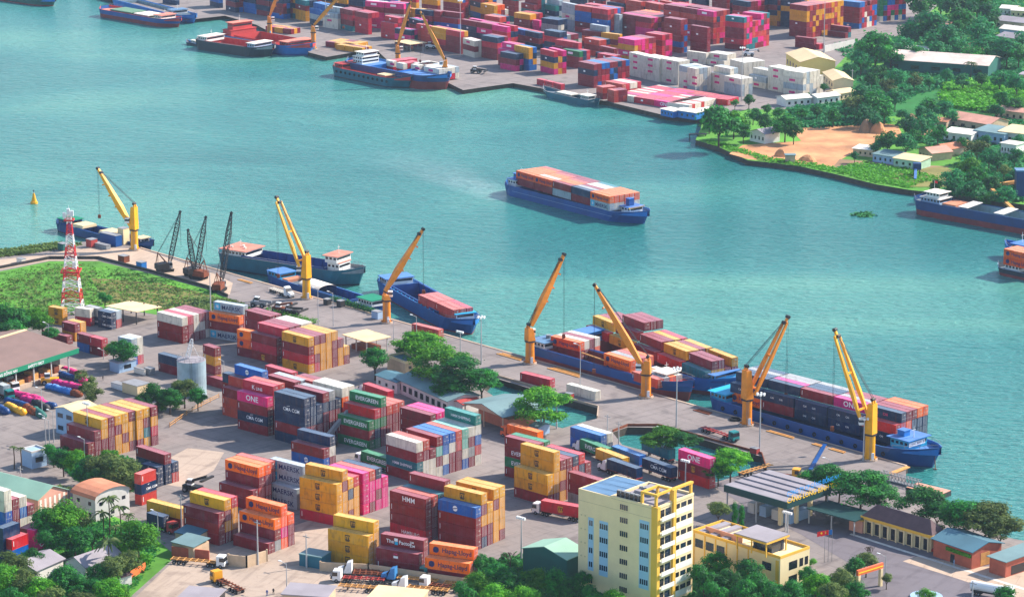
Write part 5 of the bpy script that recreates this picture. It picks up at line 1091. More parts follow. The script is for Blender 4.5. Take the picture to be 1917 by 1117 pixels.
t2.rect('timber', t2.D * .3, t2.D * .6, .2, 3.6, 'gate', 'end'); MB().box(t2.W * .35, t2.W - .2, -.5, -.1, 3.0, 3.9).build('planter', M['leaf_bright'], t2.T)
t3 = H_('brick_annex', 'small orange brick house with grey roof at the right edge', 'building', (1853, 1041), (1883, 1051), (1925, 1018), 4.2, 'brick_wall', 'shed', 'roof_teal', .5, .6)
t3.rect('glass_dark', t3.D * .15, t3.D * .5, .3, 2.6, side='end')
H_('terrace_shelter', 'low pink walled shelter left of the tiled building', 'building', (1590, 968), (1614, 975), 6, 3.4, 'roof_pink', 'flat', 'yellow_wall', .3, .3)
# mid yard buildings
H_('flat_roofed_store', 'cream store with sunken teal flat roof between the trees', 'building', (725, 668), (759, 681), (784, 671), 5.6, 'wall_warm', 'parapet', 'cream', .8, 0, ewin=(2, 2, .3, .3))
MB().box(.3, 7.6, .3, 5.8, 5.66, 5.7).build('roof_deck', M['roof_teal_deep'], bpy.data.objects['flat_roofed_store'])
H_('white_walled_shed', 'white walled shed with deep teal roof beside the single tree', 'building', (704, 702), (743, 716), 7, 3.6, 'wall_pale', 'gable_x', 'roof_teal_deep', .8, .4, win=(1, 3, .3, .3))
ls = H_('long_workshop', 'long grey roofed workshop under the spreading trees', 'building', (742, 708), (838, 751), 11, 4.2, 'wall_pale', 'gable_x', 'roof_teal', 1.3, .6, win=(1, 9, .55, .45))
p = at(787, 697, 5.6); p2_ = at(880, 729, 5.6); d_ = p2_ - p; o = thing('slogan_sign', 'row of white slogan letters along the back of the long workshop', 'sign', (p.x, p.y, 0), math.atan2(d_.y, d_.x)); MB().text('Vì an toàn lao động', 2.2, (0, 0, 4.8), (1, 0, 0), (0, 0, 1), sx=d_.length / 22).build('lettering', M['text_white'], o)
for k in range(4): MB().box(k * d_.length / 3 - .08, k * d_.length / 3 + .08, .05, .2, 0, 5.2).build('post', M['steel_grey'], o)
H_('striped_kiosk', 'red and pale blue roofed kiosk at the end of the long workshop', 'kiosk', (846, 752), (866, 757), 7, 3.4, 'wall_pale', 'gable_y', 'chassis_red', .8, .4)
gs = H_('green_shed', 'green sheet roofed open workshop left of the pond tree', 'shed', (868, 755), (941, 781), 15, 5.0, 'wall_warm', 'gable_y', 'roof_teal', 2.0, .5, walls='posts')
MB().box(2, gs.W - 2, 4, gs.D - 1, 0, 3).build('stored_goods', M['roof_rust'], gs.T)
po = H_('open_pavilion', 'open cream roofed shelter beside the yellow block', 'shelter', (645, 627), (686, 640), 9, 4.4, 'concrete_pole', 'flat', 'roof_cream', .3, .6, walls='posts')
MB().box(1.5, po.W - 2, 1.5, po.D - 1.5, 0, 1.6).build('stored_goods', M['rust'], po.T)
H_('blue_hut', 'small blue roofed hut on the pond edge', 'hut', (992, 797), (1008, 801), 5, 2.6, 'wall_blue', 'gable_x', 'roof_teal', .6, .3)
H_('cream_roofed_shed', 'pale roofed open shed at the edge of the grass field', 'shed', (203, 573), (255, 583), 11, 4.6, 'steel_dark', 'shed', 'roof_cream', -.8, .8, walls='posts')
H_('small_office', 'small white fronted office behind the big warehouse', 'office', (205, 675), (222, 680), 7, 3.2, 'wall_blue', 'flat', 'roof_grey', .3, .3, ewin=(1, 1, .4, .4))
# big warehouse at left
bw = H_('big_warehouse', 'huge brown roofed warehouse with green fascia lettering', 'warehouse', (-110, 731), (142, 652), 44, 7.6, 'wall_warm', 'gable_x', 'roof_brown', 2.4, .8, walls=False)
T = bw.T; W_, D_ = bw.W, bw.D
MB().box(0, W_, 7, D_, 0, 7.5).build('wall', M['steel_dark'], T); MB().box(-.8, W_ + .3, -1.0, -.8, 6.2, 7.75).build('fascia', M['fascia_green'], T)
MB().box(0, W_, 0, 7, 0, 1.3).build('loading_dock', M['pale_concrete'], T)
for k in range(8): MB().box(W_ * k / 7.5, W_ * k / 7.5 + .35, -.3, .05, 0, 6.3).build('post', M['concrete_pole'], T)
MB().box(-.8, W_ + .8, D_ / 2 - .6, D_ / 2 + .6, 10.05, 10.35).build('ridge_vent', M['roof_cream'], T)
for t_, px_ in (('SAFETY FIRST', 66), ('CẢNG ĐỒNG NAI', 4)):
    fx = (px_ + 110) / 252 * W_; sign(T, t_, 1.25, (fx - 5, -1.06, 6.5), (1, 0, 0), 'text_white', sx=.95)
for k in range(9): MB().box(W_ * .42 + k * 3.1, W_ * .42 + k * 3.1 + 2.2, 1, 5, 1.3, 2.5 + (k % 3) * .5).build('pallet_goods', M['timber' if k % 2 else 'rust'], T)
H_('office_block', 'two storey pale blue office block behind the yellow boxes', 'building', (104, 763), (137, 772), 9, 7.5, 'wall_blue', 'gable_y', 'roof_cream', .9, .3, win=(2, 2, .6, .35, 'glass'))
H_('office_wing', 'low pale roofed wing beside the pale blue office block', 'building', (122, 778), (150, 786), 9, 5.0, 'wall_blue', 'shed', 'roof_grey', .6, .3, win=(1, 2, .5, .3, 'glass'))
H_('guard_house', 'small white and blue guard house by the two palms', 'hut', (40, 841), (59, 848), 5, 4.6, 'wall_blue', 'parapet', 'wall_pale', .5, 0, ewin=(1, 1, .5, .3))
gw = H_('mint_warehouse', 'long warehouse with pale mint gabled roof at the left edge', 'warehouse', (-60, 902), (71, 936), (119, 915), 6.4, 'roof_pink', 'gable_x', 'roof_mint', 2.6, .4, win=(1, 8, .1, .5, 'cream'))
for k in range(6): gw.rect('tarp_white', gw.D * (.05 + k * .16), gw.D * (.12 + k * .16), .5, 6.2, 'wall_panel', 'end')
H_('barrel_roof_house', 'pale house with rusty barrel shaped roof beside the palms', 'house', (136, 921), (178, 935), (222, 910), 6.2, 'wall_pale', 'barrel', 'roof_rust', 2.2, .5, win=(2, 2, .25, .35), ewin=(2, 3, .3, .3))
H_('hidden_house', 'grey roofed house half hidden among the trees at lower left', 'house', (68, 1068), (118, 1046), 9, 4.0, 'wall_pale', 'gable_x', 'roof_grey', 1.6, .5)
H_('hidden_house', 'grey gabled house right of its half hidden neighbour among the trees', 'house', (122, 1050), (160, 1062), 12, 4.2, 'wall_pale', 'gable_y', 'roof_grey', 2.0, .5)
H_('garden_shed', 'tiny brown roofed shed with white gate among the trees', 'shed', (207, 1074), (222, 1080), 4, 2.8, 'wall_pale', 'hip', 'roof_tile', 1, .3)
H_('tin_shack', 'patched tin shack with teal and cream roof below the maroon stack', 'shack', (322, 1014), (362, 1024), 6, 3.2, 'wall_warm', 'shed', 'roof_teal', .7, .3)
H_('tin_shack', 'teal roofed tin shack left of the patched one', 'shack', (328, 996), (368, 1004), 5, 3.0, 'wall_warm', 'shed', 'roof_teal_deep', .5, .3)
H_('wall_hut', 'low grey tarpaulin hut cut by the bottom edge', 'hut', (334, 1118), (400, 1124), 8, 3.0, 'steel_dark', 'flat', 'roof_grey', .3, .3)
H_('yard_hut', 'flat grey roofed hut at the bottom edge beside the chassis yard', 'hut', (528, 1112), (612, 1118), 8, 3.0, 'wall_warm', 'flat', 'roof_grey', .3, .3)
H_('yard_hut', 'pale roofed hut at the bottom edge under the parked tractors', 'hut', (688, 1119), (780, 1128), 9, 3.4, 'wall_warm', 'flat', 'roof_cream', .3, .3)
H_('dark_green_shed', 'dark green shed with pale mint roof beside the office tower', 'shed', (979, 1026), (1061, 1048), (1092, 1030), 6.4, 'wall_green', 'gable_y', 'roof_mint', 2.0, .3)
H_('blue_gate_store', 'corrugated blue store beside the yard entrance', 'shed', (560, 1037), (601, 1044), 5, 3.0, 'roof_teal_deep', 'flat', 'roof_teal', .3, .1)
# silo
p = at(360, 738); T = thing('silo', 'round pale metal silo with railing and lattice top', 'silo', p)
MB().cyl((0, 0, 0), (0, 0, 11), 4.4, 4.4, 32).build('shell', M['silo_metal'], T, smooth=False); MB().cyl((0, 0, 11), (0, 0, 11.5), 4.45, .8, 32).build('roof', M['roof_grey'], T)
b = MB()
for k in range(16):
    a_, c_ = k * math.pi / 8, (k + 1) * math.pi / 8; p0, p1 = (math.cos(a_) * 4.3, math.sin(a_) * 4.3), (math.cos(c_) * 4.3, math.sin(c_) * 4.3)
    b.beam((*p0, 11.1), (*p0, 12.3), .07, .07)
    for z in (11.7, 12.3): b.beam((*p0, z), (*p1, z), .07, .07)
b.build('railing', M['steel_grey'], T)
b = MB(); lattice(b, (-1.2, 0, 11.4), (.4, 0, 17.4), 1.0, 1.2, .5, 6, .12); b.beam((-2.5, 0, 11.4), (.2, 0, 16), .1, .1); b.beam((2.5, 0, 11.4), (.4, 0, 16), .1, .1); b.build('filling_pipe', M['tower_white'], T)
b = MB()
for s_ in (-.25, .25): b.beam((s_ + .3, -4.5, 0), (s_ + .3, -4.5, 11.4), .06, .06)
b.build('ladder', M['steel_dark'], T)
# lattice mast, red and white
p = at(136, 584); T = thing('lattice_tower', 'tall red and white lattice radio tower on the grass field', 'tower', p); hz = zfor(p.x, p.y, 398)
bands = 9
for k in range(bands):
    z0, z1 = hz * k / bands, hz * (k + 1) / bands; w0, w1 = 6.2 * (1 - z0 / hz) ** 1.15 + 1.0, 6.2 * (1 - z1 / hz) ** 1.15 + 1.0; b = MB()
    n = 2
    for j in range(n):
        za, zb = z0 + (z1 - z0) * j / n, z0 + (z1 - z0) * (j + 1) / n; wa, wb = w0 + (w1 - w0) * j / n, w0 + (w1 - w0) * (j + 1) / n
        ca = [(sx * wa / 2, sy * wa / 2, za) for sx, sy in ((-1, -1), (1, -1), (1, 1), (-1, 1))]; cb_ = [(sx * wb / 2, sy * wb / 2, zb) for sx, sy in ((-1, -1), (1, -1), (1, 1), (-1, 1))]
        for i in range(4):
            b.beam(ca[i], cb_[i], .26, .26); b.beam(ca[i], cb_[(i + 1) % 4], .15, .15); b.beam(ca[(i + 1) % 4], cb_[i], .15, .15); b.beam(cb_[i], cb_[(i + 1) % 4], .15, .15)
    b.build('mast_section', M['tower_red' if k % 2 else 'tower_white'], T)
for zf, w_ in ((.42, 6.2), (.93, 3.0)):
    b = MB(); z = hz * zf
    for s_ in (-1, 1): b.beam((-w_ / 2, s_ * w_ / 2, z), (w_ / 2, s_ * w_ / 2, z), .25, .5); b.beam((s_ * w_ / 2, -w_ / 2, z), (s_ * w_ / 2, w_ / 2, z), .25, .5); b.beam((-w_ / 2, s_ * w_ / 2, z + 1.1), (w_ / 2, s_ * w_ / 2, z + 1.1), .1, .1)
    b.build('platform', M['tower_red'], T)
for x, z in ((1.2, hz * .46), (-1.4, hz * .95), (1.2, hz * .97), (0, hz * .99)): MB().box(x - .5, x + .5, -1.6, -.9, z, z + 2.0).build('antenna', M['tower_white'], T)
MB().cyl((0, 0, hz), (0, 0, hz + 2.6), .12, .05, 6).build('lightning_rod', M['tower_white'], T)

# ---------------------------------------------------------------- lamp masts and poles
def mast_lamp(base, top, label, kind='flood', m='concrete_pole', r=.2):
    B = at(*base); h = zfor(B.x, B.y, top); T = thing('lamp_mast' if kind != 'pole' else 'utility_pole', label, 'lamp mast' if kind != 'pole' else 'pole', B, R(-40), 'lamp masts around the port' if kind != 'pole' else None)
    MB().cyl((0, 0, 0), (0, 0, h), r, r * .5, 8).build('pole', M[m], T)
    if kind == 'flood':
        for s_ in (-1.1, -.35, .35, 1.1): b = MB(); b.box(s_ - .28, s_ + .28, -.5, .1, h - .1, h + .5); b.beam((s_, 0, h), (0, 0, h - .3), .06, .06); b.build('floodlight', M['cab_white'], T)
    elif kind == 'ring':
        for k in range(6): a_ = k * math.pi / 3; b = MB(); b.box(math.cos(a_) * 1.1 - .25, math.cos(a_) * 1.1 + .25, math.sin(a_) * 1.1 - .25, math.sin(a_) * 1.1 + .25, h - .2, h + .35); b.beam((0, 0, h), (math.cos(a_), math.sin(a_), h), .07, .07); b.build('floodlight', M['cab_white'], T)
    elif kind == 'street':
        b = MB(); b.beam((0, 0, h - .2), (-1.8, 0, h + .2), .1, .1); b.build('arm', M[m], T); MB().box(-2.6, -1.7, -.2, .2, h + .12, h + .3).build('lamp_head', M['cab_white'], T)
    elif kind == 'pole':
        MB().box(-1.1, 1.1, -.08, .08, h - .8, h - .62).build('crossarm', M['steel_grey'], T)
    return T
for base, top, lb, kd in [((166, 852), 756, 'tall floodlight mast in front of the yellow block', 'flood'), ((395, 602), 505, 'tall white mast beside the orange and pale blue stack', 'pole'), ((596, 609), 541, 'slim lamp mast left of its neighbour beside the open pavilion', 'street'),
      ((624, 611), 548, 'slim lamp mast nearest the open pavilion', 'street'), ((780, 667), 592, 'white lamp mast standing in the largest tree', 'street'), ((862, 690), 622, 'floodlight mast in front of the bow of the slanting barge', 'flood'),
      ((901, 682), 594, 'floodlight mast on the quay edge with water behind its head', 'ring'), ((737, 646), 600, 'short lamp pole beside the third crane', 'street'), ((1086, 738), 646, 'thin lamp mast in front of the inner container barge', 'street'),
      ((1266, 799), 690, 'thin mast with ring head before the barge bow', 'ring'), ((1422, 846), 738, 'tall pale mast with ring head beside the navy laden barge', 'ring'), ((1616, 862), 783, 'white mast standing beside the last yellow crane', 'ring'),
      ((1283, 912), 863, 'white lamp mast in front of the magenta topped stack', 'flood'), ((976, 1048), 970, 'lamp mast with three floodlights beside the dark green shed', 'flood'), ((1042, 802), 742, 'utility pole beside the pond tree', 'pole'),
      ((1137, 832), 775, 'utility pole left of its twin at the second pond', 'pole'), ((1158, 836), 789, 'utility pole right of its twin at the second pond', 'pole'), ((1242, 846), 802, 'lamp pole in front of the round tree at the second pond', 'street'),
      ((483, 1056), 973, 'pale concrete utility pole before the orange block', 'pole'), ((574, 1062), 999, 'thin dark pole at the yard entrance', 'pole'), ((537, 1108), 1054, 'street lamp at the bottom in the sandy lot', 'street'), ((340, 992), 925, 'thin post left of the maroon stack', 'pole'),
      ((159, 866), 821, 'small street lamp before the yellow block', 'street'), ((86, 832), 778, 'thin lamp post left of the yellow block', 'street'), ((93, 836), 786, 'lamp post beside the thin one at the office wing', 'street'), ((101, 828), 770, 'dark lamp post nearest the office wing', 'street'),
      ((296, 1000), 958, 'lamp post beside the red truck', 'street'), ((40, 925), 872, 'thin dark pole behind the white stack at left', 'pole'), ((79, 775), 728, 'lamp pole beside the wrapped goods', 'street'), ((92, 648), 606, 'lamp post behind the big warehouse roof', 'street'),
      ((194, 672), 655, 'lamp post beside the small office', 'street'), ((420, 720), 675, 'thin lamp post at the corner of the centre block', 'street'), ((1474, 1000), 960, 'lamp post left of the flagpoles', 'flood'), ((1657, 1078), 1040, 'lamp post beside the orange gate sign', 'street'),
      ((1820, 1120), 1086, 'utility pole in front of the white tanker', 'pole'), ((1553, 900), 860, 'thin lamp pole behind the yellow cab', 'street'),
      ((610, 52), -10, 'far floodlight mast behind the small jetty', 'ring'), ((862, 105), 2, 'far floodlight mast among the pink stacks', 'ring'), ((1388, 190), 90, 'far floodlight mast in front of the white boxes', 'ring'), ((1542, 100), -10, 'far floodlight mast beside the yellow warehouse', 'ring'), ((1595, 165), 130, 'far thin pole beside the small white houses', 'pole'), ((792, 98), 82, 'far lamp beside the white canopy', 'street')]:
    mast_lamp(base, top, lb, kd, r=.16 if kd in ('street',) else .24)

# ---------------------------------------------------------------- signs, flags, walls
for i, (x, m_, nm) in enumerate(((1541, 'flag_red', 'left red flag'), (1548, 'flag_red', 'right red flag'), (1555, 'flag_blue', 'blue flag'))):
    B = at(x + 2, 1052 - i); T = thing('flagpole', nm + ' on a tall pole in the forecourt', 'flagpole', B, 0, 'flagpoles in the forecourt'); MB().cyl((0, 0, 0), (0, 0, 8.6), .07, .04, 6).build('pole', M['steel_grey'], T)
    b = MB()
    for k in range(4): b.quad([(-.5 * k, .15 * math.sin(k), 8.5 - .1 * k), (-.5 * (k + 1), .15 * math.sin(k + 1), 8.4 - .1 * k), (-.5 * (k + 1), .15 * math.sin(k + 1), 7.1 - .1 * k), (-.5 * k, .15 * math.sin(k), 7.2 - .1 * k)])
    f_ = b.build('flag', M[m_], T)
    if i < 2: MB().cyl((-.9, -.12, 7.8), (-.9, .02, 7.8), .28, .28, 5).build('star', M['text_yellow'], f_)
p0 = at(1648, 1096); T = thing('gate_sign', 'orange and yellow banner beam on cream posts above a side gate', 'sign', p0, R(40))
MB().box(-8.5, .6, -.3, .3, 4.6, 6.0).build('sign_board', M['cab_orange'], T); MB().box(-8.3, .4, -.36, -.3, 5.1, 5.4).build('stripe', M['text_yellow'], T)
for x in (-8, 0): MB().box(x - .4, x + .4, -.4, .4, 0, 4.6).build('post', M['cream'], T)
def wall(name, label, pts, h, m, t=.3, cat='wall', step=None):
    P_ = [at(*p) for p in pts]; o = thing(name, label, cat, P_[0]); b = MB()
    for a_, c_ in zip(P_, P_[1:]):
        if step == 4:
            for z_ in (.6, 1.25): b.beam(a_ - P_[0] + Vector((0, 0, z_)), c_ - P_[0] + Vector((0, 0, z_)), t, .14)
            continue
        b.beam(a_ - P_[0] + Vector((0, 0, h / 2)), c_ - P_[0] + Vector((0, 0, h / 2)), t, h)
    b.build('wall', M[m], o)
    if step:
        for a_, c_ in zip(P_, P_[1:]):
            n = max(1, int((c_ - a_).length / step))
            for k in range(n + 1):
                q_ = a_.lerp(c_, k / n) - P_[0]; MB().box(q_.x - t * .7, q_.x + t * .7, q_.y - t * .7, q_.y + t * .7, 0, h + .25).build('post', M[m], o)
wall('yard_wall', 'grey weathered wall along the sandy lot below the orange block', [(428, 1058), (462, 1062), (500, 1050)], 3.0, 'wall_warm', step=7)
wall('yard_wall', 'long grey wall behind the chassis yard', [(600, 1068), (690, 1072), (800, 1088), (880, 1100)], 2.4, 'wall_warm', step=9)
wall('yard_wall', 'reddish wall below the tin shacks', [(322, 1040), (392, 1048)], 2.6, 'brick_wall')
wall('lot_fence', 'short orange fence beside the bushes at the lot', [(243, 1084), (272, 1066)], 2.0, 'cab_orange', .2, 'fence')
wall('quay_parapet', 'low dark retaining wall between the grass field and the wharf road', [(-40, 512), (0, 503), (93, 485), (185, 485), (276, 508), (391, 540), (426, 556)], 1.1, 'steel_dark', .4)
wall('white_boundary_wall', 'white boundary wall behind the yellow warehouse', [(1543, 98), (1600, 86)], 3.4, 'wall_pale', .4, step=14)
wall('yard_fence', 'wooden rail fence beside the silo trees', [(318, 800), (360, 770), (410, 745)], 1.4, 'timber', .12, 'fence', step=4)
b0 = at(300, 775)
wall('pond_rail', 'rusty rail along the far edge of the second pond', [(1147, 808), (1175, 797), (1232, 797), (1283, 810), (1350, 829), (1426, 850), (1433, 872)], .7, 'rust', .25, 'rail')
wall('pond_rail', 'pale rail along the far edge of the first pond', [(925, 703), (1010, 728), (1057, 745), (1120, 763), (1118, 782)], .7, 'pale_concrete', .3, 'rail')
# gangways at the right end of the quay, timber baulks on the quay
for i, (a_, c_, w_, m_, lb) in enumerate([((1648, 893), (1722, 912), 2.2, 'steel_grey', 'steel lattice gangway reaching out to the pontoon'), ((1667, 886), (1700, 873), 1.4, 'timber', 'yellow timber edge at the end of the quay')]):
    A_, C_ = at(*a_, .4), at(*c_, .4); o = thing('gangway' if i == 0 else 'timber_edge', lb, 'gangway' if i == 0 else 'timber', A_); b = MB(); d_ = C_ - A_; b.beam((0, 0, 0), d_, w_, .25); b.build('deck', M[m_], o)
    if i == 0: b = MB(); lattice(b, (0, 0, 1), d_ + Vector((0, 0, 1)), 1.8, 1.8, 1.8, 12, .12); b.build('truss', M['steel_grey'], o)
p = at(1738, 916, -1); o = thing('pontoon', 'flat brown pontoon at the end of the steel gangway', 'pontoon', Vector((p.x, p.y, WZ)), R(-42)); MB().box(-5.5, 5.5, -3, 3, -.3, 1.4).build('hull', M['steel_dark'], o); MB().box(-5.4, 5.4, -2.9, 2.9, 1.4, 1.5).build('deck', M['roof_pink'], o)
for i, (x0, x1, n_) in enumerate([(1025, 1085, 4), (1435, 1485, 2), (1520, 1545, 2), (1552, 1580, 2), (930, 975, 3), (1298, 1328, 3), (445, 470, 2)]):
    a_, c_ = quay(x0, -4.5, .06), quay(x1, -4.5, .06); o = thing('timber_baulks', ['long pile of yellow timbers behind the inner barge', 'orange beam lying beside the navy laden barge', 'small plank pile left of its twin at the barge', 'plank pile left of the last crane', 'timbers on the quay left of the fourth crane', 'rusty planks at the stern of the navy laden barge', 'timbers behind the pink decked stern'][i], 'timber', a_)
    b = MB(); d_ = c_ - a_; nn = Vector((-d_.y, d_.x, 0)).normalized()
    for k in range(n_): b.beam(nn * k * .9 + d_ * (.03 * k), nn * k * .9 + d_ * (1 - .05 * k) + Vector((0, 0, .02 * k)), .45, .45)
    b.build('planks', M['timber' if i != 5 else 'rust'], o)
# conveyor plant at right edge, jetties
o = thing('conveyor', 'slanting pale conveyor beside the trees at the right edge', 'conveyor', at(1850, 372)); A_ = at(1850, 372)
b = MB(); b.beam(Vector((0, 0, 5)), at(1960, 330, 6) - A_, 1.6, 1.2); b.beam(Vector((0, 0, 5)), at(1900, 395, 3) - A_, 1.4, 1.0); b.build('belt_gallery', M['timber'], o)
for q_ in ((1862, 368), (1885, 360), (1905, 352)): pq = at(*q_) - A_; MB().box(pq.x - .4, pq.x + .4, pq.y - .4, pq.y + .4, 0, 5.4).build('leg', M['concrete_pole'], o)
o = thing('bulk_hopper', 'tall blue hopper on the bank at the right edge', 'hopper', at(1911, 372)); MB().box(-2, 6, 0, 5, 0, 11).build('body', M['hull_navy'], o); MB().box(-2.3, 6.3, -.3, 5.3, 11, 11.5).build('roof', M['roof_blue'], o)
o = thing('sand_chute', 'blue sand chute on the grassy bank', 'chute', at(1716, 328)); MB().box(-1.6, 1.6, -1.5, 1.5, 2.5, 5.2).build('hopper', M['hull_navy'], o); b = MB(); b.beam((-.6, -1, 3), (-1.8, -9, .3), 1.1, .5); b.build('chute', M['deck_blue'], o)
for k in (-1.2, 1.2): MB().box(k - .15, k + .15, -.2, .2, 0, 2.5).build('leg', M['steel_dark'], o)
o = thing('timber_jetty', 'small dark jetty under the riverside tree', 'jetty', at(1306, 264, WZ)); b = MB(); b.box(-4, 4, -1, 1, 3, 3.3)
b.build('deck', M['steel_dark'], o)
for x in (-3.5, 0, 3.5): MB().box(x - .2, x + .2, -.2, .2, 0, 3).build('pile', M['steel_dark'], o)
o = thing('quay_pump', 'squat pump station standing in the sandy shallows', 'hut', at(1479, 303)); MB().box(-2, 2, -1.5, 1.5, 0, 3).build('wall', M['wall_warm'], o); MB().box(-2.4, 2.4, -1.9, 1.9, 3, 3.3).build('roof', M['roof_teal'], o)
# far houses
FH = [((1472, 100), (1499, 117), (1557, 111), 7.5, 'wall_yellow', 'gable_x', 'roof_cream', 2.4, 'pale yellow warehouse with gabled roof beside the white boxes'), ((1541, 136), (1560, 152), (1592, 147), 4.5, 'cream', 'gable_x', 'roof_cream', 1.6, 'cream gabled shed below the yellow warehouse'),
      ((1472, 187), (1519, 183), 9, 3.6, 'white', 'gable_x', 'roof_white', 1.2, 'white row house nearest the flat rows of red boxes'), ((1531, 184), (1572, 179), 8, 3.6, 'white', 'gable_x', 'roof_white', 1.2, 'white row house left of the pink roofed one'), ((1572, 176), (1603, 171), 9, 3.4, 'wall_warm', 'gable_x', 'roof_cream', 1.0, 'cream roofed house at the end of the white row'),
      ((1655, 111), (1850, 124), 26, 6, 'wall_green', 'gable_x', 'shed_sheets', 3.0, 'very long pink white roofed shed among the trees'), ((1694, 90), (1742, 95), 9, 4, 'white', 'gable_x', 'roof_white', 1.0, 'white roofed house behind the very long shed'), ((1806, 86), (1836, 88), 8, 3.6, 'cream', 'gable_y', 'roof_rust', 1.6, 'small red roofed house in the wood'),
      ((1765, 45), (1785, 47), 8, 3.6, 'white', 'gable_x', 'roof_pink', 1.0, 'small pale house between the top trees'), ((1872, 16), (1900, 18), 9, 4, 'white', 'gable_x', 'roof_white', 1.4, 'white house at the top right corner'), ((1893, 20), (1930, 22), 9, 4, 'cream', 'gable_x', 'roof_white', 1.2, 'cream house beside the top right white one'), ((1863, 38), (1917, 44), 16, 4, 'wall_warm', 'gable_x', 'roof_grey', 1.6, 'wide grey roofed hall at the right edge'),
      ((1872, 54), (1925, 60), 10, 4, 'wall_blue', 'gable_x', 'roof_white', 1.6, 'pale roofed hall in front of the wide grey one'), ((1866, 68), (1935, 78), 14, 4, 'wall_warm', 'gable_x', 'roof_grey', 1.6, 'long grey shed below the pale roofed hall'),
      ((1774, 221), (1852, 234), 14, 4, 'wall_warm', 'gable_x', 'roof_pink', 2.2, 'large patched brown roofed shed by the crops'), ((1745, 226), (1772, 229), 9, 3.4, 'wall_warm', 'gable_x', 'roof_rust', 1.0, 'low rusty shed left of the patched brown one'), ((1767, 247), (1818, 253), 8, 4, 'white', 'shed', 'roof_white', .8, 'white house with flat sloping roof and dark windows'),
      ((1824, 244), (1880, 252), 12, 5, 'wall_blue', 'shed', 'roof_teal', .8, 'teal grey roofed factory hall at right'), ((1870, 246), (1940, 254), 14, 5.5, 'wall_pale', 'shed', 'roof_cream', .8, 'cream roofed factory hall at the right edge'), ((1874, 268), (1902, 272), 7, 5, 'white', 'flat', 'roof_white', .3, 'white cube house below the factory halls'),
      ((1720, 280), (1745, 288), 10, 3.2, 'wall_warm', 'gable_y', 'roof_pink', 1.8, 'pink roofed cottage, left of the cottage row'), ((1747, 275), (1771, 281), 10, 3.2, 'wall_warm', 'gable_y', 'roof_rust', 1.8, 'rust roofed cottage in the middle of the cottage row'), ((1772, 272), (1793, 276), 9, 3.2, 'wall_warm', 'gable_y', 'roof_rust', 1.6, 'rust roofed cottage, right of the cottage row'),
      ((1634, 288), (1672, 294), 9, 3.4, 'wall_blue', 'shed', 'roof_teal', .6, 'blue grey flat roofed house behind the bright grass'), ((1673, 296), (1722, 303), 9, 3.4, 'field_wall', 'shed', 'roof_cream', .7, 'pale green walled house behind the bright grass'), ((1597, 278), (1634, 282), 7, 3, 'wall_warm', 'shed', 'roof_white', .5, 'white roofed lean-to beside the sand'),
      ((1404, 246), (1432, 252), 9, 4.2, 'white', 'gable_y', 'roof_grey', 1.6, 'white house with grey roof between the riverside trees'), ((1237, 204), (1260, 209), 6, 3, 'hull_bright', 'flat', 'roof_white', .2, 'blue cabin office at the end of the far quay'), ((1262, 206), (1302, 212), 7, 3.2, 'deck_blue', 'flat', 'roof_white', .2, 'wide blue cabin office with white roof at the far quay end'), ((1306, 204), (1328, 209), 7, 3, 'cream', 'flat', 'roof_white', .2, 'cream cabin beside the blue offices'),
      ((740, 78), (768, 84), 10, 4, 'steel_grey', 'flat', 'roof_cream', .2, 'cream canopy shelter beside the far crane'), ((1908, 140), (1950, 143), 8, 3, 'wall_warm', 'flat', 'roof_grey', .2, 'grey strip roof at the right edge'), ((1868, 206), (1917, 212), 8, 4, 'wall_warm', 'gable_x', 'roof_pink', 1.4, 'pink roofed shed at the right edge behind the crops')]
dm('shed_sheets', (216, 196, 184), rough=.9, var=.3, scale=.12); dm('field_wall', (170, 206, 176), rough=.9)
for P0_, P1_, D_, z_, wl_, rt_, rm_, rs_, lb_ in FH:
    hh = H_('far_house' if z_ < 5 else 'far_warehouse', lb_, 'house' if z_ < 5 else 'warehouse', P0_, P1_, D_, z_, wl_, rt_, rm_, rs_, .5, win=(1, 4, .35, .35) if z_ < 5 else (1, 5, .4, .3), group='buildings on the far bank', walls='posts' if 'canopy' in lb_ else True)
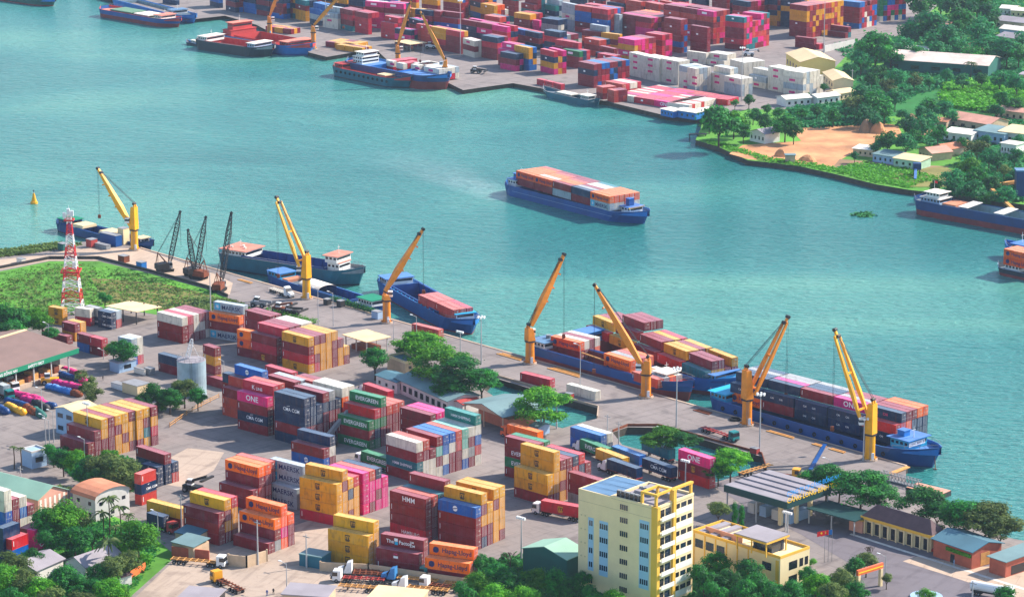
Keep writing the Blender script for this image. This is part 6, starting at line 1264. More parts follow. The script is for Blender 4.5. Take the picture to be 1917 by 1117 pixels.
# ---------------------------------------------------------------- trees: tapered trunks with limbs, crowns of many small leaf faces in clumps
def crown_mesh(name, kind, seed, n, leaf, m):
    r = random.Random(seed); b = MB(); clumps = []
    nc = {'round': 26, 'umbrella': 34, 'bush': 16, 'column': 14, 'far': 16}[kind]
    for i in range(nc):
        while True:
            x, y, z = (r.uniform(-1, 1) for _ in range(3)); d = x * x + y * y + z * z
            if .25 < d < 1: break
        if kind == 'umbrella':
            lay = r.choice((-.45, -.05, .35, .7)); k = {-.45: .95, -.05: 1.0, .35: .78, .7: .45}[lay]; a = r.uniform(0, 6.283); q_ = math.sqrt(r.uniform(.05, 1)) * k
            x, y, z = math.cos(a) * q_, math.sin(a) * q_, lay + r.uniform(-.1, .1); cr = r.uniform(.26, .4); fl = .6
        elif kind == 'column': x, y, cr, fl = x * .4, y * .4, r.uniform(.2, .34), 1.2
        else: cr = r.uniform(.24, .46); fl = .8; x, y, z = x * .78, y * .78, z * .72
        clumps.append((x, y, z, cr * (1 if kind != 'far' else 1.15), fl))
    per = n // nc
    for x, y, z, cr, fl in clumps:
        for _ in range(per):
            th = r.uniform(0, 6.283); cz = r.uniform(-.65, 1); s_ = math.sqrt(max(0, 1 - cz * cz)); rr = cr * (r.uniform(.72, 1.08) if r.random() < .68 else r.uniform(.2, 1.5))
            nx, ny, nz = s_ * math.cos(th), s_ * math.sin(th), cz
            p = Vector((x + nx * rr, y + ny * rr, z + nz * rr * fl)); nn = Vector((nx + r.uniform(-.7, .7), ny + r.uniform(-.7, .7), nz + .45 + r.uniform(-.6, .6))).normalized()
            t1 = nn.cross(Vector((r.uniform(-1, 1), r.uniform(-1, 1), .3))).normalized(); t2 = nn.cross(t1); w = leaf * r.uniform(.6, 1.25)
            b.quad([p - t1 * w, p - t2 * w * .6, p + t1 * w, p + t2 * w * .6])
    return b.mesh(name, m)
def trunk_mesh(seed, spread):
    r = random.Random(seed); b = MB(); b.cyl((0, 0, 0), (.01, .01, .5), .045, .03, 7)
    for k in range(5):
        a = k * 1.257 + r.uniform(-.3, .3); e_ = (math.cos(a) * spread, math.sin(a) * spread, .82 + r.uniform(-.1, .12)); mid = (e_[0] * .45, e_[1] * .45, .66)
        b.cyl((.005, .005, .42), mid, .022, .016, 5); b.cyl(mid, e_, .016, .006, 5)
    return b.mesh('trunk', M['bark'])
CR = {}
def crown(kind, m):
    k = (kind, m)
    if k not in CR:
        n, lf = {'round': (5600, .066), 'umbrella': (7000, .06), 'bush': (2600, .075), 'column': (2200, .07), 'far': (1500, .115)}[kind]
        CR[k] = [crown_mesh('crown', kind, s_ * 7 + len(CR) * 31, n, lf, M[m]) for s_ in range(3 if kind != 'column' else 1)]
    return CR[k]
TK = [trunk_mesh(i, .3) for i in range(3)]
tr_rnd = random.Random(11)
def tree(x, y, rp, kind, m, label, group, hc=None, flat=None):
    far_ = kind == 'far'; rp = rp * (1.32 if kind == 'umbrella' else 1.12); rr0 = rp / (FPX / at(x, y).length)
    hc_ = hc if hc is not None else (rr0 * (1.05 if kind in ('round', 'far') else .75) + (1.5 if kind != 'bush' else 0))
    P_ = at(x, y, hc_); rr = rp * P_.length / FPX; fz = flat or {'round': .82, 'umbrella': .55, 'bush': .75, 'column': 1.9, 'far': .8}[kind]
    if hc_ - rr * fz < .3 and kind != 'bush': hc_ = rr * fz + .5; P_ = at(x, y, hc_)
    T = thing('tree' if kind != 'bush' else 'shrub', label, 'tree' if kind != 'bush' else 'shrub', (P_.x, P_.y, 0), 0, group)
    c = place('crown', tr_rnd.choice(crown(kind, m)), T, (0, 0, hc_), tr_rnd.uniform(0, 6.28)); c.scale = (rr, rr * tr_rnd.uniform(.88, 1.1), rr * fz * tr_rnd.uniform(.9, 1.12))
    if kind != 'bush':
        t_ = place('trunk', tr_rnd.choice(TK), T, (0, 0, 0), tr_rnd.uniform(0, 6.28)); s_ = hc_ * 1.0; t_.scale = (max(s_, rr), max(s_, rr), s_)
    return T
ADJ = {'leaf_deep': 'dark green', 'leaf_bright': 'bright green', 'leaf_olive': 'olive green', 'leaf_far': 'blue green', 'leaf_dry': 'bare brown', 'leaf_palm': 'green'}
KW = {'round': 'round tree', 'umbrella': 'spreading tree', 'bush': 'shrub', 'column': 'columnar tree', 'far': 'tree'}
def grove(where, items, group):
    items = sorted(items, key=lambda t: t[0]); cnt = {}
    for it in items: k = (it[3], it[4]); cnt[k] = cnt.get(k, 0) + 1
    seen = {}; ORD20 = ['thirteenth', 'fourteenth', 'fifteenth', 'sixteenth', 'seventeenth', 'eighteenth', 'nineteenth', 'twentieth', 'twenty-first', 'twenty-second']
    for it in items:
        x, y, r_, kd, m = it[:5]; k = (kd, m); seen[k] = seen.get(k, 0) + 1; i, n = seen[k], cnt[k]
        pos = '' if n == 1 else (', leftmost of %s' % ('two' if n == 2 else 'those') if i == 1 else ', rightmost of %s' % ('two' if n == 2 else 'those') if i == n else ', %s from left' % (ORD[i] if i < 13 else ORD20[i - 13]))
        tree(x, y, r_, kd, m, ('%s %s %s%s' % (ADJ[m], KW[kd], where, pos)), group, it[5] if len(it) > 5 else None)
D_, B_, O_, U_, F_ = 'leaf_deep', 'leaf_bright', 'leaf_olive', 'umbrella', 'leaf_far'
grove('between workshop and quay', [(788, 648, 39, U_, B_, 9), (828, 678, 40, U_, B_, 9), (868, 698, 42, U_, D_, 9), (902, 708, 30, U_, D_, 8), (762, 655, 22, 'round', D_), (845, 722, 28, U_, D_, 6), (702, 668, 23, 'round', D_, 7.5)], 'trees between the yard and the quay')
grove('beside the ponds', [(1018, 757, 40, U_, B_, 7.5), (1240, 818, 30, U_, B_, 7), (1282, 826, 26, U_, D_, 6), (1368, 862, 32, U_, B_, 7), (1345, 878, 20, U_, D_, 5), (1215, 822, 14, 'bush', D_)], 'trees between the yard and the quay')
grove('beside the gate canopy', [(1548, 892, 32, U_, D_, 7), (1518, 900, 26, U_, D_, 6), (1612, 908, 44, U_, D_, 8), (1572, 900, 26, U_, B_, 6), (1645, 925, 30, U_, D_, 6)], 'trees along the river road')
grove('behind the tiled and teal roofs', [(1728, 942, 42, U_, D_, 7), (1755, 955, 28, U_, D_, 6), (1808, 962, 36, U_, D_, 8), (1852, 968, 42, U_, O_, 8), (1872, 990, 24, U_, O_, 6), (1785, 972, 26, U_, D_, 6)], 'trees along the river road')
grove('on the left field', [(14, 590, 32, 'round', D_), (30, 620, 26, 'round', D_), (6, 628, 30, 'round', D_), (196, 556, 13, 'round', D_), (78, 600, 20, 'round', B_), (62, 588, 18, 'round', B_), (95, 622, 14, 'round', D_), (45, 602, 18, 'round', D_)], 'trees at the field edge')
grove('around the small office', [(230, 655, 26, 'round', D_), (212, 652, 16, 'round', B_), (160, 712, 24, 'bush', O_), (175, 735, 20, 'bush', O_), (150, 700, 14, 'bush', O_)], 'trees around the offices')
grove('in the hedge below the silo', [(270, 748, 18, 'round', D_), (295, 735, 24, 'round', D_), (318, 742, 22, 'round', D_), (345, 728, 24, 'round', O_), (370, 740, 18, 'round', D_), (300, 760, 14, 'bush', B_), (332, 755, 14, 'bush', B_), (258, 758, 12, 'bush', D_)], 'trees around the offices')
grove('below the yellow block', [(100, 845, 18, 'round', D_), (118, 858, 22, 'round', D_), (142, 862, 22, 'round', B_), (168, 872, 24, 'round', D_), (195, 872, 32, 'round', O_), (222, 880, 34, 'round', O_), (236, 898, 24, 'round', O_), (205, 852, 18, 'round', B_), (180, 896, 22, 'round', D_), (150, 885, 18, 'round', D_), (85, 842, 12, 'bush', B_), (132, 842, 14, 'bush', D_)], 'trees below the yellow block')
grove('in the lower left wood', [(118, 965, 38, 'round', B_), (88, 978, 30, 'round', D_), (150, 972, 26, 'round', O_), (92, 1010, 24, 'round', D_), (140, 1008, 30, 'round', D_), (172, 1000, 22, 'round', D_), (258, 1002, 40, 'round', B_), (236, 1020, 24, 'round', B_), (240, 1052, 26, 'round', O_), (205, 1060, 28, 'round', O_), (182, 1072, 22, 'round', D_),
       (60, 1042, 22, 'round', D_), (28, 1060, 28, 'round', O_), (10, 1085, 32, 'round', B_), (45, 1088, 30, 'round', O_), (75, 1100, 28, 'round', B_), (112, 1082, 32, 'round', D_), (140, 1095, 28, 'round', D_), (168, 1102, 26, 'round', D_), (205, 1102, 30, 'round', B_), (225, 1112, 20, 'round', B_), (100, 1120, 30, 'round', O_), (150, 1125, 26, 'round', O_), (20, 1118, 26, 'round', D_), (76, 1062, 18, 'bush', O_), (118, 1042, 16, 'bush', D_), (12, 1040, 18, 'bush', O_), (270, 1045, 14, 'bush', B_), (196, 1030, 20, 'round', D_)], 'trees of the lower left wood')
grove('along the bottom beside the office tower', [(905, 1052, 22, 'round', D_), (930, 1072, 26, 'round', D_), (895, 1088, 24, 'round', B_), (960, 1092, 28, 'round', D_), (1000, 1085, 30, 'round', B_), (1040, 1090, 28, 'round', D_), (870, 1105, 22, 'round', D_), (925, 1112, 28, 'round', B_), (985, 1115, 28, 'round', B_), (1070, 1102, 24, 'round', D_), (1110, 1112, 24, 'round', D_), (1150, 1118, 22, 'round', B_), (960, 1052, 10, 'bush', D_), (1092, 1080, 16, 'round', D_), (1185, 1112, 16, 'bush', D_), (945, 1040, 10, 'bush', D_)], 'trees along the bottom edge')
grove('around the annex', [(1342, 1052, 26, 'round', D_), (1318, 1078, 28, 'round', D_), (1362, 1082, 26, 'round', D_), (1402, 1070, 30, 'round', D_), (1430, 1092, 28, 'round', D_), (1392, 1100, 28, 'round', D_), (1345, 952, 20, 'round', O_), (1376, 965, 12, 'column', D_, 6), (1388, 968, 11, 'column', D_, 5), (1340, 1105, 24, 'round', D_), (1478, 1105, 26, 'round', D_), (1528, 1095, 26, 'round', B_), (1560, 1108, 26, 'round', O_), (1598, 1058, 22, 'round', D_), (1622, 1048, 20, 'round', 'leaf_olive'), (1660, 1080, 11, 'round', O_), (1578, 1082, 22, 'round', O_), (1605, 1105, 24, 'round', D_), (1512, 1072, 18, 'round', D_), (1732, 1112, 18, 'bush', B_), (1882, 1114, 22, 'round', D_), (1520, 1050, 10, 'bush', B_), (1450, 1112, 22, 'round', D_), (1455, 1085, 14, 'bush', D_)], 'garden trees around the offices')
# far bank
tp = [(1725, 5, 25), (1762, -2, 25), (1792, 12, 28), (1830, 6, 25), (1738, 48, 34), (1712, 58, 24), (1800, 42, 28), (1838, 58, 26), (1775, 66, 24), (1856, 42, 16), (1852, 20, 18)]
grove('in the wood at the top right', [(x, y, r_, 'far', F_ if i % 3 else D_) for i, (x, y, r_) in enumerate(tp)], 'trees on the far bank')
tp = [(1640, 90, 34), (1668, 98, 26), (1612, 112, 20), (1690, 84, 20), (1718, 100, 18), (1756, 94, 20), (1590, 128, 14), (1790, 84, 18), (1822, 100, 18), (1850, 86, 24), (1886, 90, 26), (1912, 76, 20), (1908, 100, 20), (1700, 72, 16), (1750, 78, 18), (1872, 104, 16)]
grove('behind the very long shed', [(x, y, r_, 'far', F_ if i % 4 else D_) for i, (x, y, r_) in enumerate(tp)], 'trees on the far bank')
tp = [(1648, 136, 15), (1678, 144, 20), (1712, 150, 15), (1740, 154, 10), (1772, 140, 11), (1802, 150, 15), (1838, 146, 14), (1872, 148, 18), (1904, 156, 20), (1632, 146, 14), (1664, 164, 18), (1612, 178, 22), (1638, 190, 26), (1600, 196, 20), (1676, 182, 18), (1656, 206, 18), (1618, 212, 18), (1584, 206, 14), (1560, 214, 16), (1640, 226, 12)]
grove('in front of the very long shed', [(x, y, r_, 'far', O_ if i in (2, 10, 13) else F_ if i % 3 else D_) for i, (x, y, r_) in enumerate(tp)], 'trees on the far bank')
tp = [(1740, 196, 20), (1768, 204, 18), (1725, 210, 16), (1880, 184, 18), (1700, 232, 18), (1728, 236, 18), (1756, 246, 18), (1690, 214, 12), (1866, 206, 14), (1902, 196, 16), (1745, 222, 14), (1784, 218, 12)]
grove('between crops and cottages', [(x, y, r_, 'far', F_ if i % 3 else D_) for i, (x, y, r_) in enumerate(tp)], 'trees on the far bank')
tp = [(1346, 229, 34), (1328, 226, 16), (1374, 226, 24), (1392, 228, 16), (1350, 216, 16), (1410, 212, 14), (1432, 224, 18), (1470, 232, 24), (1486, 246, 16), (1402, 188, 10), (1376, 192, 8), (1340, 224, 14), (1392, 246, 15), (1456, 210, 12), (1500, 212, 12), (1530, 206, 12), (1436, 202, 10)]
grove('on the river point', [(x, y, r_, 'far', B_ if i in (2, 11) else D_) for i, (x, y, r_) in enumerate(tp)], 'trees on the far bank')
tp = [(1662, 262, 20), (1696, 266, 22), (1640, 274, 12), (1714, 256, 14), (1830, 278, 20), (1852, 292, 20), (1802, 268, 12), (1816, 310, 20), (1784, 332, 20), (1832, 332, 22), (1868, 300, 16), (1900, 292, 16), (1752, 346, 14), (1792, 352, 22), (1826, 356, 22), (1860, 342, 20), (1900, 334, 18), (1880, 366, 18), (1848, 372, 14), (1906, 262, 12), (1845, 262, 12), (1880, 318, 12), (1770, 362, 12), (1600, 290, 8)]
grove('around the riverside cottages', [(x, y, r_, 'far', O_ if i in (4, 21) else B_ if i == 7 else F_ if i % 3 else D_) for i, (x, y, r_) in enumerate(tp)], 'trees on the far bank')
grove('beside the white far boxes', [(1543, 162, 8, 'far', D_), (1402, 182, 8, 'far', D_), (1512, 178, 6, 'far', D_)], 'trees on the far bank')
# palms
def palm_mesh(seed, n=15):
    r = random.Random(seed); b = MB()
    for i in range(n):
        a = i * 6.283 / n + r.uniform(-.2, .2); up_ = r.uniform(.1, 1.0); prev = Vector((0, 0, 0)); ln = r.uniform(.85, 1.1)
        for k in range(1, 7):
            t = k / 6; p = Vector((math.cos(a) * ln * t, math.sin(a) * ln * t, up_ * t * .7 - .75 * t * t)); sd = Vector((-math.sin(a), math.cos(a), 0)); w0, w1 = .17 * (1.15 - (k - 1) / 6), .17 * (1.15 - t)
            for s_ in (-1, 1):
                dr = Vector((0, 0, -.1)); b.quad([prev, p, p + sd * s_ * w1 + dr * .8, prev + sd * s_ * w0 + dr])
            prev = p
    return b.mesh('crown', M['leaf_palm'])
PMX = [palm_mesh(i) for i in range(3)]
for i, (x, y, rp, h, lb) in enumerate([(25, 836, 9, 6.5, 'small fan palm left of its twin at the guard house'), (38, 838, 9, 6.5, 'small fan palm right of its twin at the guard house'), (203, 932, 22, 10, 'tall palm nearest the barrel roofed house'), (224, 948, 20, 9, 'palm right of the tallest palm'), (192, 958, 18, 8, 'low palm in front of the tallest palm'), (240, 962, 14, 7, 'small palm above the bright round tree'),
                                       (202, 1012, 28, 10, 'large drooping palm above the hidden houses'), (112, 908, 13, 6, 'palm at the gable of the mint warehouse'), (128, 912, 12, 5, 'small palm beside the gable palm'), (1818, 118, 14, 9, 'far palm in front of the very long shed'), (60, 1072, 16, 7, 'palm among the lowest trees at left'), (215, 985, 16, 7, 'palm between the tall group and the drooping one')]):
    p = at(x, y, h); rr = rp * p.length / FPX; T = thing('palm_tree', lb, 'palm', (p.x, p.y, 0), 0, 'palm trees'); c = place('crown', PMX[i % 3], T, (0, 0, h), i * .7); c.scale = (rr, rr, rr)
    b = MB(); b.cyl((0, 0, 0), (.15, .1, h * .5), .22, .16, 7); b.cyl((.15, .1, h * .5), (0, 0, h), .16, .13, 7); b.build('trunk', M['bark'], T)
# bare tree
def bare(x, y, h, lb):
    r = random.Random(int(x)); T = thing('bare_tree', lb, 'tree', at(x, y)); b = MB()
    def br(p, d, l, w, k):
        q_ = p + d * l; b.cyl(p, q_, w, w * .6, 5)
        if k:
            for _ in range(3): br(q_, (d + Vector((r.uniform(-.8, .8), r.uniform(-.8, .8), r.uniform(-.1, .5)))).normalized(), l * .68, w * .6, k - 1)
    br(Vector((0, 0, 0)), Vector((0, 0, 1)), h * .4, .22, 4); b.build('branches', M['bark'], T)
bare(1139, 1112, 7.5, 'leafless tree in front of the office tower'); bare(1632, 1066, 6, 'leafless tree beside the orange banner gate'); bare(955, 1070, 5, 'thin leafless tree left of the dark green shed')
# hedge along the quay behind the green cabin
def hedge(label, pts, w_, h_, m, seed=1, leaf=.28, n=40):
    r = random.Random(seed); P_ = [at(*p) for p in pts]; b = MB()
    for a_, c_ in zip(P_, P_[1:]):
        d_ = c_ - a_; L__ = d_.length; d_.normalize(); nn = Vector((-d_.y, d_.x, 0))
        for _ in range(int(L__ * n)):
            p = a_ - P_[0] + d_ * r.uniform(0, L__) + nn * r.uniform(-w_, w_) + Vector((0, 0, r.uniform(.05, h_) * (.6 + .4 * r.random()))); t1 = Vector((r.uniform(-1, 1), r.uniform(-1, 1), r.uniform(-.4, .4))).normalized(); t2 = t1.cross(Vector((r.uniform(-.4, .4), r.uniform(-.4, .4), 1))).normalized()
            q_ = leaf * r.uniform(.6, 1.3); b.quad([p - t1 * q_, p - t2 * q_, p + t1 * q_, p + t2 * q_])
    T = thing('hedge', label, 'hedge', P_[0]); b.build('foliage', M[m], T)
hedge('dense green hedge on the quay beside the green roofed cabin', [(622, 562), (705, 588)], 1.3, 2.2, D_)
hedge('bright shrub strip behind the flat topped maroon block', [(500, 583), (592, 606)], 1.6, 1.8, B_, 2)
# unbounded vegetation as stuff
def scatter(name, label, polys, m, n, leaf, hmax, seed, wz=0.0):
    r = random.Random(seed); b = MB()
    for poly in polys:
        P_ = [at(x, y, wz) for x, y in poly]; xs = [p.x for p in P_]; ys = [p.y for p in P_]; got = 0
        while got < n:
            x, y = r.uniform(min(xs), max(xs)), r.uniform(min(ys), max(ys)); ins = False; j = len(P_) - 1
            for i in range(len(P_)):
                if (P_[i].y > y) != (P_[j].y > y) and x < (P_[j].x - P_[i].x) * (y - P_[i].y) / (P_[j].y - P_[i].y) + P_[i].x: ins = not ins
                j = i
            if not ins: continue
            got += 1; hh = r.uniform(.2, 1) * hmax; cx_, cy_ = x, y
            for _ in range(5):
                p = Vector((cx_ + r.gauss(0, leaf * 1.6), cy_ + r.gauss(0, leaf * 1.6), wz + r.uniform(.05, hh))); t1 = Vector((r.uniform(-1, 1), r.uniform(-1, 1), r.uniform(-.5, .5))).normalized(); t2 = t1.cross(Vector((r.uniform(-.6, .6), r.uniform(-.6, .6), 1))).normalized(); q_ = leaf * r.uniform(.6, 1.4)
                b.quad([p - t1 * q_, p - t2 * q_ * .7, p + t1 * q_, p + t2 * q_ * .7])
    o = b.build(name, M[m]); tag(o, label, None, None, 'stuff')
scatter('meadow_grass', 'rough green grass tufts over the field around the lattice tower', [[(-60, 520), (0, 512), (93, 493), (185, 493), (276, 514), (391, 545), (426, 562), (400, 588), (240, 575), (80, 598), (0, 636), (-60, 650)]], 'grass', 1800, .35, .4, 3)
scatter('meadow_weeds', 'darker weeds along the meadow and road edges', [[(-20, 540), (93, 500), (276, 518), (420, 562), (330, 580), (150, 575), (0, 630)], [(0, 470), (110, 456), (150, 458), (95, 468), (0, 482)], [(360, 560), (430, 562), (470, 580), (440, 590), (380, 590)]], 'leaf_olive', 900, .5, 1.2, 4)
scatter('bank_vegetation', 'green vegetation creeping along the far river bank', [[(1312, 262), (1345, 274), (1440, 303), (1500, 311), (1560, 322), (1640, 342), (1706, 353), (1706, 345), (1640, 332), (1560, 314), (1500, 303), (1440, 296), (1345, 266)], [(1565, 314), (1620, 304), (1700, 316), (1760, 334), (1700, 350), (1640, 340)]], 'leaf_bright', 600, .6, .8, 5)
scatter('crop_plants', 'tall green crop rows beyond the patched brown shed', [[(1772, 160), (1917, 152), (1930, 205), (1860, 212), (1800, 205), (1765, 190)]], 'leaf_bright', 2600, .9, 3.2, 6)
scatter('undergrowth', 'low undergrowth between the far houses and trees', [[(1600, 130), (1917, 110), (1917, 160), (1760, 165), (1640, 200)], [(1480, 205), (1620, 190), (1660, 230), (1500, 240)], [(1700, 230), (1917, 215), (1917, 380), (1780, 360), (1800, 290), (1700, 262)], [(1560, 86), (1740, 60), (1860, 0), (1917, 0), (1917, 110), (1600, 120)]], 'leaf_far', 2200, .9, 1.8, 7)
scatter('yard_edge_undergrowth', 'low undergrowth beneath the trees at lower left and bottom', [[(0, 960), (60, 955), (200, 965), (300, 1020), (250, 1100), (180, 1125), (-10, 1125)], [(880, 1060), (980, 1040), (1085, 1060), (1230, 1100), (1290, 1080), (1300, 1125), (860, 1125)], [(1290, 1060), (1440, 1090), (1600, 1080), (1570, 1125), (1290, 1125)], [(80, 840), (250, 860), (250, 920), (150, 900)]], 'leaf_deep', 2400, .42, 1.1, 8)
scatter('floating_hyacinth', 'drifting green plant rafts on the river near the moored ship', [[(1601, 400), (1622, 398), (1634, 404), (1612, 407)]], 'hyacinth', 90, .7, .3, 9, WZ)
# sand heaps
def heap(x, y, rp, h, lb, m='sand'):
    P_ = at(x, y); rr = rp * P_.length / FPX; r = random.Random(int(x)); b = MB(); n, k_ = 18, 6
    for k in range(k_ + 1):
        for i in range(n):
            a = i * 6.283 / n; q_ = rr * (1 - (k / k_) ** 1.25) * (1 + .2 * math.sin(3 * a + x) + r.uniform(-.05, .05)); b.v.append((math.cos(a) * q_, math.sin(a) * q_, h * (1 - (1 - k / k_) ** 1.7) * .8 + r.uniform(-.12, .12) * (k < k_)))
    for k in range(k_):
        for i in range(n): b.f.append((k * n + i, k * n + (i + 1) % n, (k + 1) * n + (i + 1) % n, (k + 1) * n + i)); b.mi.append(0)
    o = place('sand_heap', b.mesh('sand_heap', M[m]), None, (P_.x, P_.y, 0)); tag(o, lb, 'sand heap', 'heaps of sand and gravel')
heap(1622, 246, 15, 7, 'brown sand heap, left of the pair behind the sand bank', 'dirt'); heap(1645, 248, 15, 6, 'sand heap right of the pair behind the sand bank', 'sand'); heap(1722, 252, 24, 8, 'largest brown heap beside the white house', 'dirt'); heap(1462, 292, 12, 4, 'small grey heap on the pale sand', 'sand'); heap(1512, 300, 16, 3, 'low spread of sand at the water edge', 'sand'); heap(1705, 222, 10, 3, 'brown heap beside the crops', 'dirt')

# ---------------------------------------------------------------- vehicles
def wheel_mesh(r_=.5, w_=.5):
    b = MB(); b.cyl((0, -w_ / 2, 0), (0, w_ / 2, 0), r_, r_, 14); b.cyl((0, -w_ / 2 - .02, 0), (0, w_ / 2 + .02, 0), r_ * .5, r_ * .5, 10, 1); return b.mesh('wheel', [M['tyre'], M['steel_grey']])
WH = wheel_mesh(); WS = wheel_mesh(.33, .22)
def cab(T, x0, m, style):
    b = MB()
    if style == 'hood':
        b.hexa([(x0, .05, .7), (x0 + 2.1, .05, .7), (x0 + 2.1, 2.45, .7), (x0, 2.45, .7), (x0, .1, 3.7), (x0 + 1.2, .15, 3.3), (x0 + 1.2, 2.35, 3.3), (x0, 2.4, 3.7)]); b.hexa([(x0 + 2.1, .25, .7), (x0 + 3.7, .35, .7), (x0 + 3.7, 2.15, .7), (x0 + 2.1, 2.25, .7), (x0 + 2.1, .25, 2.2), (x0 + 3.6, .45, 1.75), (x0 + 3.6, 2.05, 1.75), (x0 + 2.1, 2.25, 2.2)])
        c = b.build('cab', M[m], T); b = MB(); b.hexa([(x0 + 1.25, .14, 2.25), (x0 + 2.12, .06, 2.2), (x0 + 2.12, 2.44, 2.2), (x0 + 1.25, 2.36, 2.25), (x0 + 1.25, .12, 3.2), (x0 + 1.3, .12, 3.2), (x0 + 1.3, 2.38, 3.2), (x0 + 1.25, 2.38, 3.2)]); b.build('window', M['glass_dark'], c)
        MB().box(x0 + 3.55, x0 + 3.75, .5, 2.0, .6, 1.2).build('bumper', M['steel_grey'], c)
    else:
        b.hexa([(x0, 0, .6), (x0 + 2.2, 0, .6), (x0 + 2.2, 2.5, .6), (x0, 2.5, .6), (x0, .08, 3.1), (x0 + 1.95, .08, 3.1), (x0 + 1.95, 2.42, 3.1), (x0, 2.42, 3.1)]); c = b.build('cab', M[m], T)
        b = MB(); b.hexa([(x0 + .8, -.02, 1.75), (x0 + 2.16, -.02, 1.75), (x0 + 2.16, 2.52, 1.75), (x0 + .8, 2.52, 1.75), (x0 + .8, .05, 2.75), (x0 + 2.03, .05, 2.75), (x0 + 2.03, 2.45, 2.75), (x0 + .8, 2.45, 2.75)]); b.build('window', M['glass_dark'], c)
    return c
def truck(rear, front, label, cabm='cab_white', style='flat', ln=12.4, cargo=None, mark=None, chassis='chassis_red', load_label=None, size=12.19, tractor=True, group='container trucks'):
    A_, F2 = at(*rear), at(*front); d_ = (F2 - A_).to_2d().normalized(); yaw = math.atan2(d_.y, d_.x); nn = Vector((-d_.y, d_.x, 0)); o_ = A_ - nn * 1.25
    T = thing('truck' if tractor else 'trailer', label, 'truck' if tractor else 'trailer', o_, yaw, group)
    b = MB()
    for y in (.5, 1.75): b.box(0, ln, y, y + .22, 1.05, 1.35)
    for k in range(8): b.box(ln * k / 7.2, ln * k / 7.2 + .18, .02, 2.46, 1.15, 1.33)
    b.build('chassis', M[chassis], T); xs = [1.0, 2.3, 3.6]
    if tractor:
        b = MB(); b.box(ln - 2.6, ln + 3.2, .7, 1.8, .75, 1.04); b.build('tractor_frame', M['steel_dark'], T); cab(T, ln + .4, cabm, style); xs += [ln - 1.9, ln - .6, ln + (3.0 if style == 'hood' else 1.5)]
    else: MB().box(ln - 2.4, ln - 2.2, .7, 1.8, 0, 1.05).build('landing_leg', M['steel_dark'], T)
    for x in xs:
        for y in (.25, 2.25): place('wheel', WH, T, (x, y, .5))
    if cargo:
        c = cargo; me = cbody(size, c); o = place('shipping_container', me, None, (o_.x + d_.x * .1, o_.y + d_.y * .1, 1.37), yaw, load_label, 'container', 'shipping containers of the port')
        place('doors', cdoor(c), o, (size, 0, 0)) if math.cos(yaw) > 0 else None
        mk = mark or AUTO.get(c)
        if mk and mk != 'none':
            lo = place('lettering', cmark(mk, size), o)
            if math.cos(yaw) < 0: lo.location = (size, 2.44, 0); lo.rotation_euler = (0, 0, math.pi)
            if mk == 'one' : pass
    return T
truck((1197, 903), (1128, 879), 'white hooded truck carrying the navy container beside the tower block', 'cab_white', 'hood', cargo='n', mark='none', load_label='navy container on the white hooded truck near the tower block')
truck((1140, 866), (1082, 842), 'white hooded truck under the green container by the second pond', 'cab_white', 'hood', cargo='g', load_label='green container on the truck by the second pond')
truck((1172, 884), (1115, 862), 'trailer below the yellow container beside the green one', cargo='y', mark='none', tractor=False, load_label='plain yellow container on a trailer in the truck row')
truck((1203, 879), (1146, 858), 'trailer below the bright blue container in the truck row', cargo='b', mark='none', tractor=False, load_label='plain bright blue container on a trailer in the truck row')
truck((1262, 902), (1202, 880), 'trailer below the navy lettered container left of the magenta stack', cargo='n', tractor=False, load_label='navy lettered container on a trailer left of the magenta stack')
truck((1258, 868), (1206, 848), 'trailer below the teal container in the truck row', cargo='t', mark='none', tractor=False, load_label='teal container on a trailer behind the truck row')
truck((1092, 976), (1016, 962), 'white cabbed truck hauling the maroon container past the tower block', 'cab_white', 'flat', cargo='r', mark='mscy', load_label='dark red container with yellow logo hauled past the tower block')
truck((1012, 834), (955, 818), 'orange cabbed truck under the salmon container beside the green shed', 'cab_orange', 'flat', cargo='o', mark='none', load_label='salmon orange container on the truck beside the green shed')
truck((732, 757), (668, 735), 'white hooded truck under the red container beside the white walled shed', 'cab_white', 'hood', cargo='r', load_label='red container on the truck beside the white walled shed')
truck((738, 886), (680, 868), 'white truck under the green container behind the magenta wall', 'cab_white', 'flat', cargo='g', load_label='dark green container on the truck behind the magenta wall')
truck((508, 545), (552, 560), 'white truck with empty pale flatbed beside the second crane', 'cab_white', 'hood', ln=9, chassis='tarp_white')
truck((1316, 806), (1397, 834), 'teal cabbed truck with empty red trailer on the quay', 'cab_green', 'flat', ln=12)
truck((1386, 893), (1452, 873), 'empty timber decked trailer beside the second pond', tractor=False, chassis='timber')
truck((322, 1052), (408, 1060), 'cream cabbed truck with bare trailer in the sandy lot', 'cab_white', 'flat', ln=12, chassis='timber')
truck((452, 1112), (408, 1090), 'dark backed truck with rusty trailer at the bottom edge', 'cab_yellow', 'flat', ln=10, chassis='rust')
for i, (a_, c_, cm, ch, lb) in enumerate([((740, 1078), (640, 1074), 'cab_white', 'rust', 'white cab at the left end of the upper chassis row'), ((720, 1092), (612, 1086), 'cab_white', 'chassis_red', 'red chassis truck at the far left of the chassis yard'), ((820, 1094), (735, 1086), 'cab_blue', 'timber', 'blue white tractor in the middle of the chassis yard'),
       ((880, 1090), (770, 1078), 'cab_green', 'steel_dark', 'tractor with raised hood in the chassis yard'), ((840, 1112), (700, 1098), 'cab_white', 'timber', 'long timber chassis truck at the front of the chassis yard'), ((880, 1110), (800, 1100), 'cab_white', 'rust', 'rusty chassis truck at the right of the chassis yard')]):
    truck(a_, c_, lb, cm, 'flat' if i % 2 else 'hood', ln=10.5, chassis=ch)
